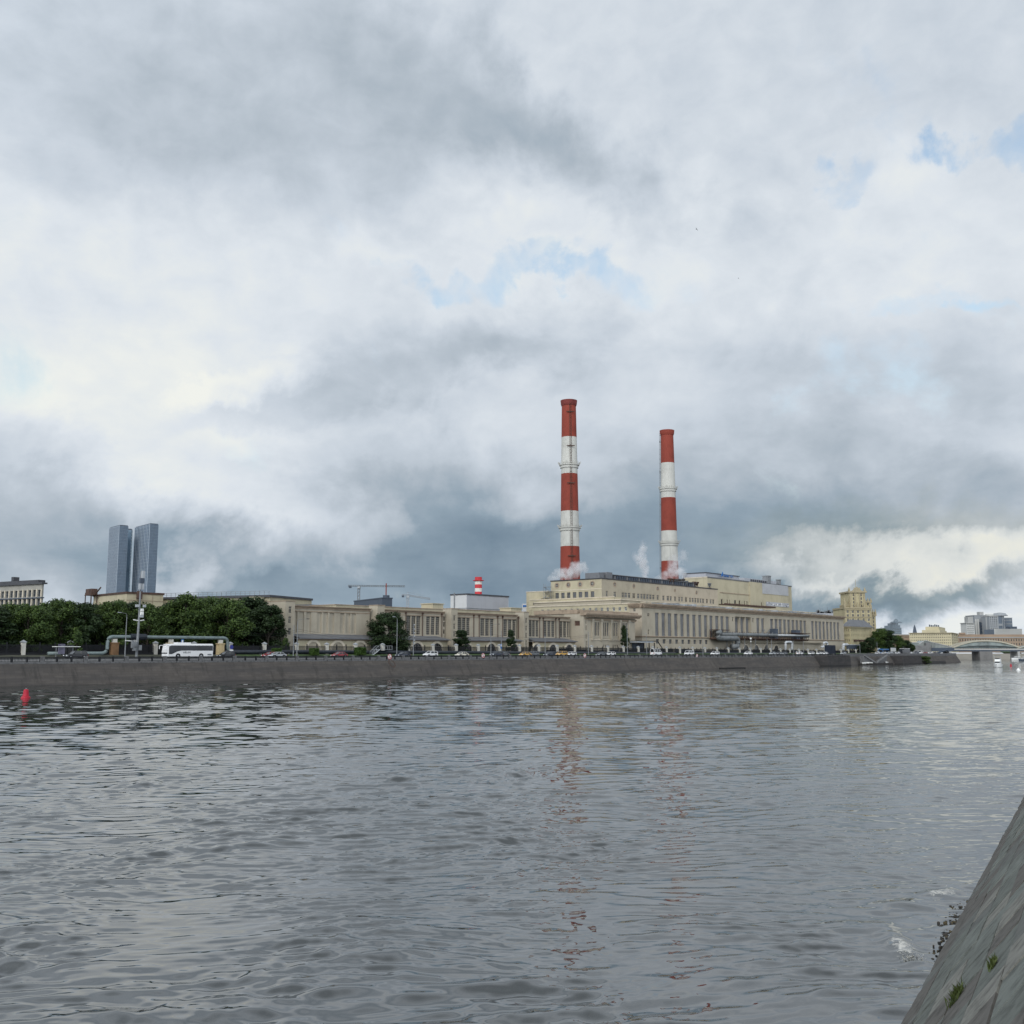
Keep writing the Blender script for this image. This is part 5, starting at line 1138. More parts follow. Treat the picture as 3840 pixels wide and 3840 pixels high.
# low finned building and brown row
t = thing('finned_building', hY(3780, 2444, 1330), 'low pale building with white vertical fins in front of the high rises', 'building'); f, LR, z1 = fblock(t, 12, 1045, 1850, 640, 1330, 'farslate', 0, 0, par=0, depth=30); b = MB(f)
for i in range(34): x = LR * i / 33; b.box(x - .7, x + .7, -1.0, 0, z1 - 30, z1 + .5)
b.box(0, LR, -.9, -.02, z1 - 12.5, z1 - 11.2); b.box(0, LR, -.9, -.02, z1 - 1, z1 + .3); b.build('fins', M['farwhite'], t); b = MB(f); b.box(LR * .62, LR * .9, 4, 15, z1, z1 + 3.5); b.build('roof_dome', M['slate'], t)
t = thing('brick_row', hY(3740, 2444, 1160), 'long low brown building behind the arch of the bridge', 'building'); f, LR, z1 = fblock(t, 8, 1130, 2300, 872, 1160, 'farbrown', 40, 3, par=.6, cap='farpale', depth=20, wf=.4); b = MB(f); b.box(LR * .08, LR * .98, 6, 20, z1, z1 + 3.0); b.box(LR * .09, LR * .14, 5, 9, z1 + 3, z1 + 5); b.build('upper_storey', M['farbrown'], t)

# arched bridge over the far reach
YB = 905.0
br = thing('arched_bridge', (hY(3690, 2444, YB).x, YB, 0), 'covered bridge with a shallow pale arch over glass, crossing the far reach', 'bridge')
xa, xb_ = hY(uvx(8, 1100), 2444, YB).x, hY(uvx(8, 1842), 2444, YB).x; zd = hY(3690, uvy(8, 988), YB).z; zc = hY(3690, uvy(8, 906), YB).z
M['arch'] = mat('arch_paint', (.40, .375, .30), .6, .08); M['bglass'] = glassmat('bridge_glass', (.10, .125, .12), .25, .5, sc=.1); M['gglass'] = glassmat('green_grey_glass', (.17, .20, .19), .25, .5, sc=.08)
az_ = lambda x, h0, h1: h0 + (h1 - h0) * (1 - ((x - (xa + xb_) / 2) / ((xb_ - xa) / 2)) ** 2)
xs = [xa + (xb_ - xa) * i / 30 for i in range(31)]
for yy in (YB - 6, YB + 6):
    b = MB(); b.loft([[(x, yy - .5, az_(x, zd + .5, zc)), (x, yy + .5, az_(x, zd + .5, zc)), (x, yy + .5, az_(x, zd - .8, zc - 1.0)), (x, yy - .5, az_(x, zd - .8, zc - 1.0))] for x in xs]); b.build('arch_rib', M['arch'], br)
b = MB(); 
for x0, x1 in zip(xs, xs[1:]): b.face([(x0, YB - 5.4, az_(x0, zd + .1, zc - 1.3)), (x1, YB - 5.4, az_(x1, zd + .1, zc - 1.3)), (x1, YB - 6.6, az_(x1, zd - .3, zc - 4.8)), (x0, YB - 6.6, az_(x0, zd - .3, zc - 4.8))])
b.build('glass_roof', M['gglass'], br); b = MB()
b.face([(x, YB - 4.5, az_(x, zd - .5, zc - 3)) for x in xs] + [(xb_, YB - 4.5, zd - 1), (xa, YB - 4.5, zd - 1)]); b.build('glass_wall', M['bglass'], br)
b = MB(); b.box(xa - 70, xb_ + 90, YB - 7, YB + 7, zd - 3.6, zd - 1.6); b.build('deck', M['slate'], br); b = MB(); b.box(xa - 70, xb_ + 90, YB - 7.4, YB - 7.02, zd - 2.4, zd - 1.2); b.build('deck_edge', M['farpale'], br)
b = MB(); b.box(xa + 22, xa + 33, YB - 8, YB + 8, -1, zd - 3.62); b.build('pier', mat('pier_stone', (.16, .155, .15), .9, .12, .2), br); b = MB(); b.box(xa - 4, xa - 2, YB - 7, YB + 7, -1, zd - 3.62); b.box(xb_ - 2, xb_, YB - 7, YB + 7, -1, zd - 3.62); b.build('column', M['farpale'], br)
b = MB(); b.loft([[(xb_ - 2, y, zd - 1.5), (xb_ + 40, y, hY(uvx(8, 1932), uvy(8, 945), YB).z + 6), (xb_ + 40, y, zd - 1.5)] for y in (YB - 6, YB + 6)]); b.build('side_span_glass', M['bglass'], br)
b = MB(); b.bar((xb_ - 2, YB - 6.3, zd - 1.2), (xb_ + 40, YB - 6.3, hY(uvx(8, 1932), uvy(8, 945), YB).z + 6.3), .6); b.build('side_span_edge', M['arch'], br)
lob = thing('bridge_lobby', (hY(3480, 2444, YB - 40).x, YB - 40, G0), 'grey green glass lobby of the bridge with a peaked roof on a stone block', 'building'); YL = YB - 60
pf = [(650, 375), (860, 375), (905, 405), (1005, 335), (1055, 338), (1130, 362), (1460, 440), (1560, 470), (1560, 490), (650, 490)]
b = MB(); pts = [hY(*uv(9, x, y), YL) for x, y in pf]; b.loft([[(p.x, YL + t, p.z) for p in pts] for t in (0, 14)]); b.build('glass_hall', M['gglass'], lob)
b = MB()
for x0, x1, y in ((660, 1000, 430), (1000, 1090, 372), (1090, 1110, 430)): q0, q1 = hY(*uv(9, x0, y), YL), hY(uvx(9, x1), uvy(9, y), YL); b.box(q0.x, q1.x, YL - 3, YL - .05, G0, q0.z)
b.build('stone_block', mat('grey_stone_block', (.17, .17, .17), .9, .15, .3), lob)
b = MB()
for x, y0, y1 in [(k, 340 + abs(k - 1030) * .2, 470) for k in range(870, 1000, 22)] + [(k, 360 + (k - 1130) * .24, 480) for k in range(1130, 1540, 28)]:
    p, q = hY(*uv(9, x, y0 + 6), YL), hY(*uv(9, x, y1), YL); b.box(p.x - .15, p.x + .15, YL - .25, YL - .02, q.z, p.z)
for (a, c) in zip(pf[:8], pf[1:8]): b.bar(hY(*uv(9, *a), YL - .2), hY(*uv(9, *c), YL - .2), .5)
b.build('glazing_bars', M['farpale'], lob); b = MB(); q0, q1 = hY(*uv(9, 1110, 487), YL), hY(*uv(9, 1560, 487), YL); b.box(q0.x, q1.x, YL - 4, YL + 14, q0.z - 2.5, q0.z + .3); b.bar(hY(*uv(9, 1200, 600), YL - 5), hY(*uv(9, 1470, 520), YL - 5), 1.0); b.build('walkway', M['slate'], lob)
bp = thing('grassy_bank', (445, 985, 5), 'green grassy slope under the right end of the bridge', 'bank'); b = MB(); q = [hY(*uv(11, x, y), 985) for x, y in ((1420, 405), (1932, 410), (2100, 280), (1560, 280))]; b.face([tuple(q[0]), tuple(q[1]), (q[2].x, 1012, q[2].z), (q[3].x, 1012, q[3].z)]); b.build('slope', M['grass'], bp)

# ---------------------------------------------------------------- trees
def tree_proto(seed, H, Wd, clear, leaf, nclump, nleaf, shape='round', size=.42):
    g = np.random.default_rng(seed); root = thing('tree', (0, 0, 0), 'x', 'tree')
    b = MB(); b.tube([(0, 0, -.3), (.1, .05, clear * .6), (-.05, .1, H * .5), (.1, 0, H * .8)], [H * .026, H * .02, H * .013, H * .004], 8)
    cl = []
    for i in range(nclump):
        t = g.uniform(); z = clear + (H - clear) * (t ** .85)
        if shape == 'round': rr = Wd / 2 * math.sqrt(max(.05, 1 - ((z - (clear + (H - clear) * .45)) / ((H - clear) * .58)) ** 2))
        elif shape == 'cone': rr = Wd / 2 * max(.10, 1 - (z - clear) / (H - clear)) ** .8
        else: rr = Wd / 2 * (.85 if z < H * .75 else .55)
        a = g.uniform(0, 2 * pi); q = rr * math.sqrt(g.uniform(.1, 1)) * .85
        cl.append((q * cos(a), q * sin(a), z * .96, g.uniform(.55, 1.0) * Wd * (.20 if shape != 'column' else .3)))
    for (x, y, z, r_) in cl[::3]: b.tube([(0, 0, max(clear * .5, z * .55)), (x * .5, y * .5, z * .8), (x * .92, y * .92, z)], [H * .009, H * .006, H * .002], 5)
    b.build('trunk', M['bark'], root, local=True)
    C = np.array(cl); k = g.integers(0, len(C), nleaf); d = g.normal(size=(nleaf, 3)); d /= np.linalg.norm(d, axis=1)[:, None]
    rad = C[k, 3] * (g.uniform(.35, 1.06, nleaf)); rad *= 1 + .22 * np.sin(d[:, 0] * 5 + k) * np.sin(d[:, 2] * 6 + 2 * k)
    c = C[k, :3] + d * rad[:, None] * np.array([1, 1, .82])
    c[:, 2] = np.maximum(c[:, 2], clear * .7)
    n = d + g.normal(size=(nleaf, 3)) * .7; n /= np.linalg.norm(n, axis=1)[:, None]
    u_ = np.cross(n, g.normal(size=(nleaf, 3))); u_ /= np.linalg.norm(u_, axis=1)[:, None]; v_ = np.cross(n, u_)
    s_ = (g.uniform(.6, 1.25, nleaf) * size)[:, None]; V = np.stack([c - u_ * s_ * .5, c + v_ * s_ * .35, c + u_ * s_ * .5, c - v_ * s_ * .35], 1).reshape(-1, 3)
    me = bpy.data.meshes.new('crown'); me.from_pydata(V.tolist(), [], np.arange(nleaf * 4).reshape(-1, 4).tolist()); me.materials.append(M[leaf]); o = bpy.data.objects.new('crown', me); COL.objects.link(o); o.parent = root
    root['H'] = H; return root
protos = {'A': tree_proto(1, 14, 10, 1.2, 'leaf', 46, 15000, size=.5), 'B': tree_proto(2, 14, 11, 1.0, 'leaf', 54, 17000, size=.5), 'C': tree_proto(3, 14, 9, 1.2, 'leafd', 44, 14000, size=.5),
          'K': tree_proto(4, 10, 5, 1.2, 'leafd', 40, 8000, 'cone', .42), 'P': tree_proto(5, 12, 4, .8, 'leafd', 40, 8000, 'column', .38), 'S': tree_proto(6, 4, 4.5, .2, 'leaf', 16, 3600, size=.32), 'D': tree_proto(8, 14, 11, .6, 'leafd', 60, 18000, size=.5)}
used = set()
def tree(kind, u, vtop, d, wpx, label, group, gz=G0, name=None):
    s_, z = hd(u, vtop, d); pr = protos[kind]; o = pr if kind not in used else copy_tree(pr); used.add(kind)
    p = B(s_, d, gz); sc = (z - gz) / pr['H']; w0 = {'A': 10, 'B': 11, 'C': 9, 'D': 11, 'K': 5, 'P': 4, 'S': 4.5}[kind]; wr = wpx / F * p.y / w0 if wpx else sc
    o.location = p; o.scale = (wr, wr, sc); o.rotation_euler.z = (u * 1.7) % 6.28; tag(o, label, 'tree', group)
TL = ['tree cut by the left edge under the pilastered block', 'full green tree left of the bus shelter beneath the pilastered block', 'tree just left of the bus shelter, light leaves on top', 'tree behind the bus shelter roof, tallest near it', 'tree directly behind the black car by the shelter', 'dense tree below the left end of the ochre building',
      'tree whose crown hides the foot of the left glass tower', 'tree behind the slim street lamp with the bent arm', 'tree directly behind the tall antenna mast', 'tree right of the antenna mast above the overhead pipe', 'tree over the bus front, below the ochre building end', 'tallest tree, standing over the middle of the white bus', 'tree above the rear of the white bus', 'light green tree above the bend of the overhead pipe',
      'dark tree left of the blind gallery end wall', 'lowest dark tree touching the blind gallery end wall']
for i, (u, v, d, w, k) in enumerate([(-20, 2276, 236, 190, 'C'), (48, 2268, 244, 170, 'A'), (112, 2270, 235, 165, 'B'), (182, 2262, 246, 165, 'A'), (238, 2252, 238, 165, 'B'), (318, 2266, 236, 150, 'C'), (372, 2270, 244, 150, 'A'), (428, 2256, 238, 160, 'B'), (505, 2262, 246, 165, 'C'), (560, 2268, 236, 160, 'A'),
                                  (628, 2274, 244, 160, 'B'), (702, 2232, 240, 190, 'A'), (775, 2244, 248, 170, 'B'), (858, 2248, 238, 185, 'B'), (945, 2244, 246, 170, 'C'), (1008, 2274, 238, 150, 'C')]):
    tree(k, u, v, d, w, TL[i], 'trees along the left bank road')
tree('D', 1462, 2302, 234, 172, 'big round dark tree alone before the gallery corner', 'trees before the galleries'); tree('K', 1731, 2362, 233, 92, 'broad dark conical tree between two white fence pillars', 'trees before the galleries'); tree('K', 1916, 2362, 233, 54, 'narrow dark conical tree before the third gallery', 'trees before the galleries')
tree('P', 2342, 2346, 233, 36, 'tall column shaped dark tree before the columned building', 'trees before the galleries')
tree('S', 287, 2372, 229, 62, 'small light green tree right of the bus shelter', 'trees along the left bank road'); tree('S', 1070, 2395, 232, 40, 'thin small tree by the blind gallery tower door', 'trees before the galleries', )
for i, (u, v, d, w, k) in enumerate([(3262, 2392, 226, 62, 'C'), (3300, 2358, 236, 84, 'A'), (3332, 2366, 232, 70, 'C'), (3362, 2384, 229, 66, 'B'), (3392, 2402, 228, 60, 'C'), (3412, 2414, 226, 42, 'A'), (3236, 2408, 228, 46, 'C')]):
    tree(k, u, v, d, w, ['dark tree before the apartment house', 'tallest tree of the right grove under the tower', 'dark tree in the middle of the right grove', 'green tree of the right grove above the billboard', 'dark tree sloping down to the bridge lobby', 'last tree of the grove beside the bridge lobby', 'low dark tree at the hall end of the grove'][i], 'trees of the right grove')
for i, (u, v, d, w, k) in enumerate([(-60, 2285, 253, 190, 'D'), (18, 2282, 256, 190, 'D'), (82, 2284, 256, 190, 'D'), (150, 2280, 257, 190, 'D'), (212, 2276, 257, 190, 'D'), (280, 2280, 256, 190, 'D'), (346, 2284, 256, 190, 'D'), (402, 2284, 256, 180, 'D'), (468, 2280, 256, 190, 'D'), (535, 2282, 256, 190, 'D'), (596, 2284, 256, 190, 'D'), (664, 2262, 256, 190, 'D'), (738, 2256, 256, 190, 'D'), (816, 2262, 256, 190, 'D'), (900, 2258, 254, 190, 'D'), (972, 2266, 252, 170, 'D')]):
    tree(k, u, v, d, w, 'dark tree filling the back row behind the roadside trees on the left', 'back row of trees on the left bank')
def bush(u, vt, vb, d, wpx, label, nm='hedge', dz=None, gz=None):
    s_, zt = hd(u, vt, d); gz = gz if gz is not None else hd(u, vb, d)[1]; p = B(s_, d, gz); w = wpx / F * p.y * .8; h_ = zt - gz; g = np.random.default_rng(int(u)); n = 2600
    c = g.uniform(-1, 1, (n, 3)); ax = g.integers(0, 3, n); c[np.arange(n), ax] = np.sign(c[np.arange(n), ax]) * g.uniform(.8, 1.05, n); c *= np.array([w / 2, .9, h_ / 2]); c[:, 2] += h_ / 2
    c = c[:, 0:1] * np.array(E)[None] + c[:, 1:2] * np.array(N)[None] + c[:, 2:3] * np.array([[0, 0, 1]])
    nn = g.normal(size=(n, 3)); u_ = np.cross(nn, g.normal(size=(n, 3))); u_ /= np.linalg.norm(u_, axis=1)[:, None]; v_ = np.cross(nn, u_); v_ /= np.linalg.norm(v_, axis=1)[:, None]; s2 = g.uniform(.1, .22, (n, 1))
    V = np.stack([c - u_ * s2, c + v_ * s2 * .7, c + u_ * s2, c - v_ * s2 * .7], 1).reshape(-1, 3); me = bpy.data.meshes.new(nm); me.from_pydata(V.tolist(), [], np.arange(n * 4).reshape(-1, 4).tolist()); me.materials.append(M['hedge']); o = bpy.data.objects.new(nm, me); COL.objects.link(o); o.location = p; tag(o, label, 'hedge', 'clipped hedges on the lawn')
bush(1178, 2432, 2456, 224, 34, 'small clipped box hedge between the two silver and red cars'); bush(1351, 2429, 2455, 224, 48, 'wider clipped box hedge left of the metal steps'); bush(1037, 2432, 2447, 225, 32, 'low clipped hedge behind the red car')
tree('S', uvx(8, 810), uvy(8, 1092), 199.2, 62, 'green bush hanging over the river wall near its end', 'bushes on the river wall', gz=.4)
# ---------------------------------------------------------------- railing, fences, pipes, lamps
rl = thing('embankment_railing', B(97.2, 203.9, WT), 'long iron railing between square granite posts along the top of the river wall', 'railing')
L3 = lambda x, y, z: E * x + N * y + Vector((0, 0, z))
b = MB(L3); b.loft([[(-.42, -.32, 0), (.42, -.32, 0), (.42, .32, 0), (-.42, .32, 0)], [(-.36, -.28, 1.0), (.36, -.28, 1.0), (.36, .28, 1.0), (-.36, .28, 1.0)], [(-.40, -.32, 1.02), (.40, -.32, 1.02), (.40, .32, 1.02), (-.40, .32, 1.02)], [(-.32, -.24, 1.16), (.32, -.24, 1.16), (.32, .24, 1.16), (-.32, .24, 1.16)]]); post = b.build('post', M['granite'], rl, local=True)
b = MB(L3); x0, x1 = .43, 8.57; b.box(x0, x1, -.08, .08, .92, 1.08); b.box(x0, x1, -.04, .04, .62, .70); b.box(x0, x1, -.05, .05, .14, .22)
for x in (3.0, 6.0): b.box(x - .16, x + .16, -.12, .12, 0, 1.14)
x = x0 + .12
while x < x1: b.box(x - .035, x + .035, -.025, .025, .22, .66); b.box(x - .10, x + .10, -.02, .02, .70, .90); x += .27
panel = b.build('panel', M['iron'], rl, local=True)
first = True
for k in range(-6, 64):
    s_ = 97.2 + 9 * k
    if s_ > S1 - 3: break
    o1 = post if first else post.copy(); o2 = panel if first else panel.copy()
    for o in (o1, o2):
        if not first: COL.objects.link(o); o.parent = rl
        o.location = E * (9 * k)
    first = False
# masonry parapet replaces the railing near the river stairs
pr = thing('stone_parapet', B(640, 203.6, WT), 'solid grey stone parapet along the road beyond the river stairs', 'parapet'); b = MB(B); b.box(rs0 - 12, S1, 203.42, 203.75, WT + .06, 5.75); b.build('wall', M['granite'], pr)
fence = thing('iron_fence', B(169.7, 230, G0), 'black iron fence between white capped pillars in front of the plant', 'fence')
b = MB(L3); b.box(-.42, .42, -.42, .42, -.3, 2.75, 0); b.box(-.56, .56, -.56, .56, 2.75, 2.9, 1); b.loft([[(-.52, -.52, 2.9), (.52, -.52, 2.9), (.52, .52, 2.9), (-.52, .52, 2.9)], [(-.05, -.05, 3.3), (.05, -.05, 3.3), (.05, .05, 3.3), (-.05, .05, 3.3)]], 1); pil = b.build('pillar', [M['pillar'], M['steell']], fence, local=True)
b = MB(L3); x = .55
while x < 10.4: b.box(x - .035, x + .035, -.03, .03, .2, 2.35); x += .21
for z in (.5, 2.0): b.box(.44, 10.5, -.03, .03, z, z + .08)
b.box(.44, 10.5, -.12, .12, -.3, .45)
for x in (3.7, 7.2): b.box(x - .12, x + .12, -.1, .1, 0, 2.8)
pan = b.build('panel', M['iron'], fence, local=True); first = True
for k in range(-9, 42):
    z = -min(1.0, max(0, (k - 12) * .05))
    if 169.7 + 10.75 * k > 586 + 10: break
    o1 = pil if first else pil.copy(); o2 = pan if first else pan.copy()
    for o in (o1, o2):
        if not first: COL.objects.link(o); o.parent = fence
        o.location = E * (10.75 * k) + Vector((0, 0, z))
    first = False
hb = thing('yard_screen', B(240, 233, G0), 'dark hoarding and clutter standing behind the iron fence', 'hoarding'); b = MB(B); rj = random.Random(4)
s_ = 300.0
while s_ < 560:
    w = rj.uniform(4, 12); zt = 7.6 - max(0, (s_ - 300) * .0035) + rj.uniform(-.5, .7); b.box(s_, s_ + w, 233 + rj.uniform(0, 1.5), 236, G0 - 1, zt, rj.choice([0, 0, 1])); s_ += w + rj.uniform(.5, 5)
b.build('panels', [M['iron'], M['slate']], hb)
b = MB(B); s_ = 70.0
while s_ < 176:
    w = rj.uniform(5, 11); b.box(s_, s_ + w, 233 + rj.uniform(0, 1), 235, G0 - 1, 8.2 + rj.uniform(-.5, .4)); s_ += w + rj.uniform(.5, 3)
hb2 = b.build('tree_shade_boards', M['iron'], None); tag(hb2, 'dark boards put in for the shade under the left trees', 'fence')  # black boards added to stand for the darkness under the tree belt
def path(k, pts, d): return [B(*hd(*uv(k, x, y), d)[0:1], d, hd(*uv(k, x, y), d)[1]) for x, y in pts]
def elbow(pts, r_):     # rounded pipe path
    out = [Vector(pts[0])]
    for a, m_, c in zip(pts, pts[1:], pts[2:]):
        a, m_, c = Vector(a), Vector(m_), Vector(c); p, q = m_ + (a - m_).normalized() * r_, m_ + (c - m_).normalized() * r_
        for i in range(7): t = i / 6; out.append(p * (1 - t) ** 2 + m_ * 2 * t * (1 - t) + q * t * t)
    out.append(Vector(pts[-1])); return out
# ground pipe, in two runs, with the loop that climbs over the bus lay by
def ground_pipe(a, c, label):
    za = lambda s_: 6.55 - max(0, (s_ - 180)) * .0033; t = thing('heating_pipe', B(a, 227.5, 5.9), label, 'pipe', 'insulated pipes on the verge'); b = MB(); b.tube([B(a + (c - a) * i / 20, 227.5, za(a + (c - a) * i / 20)) for i in range(21)], .53, 14); b.build('pipe_run', M['pipe'], t, smooth=True); b = MB(B); s_ = a + 2
    while s_ < c: b.box(s_ - .25, s_ + .25, 226.9, 228.1, 5.0, za(s_) - .45); s_ += 9
    b.build('saddles', M['granite'], t)
ground_pipe(155.5, 376.5, 'long black insulated pipe lying along the lawn before the fence'); ground_pipe(385, 566, 'black insulated pipe running on past the parked white vans to the hall end')
lp = thing('overhead_pipe', B(150, 227.5, G0), 'grey green pipe raised on posts behind the white bus, bent down at its right end', 'pipe')
q = lambda k, x, y: B(hd(*uv(k, x, y), 227.5)[0], 227.5, hd(*uv(k, x, y), 227.5)[1])
e0 = q(2, 1015, 665); l0 = q(1, 1085, 1262); b = MB(); b.tube(elbow([Vector((l0.x, l0.y, 6.2)) - E * 14, Vector((l0.x, l0.y, 6.25)), Vector((l0.x, l0.y, e0.z)), e0, Vector((e0.x, e0.y, 6.55)), Vector((e0.x, e0.y, 6.55)) + E * 3], 1.4), .41, 14); b.build('pipe_run', M['pipegrey'], lp, smooth=True)
for k, x, m in ((2, 918, 'yellowpost'), (2, 275, 'yellowpost'), (1, 1180, 'timber')):
    s_ = hd(*uv(k, x, 760), 227.5)[0]; b = MB(B); b.box(s_ - .85, s_ + .85, 226.9, 228.1, 5.3, 8.5, 0); b.box(s_ - 1.05, s_ + 1.05, 226.8, 228.2, 8.5, 8.75, 0); b.box(s_ - .5, s_ + .5, 227.1, 227.9, 8.75, e0.z - .5, 1); b.build('support_post', [M[m], M['pillar']], lp)
b = MB(); s_ = hd(*uv(1, 1395, 1260), 227.5)[0]; b.tube([B(s_ - 2.2, 227.5, e0.z + .0), B(s_ + 1.8, 227.5, e0.z)], .75, 12); b.build('valve_sleeve', M['pipe'], lp)
# duct works in front of the hall
dg = thing('duct_gallery', B(450, 236.5, 12), 'long raised bundle of grey ducts and walkways across the front of the hall', 'ductwork')
pp = lambda k, x, y, d=236.8: B(hd(*uv(k, x, y), d)[0], d, hd(*uv(k, x, y), d)[1])
a_, c_ = pp(6, 1245, 1025), pp(7, 935, 985); b = MB(); b.tube([a_, c_], .85, 12); b.build('pipe', M['duct'], dg, smooth=True)
b = MB(); b.tube([pp(7, 545, 972, 236), pp(7, 930, 978, 236)], .4, 10); b.build('bright_pipe', M['ductl'], dg, smooth=True)
b = MB(); b.tube(elbow([pp(6, 1240, 1000, 236), pp(6, 1215, 1000, 236), pp(6, 1215, 1080, 236), pp(6, 1470, 1085, 236), pp(6, 1470, 1185, 236), pp(6, 1400, 1190, 236)], 1.6), 1.25, 14); b.build('loop_duct', M['duct'], dg, smooth=True)
b = MB(B); s0_, s1_ = hs_(6, 1190, 1000, 236.5), hs_(7, 945, 980, 236.5); b.box(s0_, s1_, 236.4, 239.8, 13.0, 13.2); b.box(s0_, s0_ + 12, 235.6, 239.8, 16.6, 16.9); b.box(hs_(7, 780, 960, 236), hs_(7, 950, 960, 236), 235.4, 239.8, 16.2, 16.5)
s_ = s0_
while s_ < s1_:
    b.box(s_, s_ + .16, 236.4, 236.56, 13.2, 14.3); b.box(s_, s_ + .25, 236.5, 239.9, 12.4, 13.0); b.box(s_, s_ + .2, 239.3, 239.6, 13.2, 16.2); s_ += 2.4
b.box(s0_, s1_, 236.42, 236.5, 14.25, 14.35); b.build('walkway', M['rust'], dg)
for x0, x1 in ((508, 546), (783, 830)):
    b = MB(B); b.box(hs_(7, x0, 950, 236.6), hs_(7, x1, 950, 236.6), 236.6, 239.6, 13.25, 18.3 if x0 < 600 else 18.0); b.build('machine_cabin', M['slate'], dg)
b = MB(B)
for x in (1330, 1400, 1560, 1700, 1850): s_ = hs_(6, x, 1080, 236.8); b.tube([B(s_, 236.8, 5.9), B(s_, 236.8, 13)], .18, 6)
for x in (320, 390, 455): s_ = hs_(7, x, 930, 238); b.tube([B(s_, 238, 15.2), B(s_ + 4.5, 238.2, 17.6)], .3, 5)
b.build('struts', M['duct'], dg)
for i, (pts, r_, m, lb) in enumerate(((((7, 640, 1185), (7, 640, 1062), (7, 722, 1062), (7, 722, 1185)), .62, 'ductl', 'bright inverted u shaped duct before the hall, left one'), (((7, 1105, 1125), (7, 1135, 1125), (7, 1135, 1068), (7, 1182, 1068), (7, 1182, 1190)), .6, 'ductl', 'bright bent duct near the far end of the hall'),
                                     (((7, 1385, 1190), (7, 1385, 1095), (7, 1445, 1095), (7, 1445, 1150)), .8, 'ductl', 'grey hooped duct just beyond the end of the hall'))):
    t = thing('bent_duct', pp(*pts[0], 234), lb, 'duct', 'bent ducts before the hall'); b = MB(); b.tube(elbow([pp(*q_, 234) for q_ in pts], 1.3), r_, 12); b.build('pipe', M[m], t, smooth=True)
t = thing('raised_trough', pp(7, 1520, 1100, 233), 'dark raised trough with a pale top edge beyond the hall', 'ductwork'); b = MB(B); s0_, s1_ = hs_(7, 1450, 1100, 233), hs_(7, 1598, 1100, 233); b.box(s0_, s1_, 232, 234, 8.2, 10.4, 0); b.box(s0_ - .5, s1_ + .3, 231.9, 234.1, 10.41, 10.7, 1)
for k in range(5): b.box(s0_ + 2 + k * (s1_ - s0_ - 4) / 4, s0_ + 2.4 + k * (s1_ - s0_ - 4) / 4, 232.6, 233.2, 5.5, 8.2, 0)
b.build('trough', [M['slate'], M['ductl']], t)
t = thing('container', pp(10, 955, 600, 224), 'dark blue site container on the verge near the hall end', 'container'); b = MB(B); s0_, s1_ = hs_(10, 890, 500, 224), hs_(10, 1020, 500, 224); b.box(s0_, s1_, 223.5, 226, 5.2, hd(*uv(10, 900, 425), 224)[1])
s_ = s0_ + .3
while s_ < s1_ - .3: b.box(s_, s_ + .18, 223.42, 223.5, 5.4, hd(*uv(10, 900, 425), 224)[1] - .2); s_ += .45
b.build('shell', mat('navy_steel', (.018, .024, .04), .55, .15), t)
# gate canopy at the hall corner
t = thing('gate_canopy', pp(6, 250, 1130, 233), 'flat pale entrance canopy at the near corner of the hall', 'canopy'); b = MB(B); s0_, s1_ = hs_(6, 145, 1125, 234), hs_(6, 345, 1125, 234); b.box(s0_, s1_, 232.5, 239, 10.3, 10.9, 0); b.box(s0_, s1_ + .6, 232.4, 239, 10.9, 11.1, 1)
b.tube([B(s1_, 232.5, 11.0), B(s1_ + 3, 232.5, 11.0), B(s1_ + 8, 232.5, 7)], .2, 5, 1)
for k in range(4): b.box(s0_ + 1 + k * 4, s0_ + 1.3 + k * 4, 233, 233.3, 5.9, 10.3, 1)
b.box(s0_ + 2, s1_ - 2, 236, 238.5, 5.9, 10.2, 2); b.build('canopy', [M['steell'], M['iron'], M['slate']], t)
for i, (x, w_) in enumerate(((1470, 95), (980, 110), (1810, 85))):
    s_ = hs_(6, x, 1190, 234); 
# lamps
def lamp(k, x, ytop, arm, label, d=222.0, kind='street_lamp'):
    u, v = uv(k, x, ytop); s_, zt = hd(u, v, d); t = thing('street_lamp', B(s_, d, 5.3), label, 'street lamp', 'lamp posts along the road'); b = MB(); b.tube([B(s_, d, 5.2), B(s_, d, 9), B(s_, d, zt - (.9 if arm else 0))], [.15, .12, .08], 8); b.build('pole', M['steel'], t)
    if arm:
        b = MB(); b.tube(elbow([B(s_, d, zt - .95), B(s_, d, zt - .2), B(s_ + arm * 2.2, d - 1.2, zt)], .5), .05, 6); b.build('arm', M['steel'], t); b = MB(B); b.box(s_ + arm * 2.1, s_ + arm * 2.9, d - 1.35, d - 1.05, zt - .08, zt + .08); b.build('lamp_head', M['iron'] if arm > 0 else M['steell'], t)
    return t, s_, zt
lamp(1, 1278, 1015, -1, 'lamp post with a bent arm left of the antenna mast'); lamp(3, 541, 622, 1, 'lamp post with an arm before the blind gallery recesses'); lamp(3, 493, 705, 0, 'plain pole beside the lamp post at the blind gallery tower')
lamp(3, 1828, 600, -1, 'lamp post standing before the big round tree'); lamp(4, 1245, 690, 1, 'lamp post with an arm before the third gallery windows'); lamp(4, 1381, 780, 0, 'pole carrying the blue sign before the third gallery')
lamp(5, 497, 1035, 0, 'pole before the last gallery above the taxis'); lamp(5, 1055, 1000, 0, 'pole before the left end of the columned building'); lamp(5, 1557, 880, 1, 'lamp post in front of the column shaped tree'); lamp(5, 1808, 1025, -1, 'lamp post at the near corner of the hall')
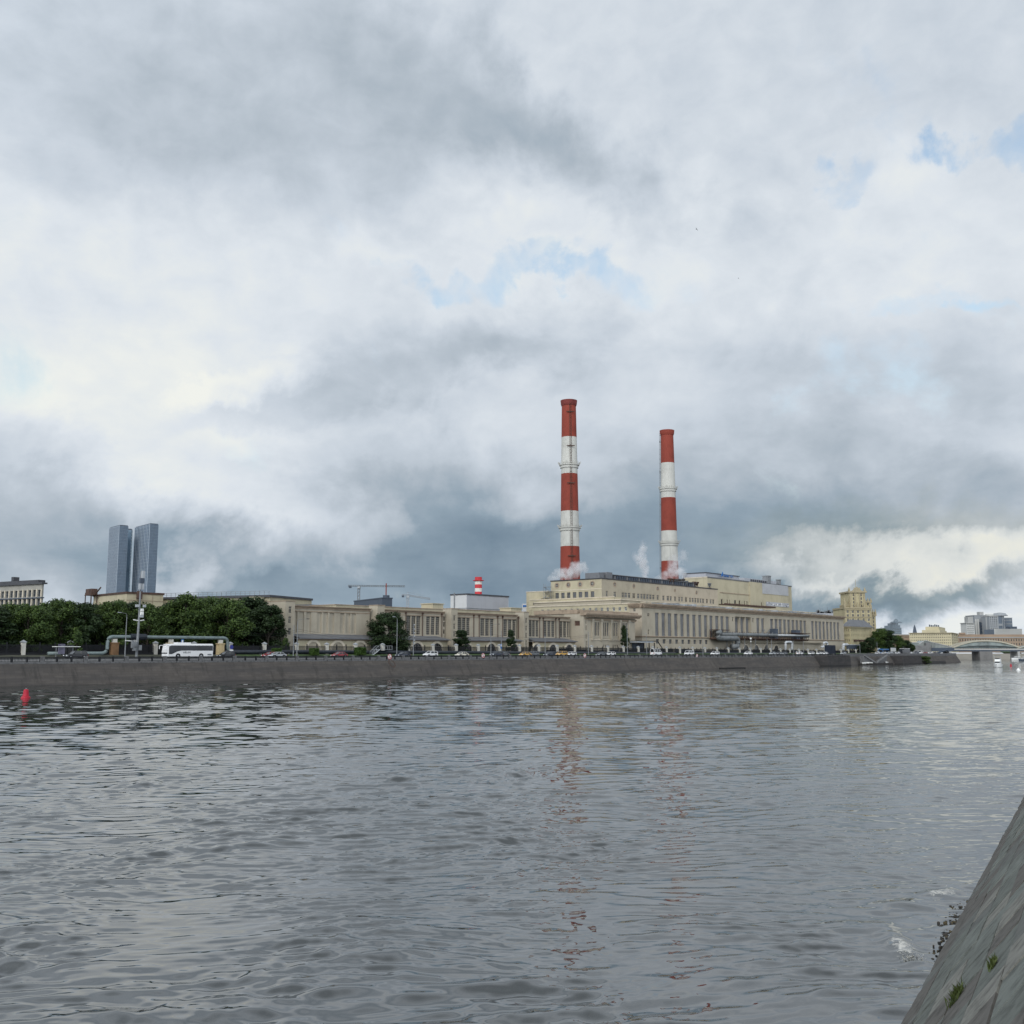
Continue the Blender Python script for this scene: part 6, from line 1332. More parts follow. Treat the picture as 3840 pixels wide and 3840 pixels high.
lamp(6, 1018, 1088, 0, 'pole before the middle of the hall between two white vans'); lamp(7, 458, 1030, 0, 'slim pole before the last hall arch'); lamp(7, 742, 1040, 0, 'slim pole right of the bright inverted duct'); lamp(7, 870, 1045, 0, 'slim pole before the plain hall base'); lamp(7, 1600, 1085, 0, 'pole beyond the hall end by the dark trough'); lamp(7, 1822, 1060, 0, 'pole before the right grove')
t, s_, zt = lamp(4, 246, 690, 0, 'camera pole with small white boxes right of the round tree'); b = MB(B)
for z in (zt - .2, zt - 1.5, zt - 2.6, zt - 3.6, zt - 4.8, zt - 5.6): b.box(s_ + .08, s_ + .36, 221.6, 221.9, z - .18, z + .14)
b.build('camera_boxes', M['steell'], t)
t, s_, zt = lamp(6, 1640, 1085, 0, 'white topped camera pole before the hall arches'); b = MB(B); b.box(s_ - .3, s_ + .3, 221.7, 222.3, zt - .3, zt + .4); b.box(s_ - .2, s_ + .2, 221.8, 222.2, zt - 1.6, zt - 1.1); b.build('camera_boxes', M['white'], t)
# antenna mast
s_, zt = hd(*uv(1, 1424, 555), 222); t = thing('antenna_mast', B(s_, 222, 5.3), 'tall grey mast with antenna panels and cabinets standing before the trees', 'mast'); b = MB(); b.tube([B(s_ - .2, 222, 5.2), B(s_, 222, 14), B(s_, 222, zt - 1)], [.32, .24, .14], 10); b.build('pole', M['steel'], t)
zz = lambda y: hd(*uv(1, 1400, y), 222)[1]
for (ya, yb, dx, w, m) in ((590, 665, .3, .34, 'steell'), (665, 720, .05, .5, 'slate'), (720, 780, -.35, .26, 'steell'), (720, 780, .35, .26, 'steell')):
    b = MB(B); b.box(s_ + dx - w, s_ + dx + w, 221.4, 221.9, zz(yb), zz(ya)); b.build('antenna_panel', M[m], t)
for (y, dx, w, h_, m) in ((985, .35, .3, .3, 'white'), (1018, .35, .32, .36, 'white'), (1048, .3, .4, .3, 'steell'), (945, -.9, .4, .3, 'steell'), (945, .9, .3, .3, 'steell'), (1330, -1.3, .62, .9, 'steel'), (1375, -1.1, .4, .5, 'steel'), (1365, .3, .3, .6, 'steel'), (1298, -1.0, .35, .2, 'white')):
    b = MB(B); b.box(s_ + dx - w, s_ + dx + w, 221.2, 221.7, zz(y) - h_, zz(y) + h_); b.build('equipment_box', M[m], t)
b = MB(B); b.tube([B(s_ - 1.4, 222, zz(1085)), B(s_ - .5, 222, zz(1092)), B(s_ + .5, 222, zz(1092)), B(s_ + 1.3, 222, zz(1085))], .14, 6); b.tube([B(s_ - 3.4, 221.6, zz(1295)), B(s_ - .2, 221.9, zz(1302))], .12, 6); b.build('bracket', M['white'], t)
# overhead wires
w = thing('overhead_wires', B(200, 222, 12), 'thin sagging wires strung between the roadside poles', 'wires'); b = MB()
for (p, q_) in (((3, -280, 760), (3, 541, 760)), ((3, 541, 755), (3, 1828, 815)), ((3, 1828, 815), (4, 1245, 830)), ((4, 1245, 822), (5, 1055, 1040)), ((5, 1055, 1045), (5, 1808, 1075)), ((5, 1808, 1075), (6, 1018, 1110))):
    for dz in (0, .55):
        A_, C_ = pp(*p, 222), pp(*q_, 222); b.tube([A_ + (C_ - A_) * i / 12 - Vector((0, 0, 1.2 * (1 - (i / 6 - 1) ** 2) + dz)) for i in range(13)], .022, 4)
b.build('wire', M['iron'], w)
# bus shelter
s_, zt = hd(*uv(1, 550, 1352), 222.5); s2 = hd(*uv(1, 788, 1352), 222.5)[0]; t = thing('bus_shelter', B((s_ + s2) / 2, 222.5, 5.3), 'bus shelter with a thin pale roof and a poster panel at its left end', 'bus shelter'); b = MB(B); b.box(s_, s2, 221.5, 223.6, zt - .12, zt + .02); b.build('roof', M['white'], t); 
for x in (s_ + .1, s2 - 1.5): b = MB(B); b.box(x, x + .12, 222, 222.12, 5.3, zt - .12); b.build('post', M['steel'], t)
b = MB(B); b.box(s_ + .4, s_ + 1.9, 221.6, 221.75, 6.1, 8.3); b.build('poster_panel', mat('poster', (.12, .115, .16), .3, .3, 1.2), t); b = MB(B); b.box(s_ + 2, s2 - .6, 223.3, 223.36, 5.8, 8.1); b.build('glass_back', M['paned'], t); b = MB(B); b.box(s_ + 2.4, s2 - 2, 222.9, 223.2, 5.7, 5.78); b.build('bench', M['timber'], t)
# round signs hung on the railing, with a crossed out anchor
def disc(b, c, r0, r1, off, m, n=24, a0=0, a1=2 * pi):
    P_ = lambda rr, t: c + E * (rr * cos(t)) + Vector((0, 0, rr * sin(t))) - N * off
    for i in range(n):
        t0, t1 = a0 + (a1 - a0) * i / n, a0 + (a1 - a0) * (i + 1) / n; b.face([tuple(P_(r1, t0)), tuple(P_(r1, t1)), tuple(P_(r0, t1)), tuple(P_(r0, t0))], m)
for i, (k, x, y) in enumerate(((3, 1730, 1113), (4, 1145, 1098), (5, 1012, 1305), (6, 945, 1308))):
    s_, z = hd(*uv(k, x, y), 203.6); c = B(s_, 203.6, z); t = thing('mooring_sign', c, 'round no anchoring sign on the railing ' + ('below the big round tree', 'below the third gallery windows', 'below the left end of the columned building', 'between the two white vans')[i], 'sign', 'round signs on the railing'); b = MB()
    b.lathe([(.72, -.02), (.72, .02)], (0, 0), 24); b.v = [c + E * v.x + Vector((0, 0, v.y)) + N * v.z for v in b.v]; b.build('disc', M['white'], t)
    b = MB(); disc(b, c, .58, .72, .025, 0); pr_ = lambda x_, z_, o_: tuple(c + E * x_ + Vector((0, 0, z_)) - N * o_); b.face([pr_(-.5, .4, .032), pr_(-.4, .5, .032), pr_(.5, -.4, .032), pr_(.4, -.5, .032)]); b.build('red_ring', M['buoyred'], t)
    b = MB(); b.face([pr_(-.05, -.4, .028), pr_(.05, -.4, .028), pr_(.05, .3, .028), pr_(-.05, .3, .028)]); b.face([pr_(-.2, .15, .027), pr_(.2, .15, .027), pr_(.2, .24, .027), pr_(-.2, .24, .027)]); disc(b, c + Vector((0, 0, .38)), .05, .11, .028, 0, 12); disc(b, c + Vector((0, 0, -.08)), .28, .37, .029, 0, 14, pi * 1.1, pi * 1.9); b.build('anchor', M['iron'], t)
# mooring ring on the wall, blue road signs, billboard, steps over the pipe
s_, z = hd(*uv(3, 1757, 1200), 201.3); c = B(s_, 201.25, z); b = MB(); b.loft([[tuple(c + E * ((.95 + .09 * cos(q_)) * cos(2 * pi * k / 24)) + Vector((0, 0, (.95 + .09 * cos(q_)) * sin(2 * pi * k / 24))) + N * (.09 * sin(q_) + .8 * (.95 + .09 * cos(q_)) * sin(2 * pi * k / 24))) for q_ in [2 * pi * j / 8 for j in range(8)]] for k in range(25)], caps=False); o = b.build('mooring_ring', mat('rusty_ring', (.060, .036, .026), .8, .2)); tag(o, 'big rusty mooring ring hung on the river wall', 'mooring ring')
def roadsign(k, x, y, d, shape, label, size, plate=False):
    s_, z = hd(*uv(k, x, y), d); t = thing('road_sign', B(s_, d, 5.3), label, 'road sign'); b = MB(); b.tube([B(s_, d + .06, 5.2), B(s_, d + .06, z + size)], .05, 6); b.build('post', M['steel'], t); b = MB(B)
    if shape == 'disc': b = MB(); disc(b, B(s_, d, z), 0.0, size, .02, 0); b.build('plate', mat('sign_indigo', (.03, .04, .22), .5, .05), t)
    else: b.box(s_ - size * .5, s_ + size * .5, d - .03, d, z - size, z + size); b.build('plate', M['blue'], t); b = MB(B); b.box(s_ - size * .28, s_ + size * .28, d - .06, d - .031, z - size * .1, z + size * .75); b.build('symbol', M['white'], t)
    if plate: b = MB(B); b.box(s_ - size, s_ + size, d - .03, d, z - size * 1.8, z - size * 1.25); b.build('lower_plate', M['white'], t)
roadsign(2, 1063, 780, 222, 'disc', 'round dark blue sign with a white plate right of the bent pipe', .55, True); roadsign(2, 427, 720, 222, 'rect', 'blue and white bus stop sign above the bus roof', .7); roadsign(4, 1377, 978, 221.6, 'rect', 'small blue rectangular sign on the pole before the third gallery', .75)
s0_, zt = hd(*uv(9, 322, 478), 224); s1_, zb = hd(*uv(9, 425, 552), 224); t = thing('billboard', B((s0_ + s1_) / 2, 224, 5.3), 'blank pale billboard before the right grove', 'billboard'); b = MB(B); b.box(s0_, s1_, 223.8, 224.1, zb, zt); b.build('panel', M['whitewall'], t); 
for x in (s0_ + 1, s1_ - 1.4): b = MB(B); b.box(x, x + .4, 224.1, 224.4, 5.2, zt - .3); b.build('leg', M['steel'], t)
t = thing('pipe_steps', pp(3, 1560, 1070, 226), 'metal steps with handrails climbing over the black pipe', 'steps'); b = MB(B); a_, c_ = hs_(3, 1490, 1060, 226), hs_(3, 1565, 1010, 226)
for k in range(8): x = a_ + (c_ - a_) * k / 7; b.box(x, x + .4, 225.3, 226.5, 5.6 + k * .22, 5.66 + k * .22)
b.box(c_, c_ + 5.5, 225.3, 228.6, 7.2, 7.28)
for dd in (225.3, 226.5):
    b.tube([B(a_, dd, 6.6), B(c_, dd, 8.3), B(c_ + 5.5, dd, 8.3)], .05, 5)
    for k in range(4): x = a_ + (c_ - a_) * k / 3; b.tube([B(x, dd, 5.6 + 1.6 * k / 3), B(x, dd, 6.6 + 1.7 * k / 3)], .04, 4); b.tube([B(c_ + k * 1.8, dd, 7.2), B(c_ + k * 1.8, dd, 8.3)], .04, 4)
b.tube([B(a_, 225.2, 5.6), B(c_ + .5, 225.2, 7.3)], .14, 4); b.build('steps', M['steell'], t)
# ---------------------------------------------------------------- vehicles (built nose along +x)
PAINT = {'black': (.012, .013, .017), 'darkblue': (.018, .026, .045), 'grey': (.10, .11, .12), 'silver': (.34, .36, .38), 'red': (.25, .022, .028), 'white': (.70, .70, .70), 'cream': (.60, .56, .46), 'yellow': (.50, .27, .025), 'blue': (.03, .13, .32)}
PM = {k: mat('car_paint_' + k, v, .32, .03, .5, spec=.5, coat=.5) for k, v in PAINT.items()}
SHAPES = {  # length, width, height, belt, hood, glass base x0 x1, roof x0 x1 (nose is +)
    'saloon': (4.7, 1.82, 1.45, .93, .80, -1.75, 1.05, -1.05, .25), 'hatch': (4.3, 1.8, 1.52, .95, .84, -2.0, 1.05, -1.5, .30), 'suv': (4.7, 1.9, 1.72, 1.08, 1.00, -2.2, 1.05, -1.9, .40),
    'pickup': (5.2, 1.9, 1.8, 1.1, 1.02, -.6, 1.2, -.4, .55), 'van': (4.9, 1.95, 2.1, 1.15, 1.02, -2.4, 1.75, -2.35, 1.15), 'minibus': (5.9, 2.0, 2.65, 1.35, 1.12, -2.9, 2.25, -2.85, 1.55)}
def wheel(root, x, y, r, w=.22):
    sgn = 1 if y > 0 else -1
    b = MB(lambda a, c, z: Vector((x + a, y + z * sgn, r + c))); b.lathe([(r * .55, w * .5), (r * .95, w * .5), (r, w * .3), (r, -w * .5), (r * .5, -w * .5)], (0, 0), 16); o = b.build('wheel', M['tyre'], root, local=True)
    b = MB(lambda a, c, z: Vector((x + a, y + z * sgn, r + c))); b.lathe([(r * .6, w * .5 + .012), (r * .2, w * .5 + .03)], (0, 0), 10); b.build('rim', M['rim'], o, local=True)
def car_proto(shape, paint):
    Ln, Wd, H, belt, hood, g0, g1, r0, r1 = SHAPES[shape]; root = thing('car', (0, 0, 0), 'x', 'car'); h2 = Ln / 2; w = Wd / 2
    def ring(x, zt, k, zb=.28): return [(x, -w * k, zb), (x, -w * k, zt * .62), (x, -w * k * .97, zt * .88), (x, -w * k * .86, zt), (x, w * k * .86, zt), (x, w * k * .97, zt * .88), (x, w * k, zt * .62), (x, w * k, zb)]
    rb = belt if shape != 'pickup' else belt * .98
    b = MB(); b.loft([ring(-h2, rb * .72, .86, .42), ring(-h2 + .12, rb * .98, .95), ring(g0, belt, 1), ring(0, belt, 1), ring(g1, belt * .985, 1), ring(h2 - .55, hood * .97, .98), ring(h2 - .12, hood * .84, .92), ring(h2, hood * .60, .82, .38)], 0)
    for sx in (-1, 1):
        for xw in (h2 * .63, -h2 * .60): b.box(xw - .43, xw + .43, sx * (w - .02), sx * (w + .006), .18, .74, 1)
    b.build('body', [PM[paint], M['tyre']], root, local=True)
    b = MB(); bz, tz = belt - .02, H - .07; wr, wb = w * .74, w * .93
    b.loft([[(g0, -wb, bz), (g1, -wb, bz), (g1, wb, bz), (g0, wb, bz)], [(r0, -wr, tz), (r1, -wr, tz), (r1, wr, tz), (r0, wr, tz)]]); b.build('windows', M['carglass'], root, local=True)
    b = MB(); b.loft([[(r0 - .05, -wr - .03, tz - .01), (r1 + .06, -wr - .03, tz - .01), (r1 + .06, wr + .03, tz - .01), (r0 - .05, wr + .03, tz - .01)], [(r0 + .1, -wr * .86, H), (r1 - .12, -wr * .86, H), (r1 - .12, wr * .86, H), (r0 + .1, wr * .86, H)]])
    for sx in (-1, 1):
        for (xb, xt, k) in ((g0, r0, .09), (g1, r1, .06)): b.tube([(xb, sx * (wb + .01), bz), (xt, sx * (wr + .015), tz)], k, 5)
        xm = (r0 + r1) / 2; n_ = 1 if shape not in ('van', 'minibus') else 3
        for i in range(n_): xq = xm if n_ == 1 else r0 + (r1 - r0) * (i + .7) / 3.2; b.tube([(xq, sx * (wb + .01), bz), (xq, sx * (wr + .015), tz)], .045, 4)
        if shape in ('van', 'minibus'): b.box(g0, g0 + 1.1, sx * wb * .98, sx * (wb + .004) , bz, bz + .05)
    b.build('roof', PM[paint], root, local=True)
    for sx in (-1, 1):
        for xw in (h2 * .63, -h2 * .60): wheel(root, xw, sx * (w - .1), .33 if shape not in ('suv', 'pickup', 'minibus') else .38)
        b = MB(); b.box(h2 - .34, h2 - .015, sx * w * .48, sx * w * .86, hood * .62, hood * .80); b.build('headlight', M['lampw'], root, local=True)
        b = MB(); b.box(-h2 - .01, -h2 + .14, sx * w * .55, sx * w * .93, belt * .62, belt * .84); b.build('tail_light', M['lampr'], root, local=True)
        b = MB(); b.box(g1 - .28, g1 - .05, sx * w, sx * (w + .2), belt - .02, belt + .13); b.build('wing_mirror', PM[paint], root, local=True)
    b = MB(); b.box(h2 - .05, h2 + .012, -w * .45, w * .45, hood * .42, hood * .6); b.build('grille', M['iron'], root, local=True)
    return root
CARP = {}
HL, HR = math.atan2(-E.y, -E.x), math.atan2(E.y, E.x)
def car(shape, paint, u, d, left, label):
    key = (shape, paint)
    if key in CARP: o = copy_tree(CARP[key])
    else: o = CARP[key] = car_proto(shape, paint)
    s_, _ = hd(u, 2452, d); o.location = B(s_, d, 5.1); o.rotation_euler.z = HL if left else HR; o.name = 'van' if shape in ('van', 'minibus') else 'car'
    tag(o, label, 'van' if shape in ('van', 'minibus') else 'car', 'cars on the embankment road')
for a in [('suv', 'black', 284, 211.5, 1, 'black suv by the bus shelter, furthest left of the cars'), ('hatch', 'black', 848, 211.5, 1, 'black hatchback following the white bus'), ('saloon', 'silver', 1040, 211.5, 1, 'silver saloon in front of a red one at the blind gallery tower'), ('saloon', 'red', 1014, 218, 1, 'dark red car half hidden behind the silver saloon'),
          ('saloon', 'red', 1272, 212, 1, 'red saloon between the two clipped hedges'), ('saloon', 'darkblue', 1511, 212, 1, 'dark blue saloon below the big round tree'), ('suv', 'white', 1614, 212, 1, 'white suv below the second gallery'), ('saloon', 'cream', 1732, 212, 1, 'cream white saloon before the broad conical tree'),
          ('suv', 'darkblue', 1862, 212, 1, 'dark blue suv below the narrow conical tree'), ('saloon', 'grey', 1888, 217, 1, 'grey car tucked behind the dark blue suv'), ('saloon', 'yellow', 1969, 212, 1, 'yellow taxi directly ahead of a dark suv'), ('suv', 'grey', 1999, 213, 1, 'dark grey suv nosing up to the left yellow taxi'), ('saloon', 'darkblue', 2060, 212, 1, 'dark blue saloon between the two yellow taxis'),
          ('suv', 'yellow', 2106, 212, 1, 'yellow taxi with a white hatchback on its tail'), ('hatch', 'white', 2142, 213, 1, 'white hatchback behind the right yellow taxi'), ('saloon', 'grey', 2255, 212, 1, 'dark grey saloon ahead of a white hatchback under the columned building'), ('hatch', 'white', 2290, 212, 1, 'white hatchback behind the dark grey saloon under the column shaped tree'),
          ('minibus', 'white', 2461, 216, 0, 'white minibus with dark side windows at the hall corner'), ('van', 'white', 2584, 212, 1, 'small white van before the middle hall windows'), ('suv', 'white', 2681, 212, 1, 'white suv in front of the big loop duct'), ('pickup', 'white', 2806, 212, 1, 'white pickup truck before the hall arches'), ('saloon', 'silver', 2898, 212, 1, 'silver saloon before the last arch'), ('saloon', 'grey', 2921, 217, 1, 'grey saloon in the far lane before the hall base'), ('saloon', 'grey', 2940, 212, 1, 'dark saloon right of the last arch'),
          ('suv', 'white', 2999, 212, 0, 'white estate suv before the plain hall base'), ('hatch', 'white', 3042, 212, 1, 'lone white hatchback before the hall base, near its end'), ('saloon', 'white', 3073, 212, 1, 'white saloon, first of two nose to tail by the dark abutment'), ('saloon', 'white', 3093, 212, 1, 'white saloon, second of two nose to tail by the dark abutment'), ('saloon', 'silver', 3163, 212, 1, 'pale saloon above the dark abutment beyond the hall'),
          ('saloon', 'white', 3291, 212, 1, 'white saloon at the top of the river stairs'), ('saloon', 'white', 3315, 212, 1, 'white saloon below the blue bus'), ('suv', 'silver', 3338, 211.5, 1, 'silver suv under the billboard'), ('hatch', 'grey', 3352, 217, 1, 'grey hatchback beside the silver suv under the billboard'), ('saloon', 'white', 3366, 212, 1, 'white saloon next to the black lorry'),
          ('saloon', 'white', 3413, 212, 1, 'white saloon right behind the black lorry'), ('suv', 'darkblue', 3437, 212, 1, 'dark blue suv with lights on at the bridge lobby'), ('van', 'white', 3452, 217, 1, 'white van in the queue at the bridge lobby'), ('saloon', 'red', 3470, 215, 1, 'red car in the queue at the bridge lobby'), ('saloon', 'white', 3490, 212, 1, 'white saloon in the queue at the bridge lobby'), ('saloon', 'grey', 3508, 214, 0, 'grey saloon, last in the queue towards the bridge')]:
    car(*a)
# coach
s_, _ = hd(704, 2452, 213.5); bus = thing('coach', B(s_, 213.5, 5.1), 'white coach with a dark window band and black lettering on its side', 'coach', rz=HL); Lb, Wb, Hb = 12.0, 2.5, 3.35; h2 = Lb / 2; w = Wb / 2
def bring(x, zb, zt, k=1.0): return [(x, -w * k, zb), (x, -w * k, zt - .25), (x, -w * k + .2, zt), (x, w * k - .2, zt), (x, w * k, zt - .25), (x, w * k, zb)]
b = MB(); b.loft([bring(-h2, .45, Hb - .1, .97), bring(-h2 + .2, .32, Hb), bring(h2 - .9, .32, Hb), bring(h2 - .25, .32, Hb - .15), bring(h2, .40, 2.0, .95)]); b.box(-.2, 3.3, -.85, .85, Hb, Hb + .3); b.build('body', PM['white'], bus, local=True)
b = MB()
for sy in (-1, 1):
    y0, y1 = sy * (w - .01), sy * (w + .012)
    b.loft([[(x, y, z) for x, z in ((-h2 + .12, 1.75), (h2 - 3.6, 1.75), (h2 - 2.6, 1.60), (h2 - 1.1, .95), (h2 - .35, .95), (h2 - .30, 2.75), (h2 - 1.0, 2.92), (-h2 + .12, 2.92))] for y in (y0, y1)])
b.build('side_windows', M['carglass'], bus, local=True)
b = MB(); b.loft([[(h2 - .02, -w * .9, 1.05), (h2 - .02, w * .9, 1.05), (h2 + .03, w * .9, 1.05), (h2 + .03, -w * .9, 1.05)], [(h2 - .3, -w * .9, 3.0), (h2 - .3, w * .9, 3.0), (h2 - .2, w * .9, 3.0), (h2 - .2, -w * .9, 3.0)]]); b.build('windscreen', M['carglass'], bus, local=True)
for sy in (-1, 1):
    for x in (h2 - 2.7, -h2 + 3.2): wheel(bus, x, sy * (w - .13), .5, .3)
    b = MB(); b.box(h2 - .12, h2 + .05, sy * w * .5, sy * w * .88, .62, .85); b.build('headlight', M['lampw'], bus, local=True)
    b = MB(); b.tube([(h2 - .3, sy * w * .92, 2.9), (h2 + .45, sy * w * 1.0, 2.95), (h2 + .62, sy * w * 1.02, 2.75), (h2 + .62, sy * w * 1.02, 2.15)], .085, 6); b.build('mirror_arm', PM['white'], bus, local=True)
    b = MB()
    for x in (h2 - 2.7, -h2 + 3.2): b.lathe([(.62, 0), (.62, .015)], (0, 0), 18); n_ = len(b.v); b.v[-36:] = [Vector((x + v.x, sy * (w + v.z), .52 + max(-.2, v.y))) for v in b.v[-36:]]
    b.build('wheel_arch', M['tyre'], bus, local=True)
    b = MB(); b.box(-h2 + .4, -h2 + 1.5, sy * (w - .01), sy * (w + .012), .65, 1.0); b.build('side_grille', M['steel'], bus, local=True)
# lettering on the river side
tx = text('VRUM', M['iron'], None, (0, 0, 0), (1, 0, 0), .42, 1.9, .01, .35); tx.parent = bus; tx.rotation_euler = (0, 0, pi); tx.location = (1.95, w + .025, 1.12)
# black lorry and blue bus near the grove
def lorry(u0, u1, d, h_, paint, label, name, cat, win=False):
    s0_, _ = hd(u0, 2450, d); s1_, _ = hd(u1, 2450, d); Ln = s1_ - s0_; t = thing(name, B((s0_ + s1_) / 2, d, 5.1), label, cat, rz=HL); b = MB(); b.box(-Ln / 2, Ln / 2 - (0 if win else 2.2), -1.25, 1.25, .7 if not win else .35, h_, 0); b.build('body', PM[paint], t, local=True)
    if not win:
        b = MB(); b.box(Ln / 2 - 2.1, Ln / 2, -1.2, 1.2, .6, 2.7); b.build('cab', PM[paint], t, local=True); b = MB(); b.box(Ln / 2 - .9, Ln / 2 + .02, -1.15, 1.15, 1.6, 2.5); b.build('windscreen', M['carglass'], t, local=True); b = MB(); b.box(-Ln / 2, Ln / 2 - 2.2, -1.28, 1.28, h_, h_ + .15); b.build('roof_edge', M['white'], t, local=True)
    else:
        b = MB(); b.box(-Ln / 2 + .3, Ln / 2 - .3, -1.27, 1.27, 1.4, 2.5); b.box(Ln / 2 - .3, Ln / 2 + .02, -1.1, 1.1, 1.2, 2.6); b.build('windows', M['carglass'], t, local=True)
    for x in (-Ln / 2 + 1.6, Ln / 2 - 1.3):
        for sy in (-1, 1): wheel(t, x, sy * 1.12, .48, .3)
lorry(3377, 3405, 212, 3.3, 'black', 'black box lorry with a pale roof edge before the grove', 'box_lorry', 'lorry'); lorry(3303, 3327, 218, 3.2, 'blue', 'blue bus before the right grove', 'city_bus', 'bus', True)

# ---------------------------------------------------------------- on the water
def buoy(u, vb, vt, shape, label, m, flange=.55):
    p = hz(u, vb, 0); zt = hY(u, vt, p.y).z; t = thing('buoy', (p.x, p.y, 0), label, 'buoy', 'channel buoys'); b = MB()
    if shape == 'bell': r_ = zt * .43; b.lathe([(r_ * .98, -.3), (r_, .05), (r_ * .95, zt * .16), (r_ * .72, zt * .2), (r_ * .62, zt * .45), (r_ * .52, zt * .8), (r_ * .40, zt * .86), (.1, zt * .88)], (p.x, p.y), 20)
    else: r_ = zt * .75; b.lathe([(r_, -.2), (r_, .1), (r_ * .8, zt * .25), (r_ * .25, zt * .85), (.05, zt)], (p.x, p.y), 16)
    b.build('body', M[m], t, smooth=False)
    if shape == 'bell': b = MB(); b.lathe([(.05, zt * .87), (.05, zt * .93), (.11, zt * .93), (.11, zt), (.03, zt)], (p.x, p.y), 8); b.build('lamp', M['steel'], t)
buoy(96, 2619, 2580, 'bell', 'red buoy close to the river wall at the left edge', 'buoyred'); buoy(3791, 2498, 2488, 'bell', 'distant red buoy right of the white motor yacht', 'buoyred'); buoy(3819, 2514, 2504, 'cone', 'white conical buoy nearest the right edge', 'white')
def hull(b, Ln, Wd, H, n=12, m=0):
    rings = []
    for i in range(n):
        t = i / (n - 1); x = -Ln / 2 + Ln * t; k = 1 - max(0, (t - .45) / .55) ** 2.4; k = max(k, .03); zt = H * (1 + .28 * t * t)
        rings.append([(x - (0 if t < .9 else 0), -Wd / 2 * k, zt), (x - Ln * .03 * t, -Wd / 2 * k * .86, .15), (x - Ln * .05 * t, 0, -.4), (x - Ln * .03 * t, Wd / 2 * k * .86, .15), (x, Wd / 2 * k, zt)])
    b.loft(rings, m)
def cabin(b, x0, x1, w0, z0, z1, rake0, rake1, k=.85, m=0):
    b.loft([[(x0, -w0, z0), (x1, -w0 * .8, z0), (x1, w0 * .8, z0), (x0, w0, z0)], [(x0 + rake0, -w0 * k, z1), (x1 - rake1, -w0 * k * .8, z1), (x1 - rake1, w0 * k * .8, z1), (x0 + rake0, w0 * k, z1)]], m)
def yacht(u, vb, Ln, rz, label, fly=True, hullm='white', sc=1.0, group='boats'):
    p = hz(u, vb, 0); t = thing('motor_yacht', (p.x, p.y, 0), label, 'boat', group, rz=rz); t.scale = (sc,) * 3; Wd = Ln * .33
    b = MB(); hull(b, Ln, Wd, 1.25); b.build('hull', M[hullm], t, local=True); b = MB(); b.box(-Ln * .46, Ln * .1, -Wd * .502, Wd * .502, .95, 1.08); b.build('rubbing_strip', M['slate'], t, local=True)
    b = MB(); cabin(b, -Ln * .32, Ln * .30, Wd * .40, 1.25, 1.75, .1, .6); b.build('cabin_base', M['white'], t, local=True); b = MB(); cabin(b, -Ln * .31, Ln * .24, Wd * .375, 1.75, 2.45, .1, .9, .9); b.build('cabin_windows', M['carglass'], t, local=True)
    b = MB(); cabin(b, -Ln * .36, Ln * .17, Wd * .40, 2.45, 2.75, 0, .2, .97); b.build('coach_roof', M['white'], t, local=True)
    if fly:
        b = MB(); cabin(b, -Ln * .34, Ln * .12, Wd * .38, 2.76, 3.45, .1, .7, .95); b.build('flybridge', M['white'], t, local=True); b = MB(); cabin(b, -Ln * .20, Ln * .06, Wd * .34, 3.45, 3.8, .1, .4); b.build('wind_shield', M['carglass'], t, local=True)
        b = MB(); b.box(-Ln * .34, Ln * .02, -Wd * .36, Wd * .36, 5.0, 5.12); b.build('sun_canopy', M['slate'], t, local=True); b = MB()
        for x in (-Ln * .33, Ln * .0):
            for y in (-Wd * .35, Wd * .35): b.tube([(x, y, 3.3), (x, y, 5.0)], .04, 5)
        b.build('canopy_posts', M['steell'], t, local=True)
    b = MB()
    for sy in (-1, 1): b.tube([(Ln * .48, 0, 2.3), (Ln * .36, sy * Wd * .24, 2.25), (Ln * .12, sy * Wd * .45, 2.1)], .03, 4)
    for x, y in ((.36, .24), (.24, .36), (.12, .45)):
        for sy in (-1, 1): b.tube([(Ln * x, sy * Wd * y, 1.3), (Ln * x, sy * Wd * y, 2.2)], .025, 4)
    b.build('bow_rail', M['steell'], t, local=True); return t
yacht(3742, 2502, 10.5, R(242), 'white motor yacht with a flybridge heading towards the camera'); yacht(3811, 2474, 9, R(185), 'white cabin cruiser moored by the far wall at the right edge', False, 'white', .95); yacht(3846, 2479, 10, R(182), 'black hulled river boat cut by the right edge', False, 'slate', 1.05)
p = hz(3588, 2470, 0); t = thing('floating_pavilion', (p.x, p.y, 0), 'small blue domed floating pavilion under the bridge', 'pavilion'); sc = p.y / F
b = MB(); b.lathe([(8 * sc, -.2), (8 * sc, .6)], (p.x, p.y), 20); b.build('pontoon', M['steell'], t); b = MB(); b.lathe([(7 * sc, .6), (7 * sc, 4 * sc), (6 * sc, 8 * sc), (4 * sc, 11 * sc), (.2, 12.5 * sc)], (p.x, p.y), 20); b.build('dome', glassmat('turquoise_glass', (.06, .19, .24), .2, .6), t); b = MB()
for k in range(10): a = 2 * pi * k / 10; b.tube([(p.x + r_ * cos(a), p.y + r_ * sin(a), z) for r_, z in ((7.1 * sc, .6), (7.1 * sc, 4 * sc), (6.1 * sc, 8 * sc), (4.1 * sc, 11 * sc), (.2, 12.6 * sc))], .12, 4)
b.build('ribs', M['white'], t)
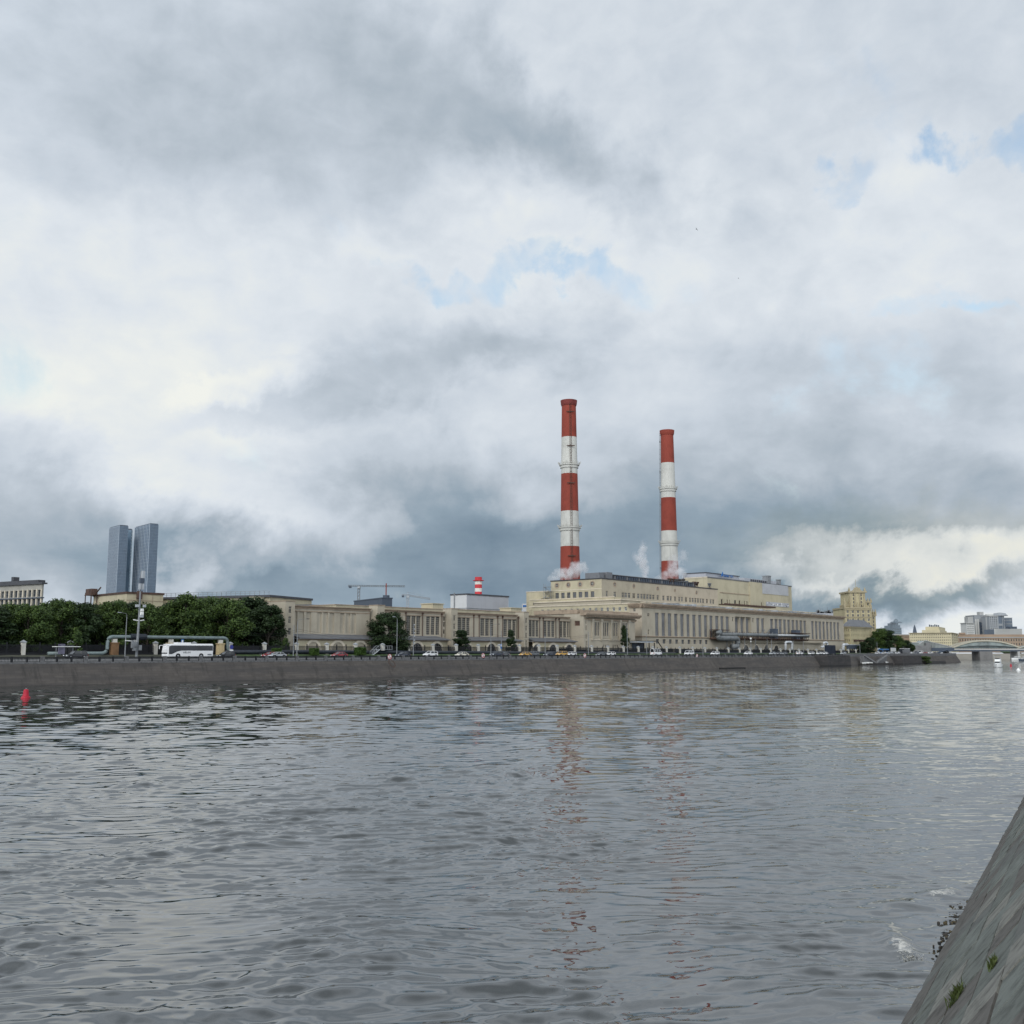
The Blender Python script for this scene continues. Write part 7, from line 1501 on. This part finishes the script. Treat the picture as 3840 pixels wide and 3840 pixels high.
for i, (x, y, ln) in enumerate(((125, 1170, 2.6), (155, 1173, 2.4), (185, 1165, 2.6), (372, 1168, 2.2))):
    s_, z = hd(*uv(8, x, y), 197.5); t = thing('dinghy', B(s_, 197.3, .9), ('white dinghy lying left on the river landing', 'white dinghy, second on the river landing', 'pale upturned dinghy nearest the stairs on the landing', 'white dinghy alone right of the stairs')[i], 'dinghy', 'dinghies on the landing', rz=R(20 + 70 * i)); b = MB(); hull(b, ln, 1.2, .5, 8); b.build('hull', M['white'], t, local=True); b = MB(); b.box(-.3, -.1, -.5, .5, .42, .48); b.build('thwart', M['timber'], t, local=True)
# gulls
for i, (u, v, Yd) in enumerate(((2612, 860, 230), (2769, 1044, 420))):
    p = hY(u, v, Yd); t = thing('gull', p, ('dark gull gliding high right of the chimneys, larger one', 'tiny gull far off below the larger one')[i], 'bird', rz=.6); t.rotation_euler.x = 1.0; b = MB()
    rr = lambda x, r_, z=0: [(x, r_ * cos(2 * pi * j / 8), z + r_ * sin(2 * pi * j / 8)) for j in range(8)]
    b.loft([rr(-.24, .02), rr(-.1, .05), rr(.05, .065), rr(.16, .045, .01), rr(.22, .04, .02), rr(.28, .012, .015)])
    for sy in (-1, 1): b.loft([[(.10, sy * .05, .03), (-.06, sy * .05, .03), (-.06, sy * .05, .045), (.10, sy * .05, .045)], [(.12, sy * .32, .16), (0, sy * .32, .16), (0, sy * .32, .17), (.12, sy * .32, .17)], [(-.05, sy * .66, .04), (-.09, sy * .66, .04), (-.09, sy * .66, .045), (-.05, sy * .66, .045)]])
    b.loft([[(-.22, -.03, 0), (-.22, .03, 0), (-.22, .03, .015), (-.22, -.03, .015)], [(-.36, -.07, 0), (-.36, .07, 0), (-.36, .07, .01), (-.36, -.07, .01)]]); b.build('body', mat('gull_grey', (.05, .05, .055), .8, .2), t, local=True)

# ---------------------------------------------------------------- steam
def steam(name, parts, dens):
    """one cloud of soft puffs; parts: centre pixel, distance d, radii (m)"""
    for i, (u, v, d, rx, rz_, amt) in enumerate(parts):
        s_, z = hd(u, v, d); p = B(s_, d, z); bm = bpy.data.meshes.new(name); import bmesh; q = bmesh.new(); bmesh.ops.create_icosphere(q, subdivisions=3, radius=1.0); q.to_mesh(bm); q.free()
        m = bpy.data.materials.new('steam_' + str(i)); m.use_nodes = True; T = NT(m.node_tree); T.n.remove(T.n['Principled BSDF']); co = T.node('ShaderNodeTexCoord').outputs['Object']
        wp = T.node('ShaderNodeMapping', {0: co, 'Scale': (rx, rx, rz_), 'Location': (u % 17, v % 13, i * 3.1)}).outputs[0]
        n = T.node('ShaderNodeTexNoise', {'Vector': wp, 'Scale': .34, 'Detail': 3.5, 'Roughness': .58, 'Distortion': .5})
        ln = T.node('ShaderNodeVectorMath', {0: co}, operation='LENGTH').outputs['Value']
        f = T.math('ADD', T.math('SUBTRACT', .80, ln), T.math('MULTIPLY', T.math('SUBTRACT', n.outputs['Fac'], .5), 2.2))
        f = T.maprange(f, 0, .55, 0, dens * amt); ed = T.maprange(ln, .72, .98, 1, 0); f = T.math('MULTIPLY', f, ed)
        pv = T.node('ShaderNodeVolumePrincipled', {'Color': (.97, .97, .98, 1), 'Density': f, 'Anisotropy': .2}); T.l.new(pv.outputs[0], T.n['Material Output'].inputs['Volume'])
        bm.materials.append(m); o = bpy.data.objects.new(name, bm); COL.objects.link(o); o.location = p; o.scale = (rx, rx, rz_); tag(o, kind='stuff')
steam('steam', [(2100, 2155, 312, 5.5, 4.2, .7), (2130, 2150, 312, 5.5, 4.8, 1.0), (2160, 2135, 312, 5.5, 5.5, 1.0), (2184, 2128, 312, 4.5, 4.5, .7), (2075, 2170, 312, 4, 2.8, .5)], .30)
steam('steam_column', [(2420, 2165, 285, 2.3, 6, 1.1), (2416, 2130, 285, 3.2, 7, 1.0), (2404, 2090, 285, 3.8, 7, 1.0), (2412, 2058, 285, 3.2, 5.5, .7), (2385, 2090, 285, 3, 5, .3)], .34)
steam('steam_plume', [(2572, 2170, 290, 4.2, 4, 1.0), (2548, 2150, 290, 5.5, 5, 1.0), (2520, 2140, 300, 5.5, 6, .8), (2530, 2110, 300, 5, 6, .55), (2562, 2090, 300, 4.5, 6.5, .4), (2495, 2160, 300, 5, 4, .4), (2470, 2172, 300, 5, 3, .3)], .26)
SC.cycles.use_denoising = True; SC.cycles.volume_bounces = 2; SC.cycles.max_bounces = 8; SC.cycles.transparent_max_bounces = 16; SC.cycles.volume_step_rate = 1.0
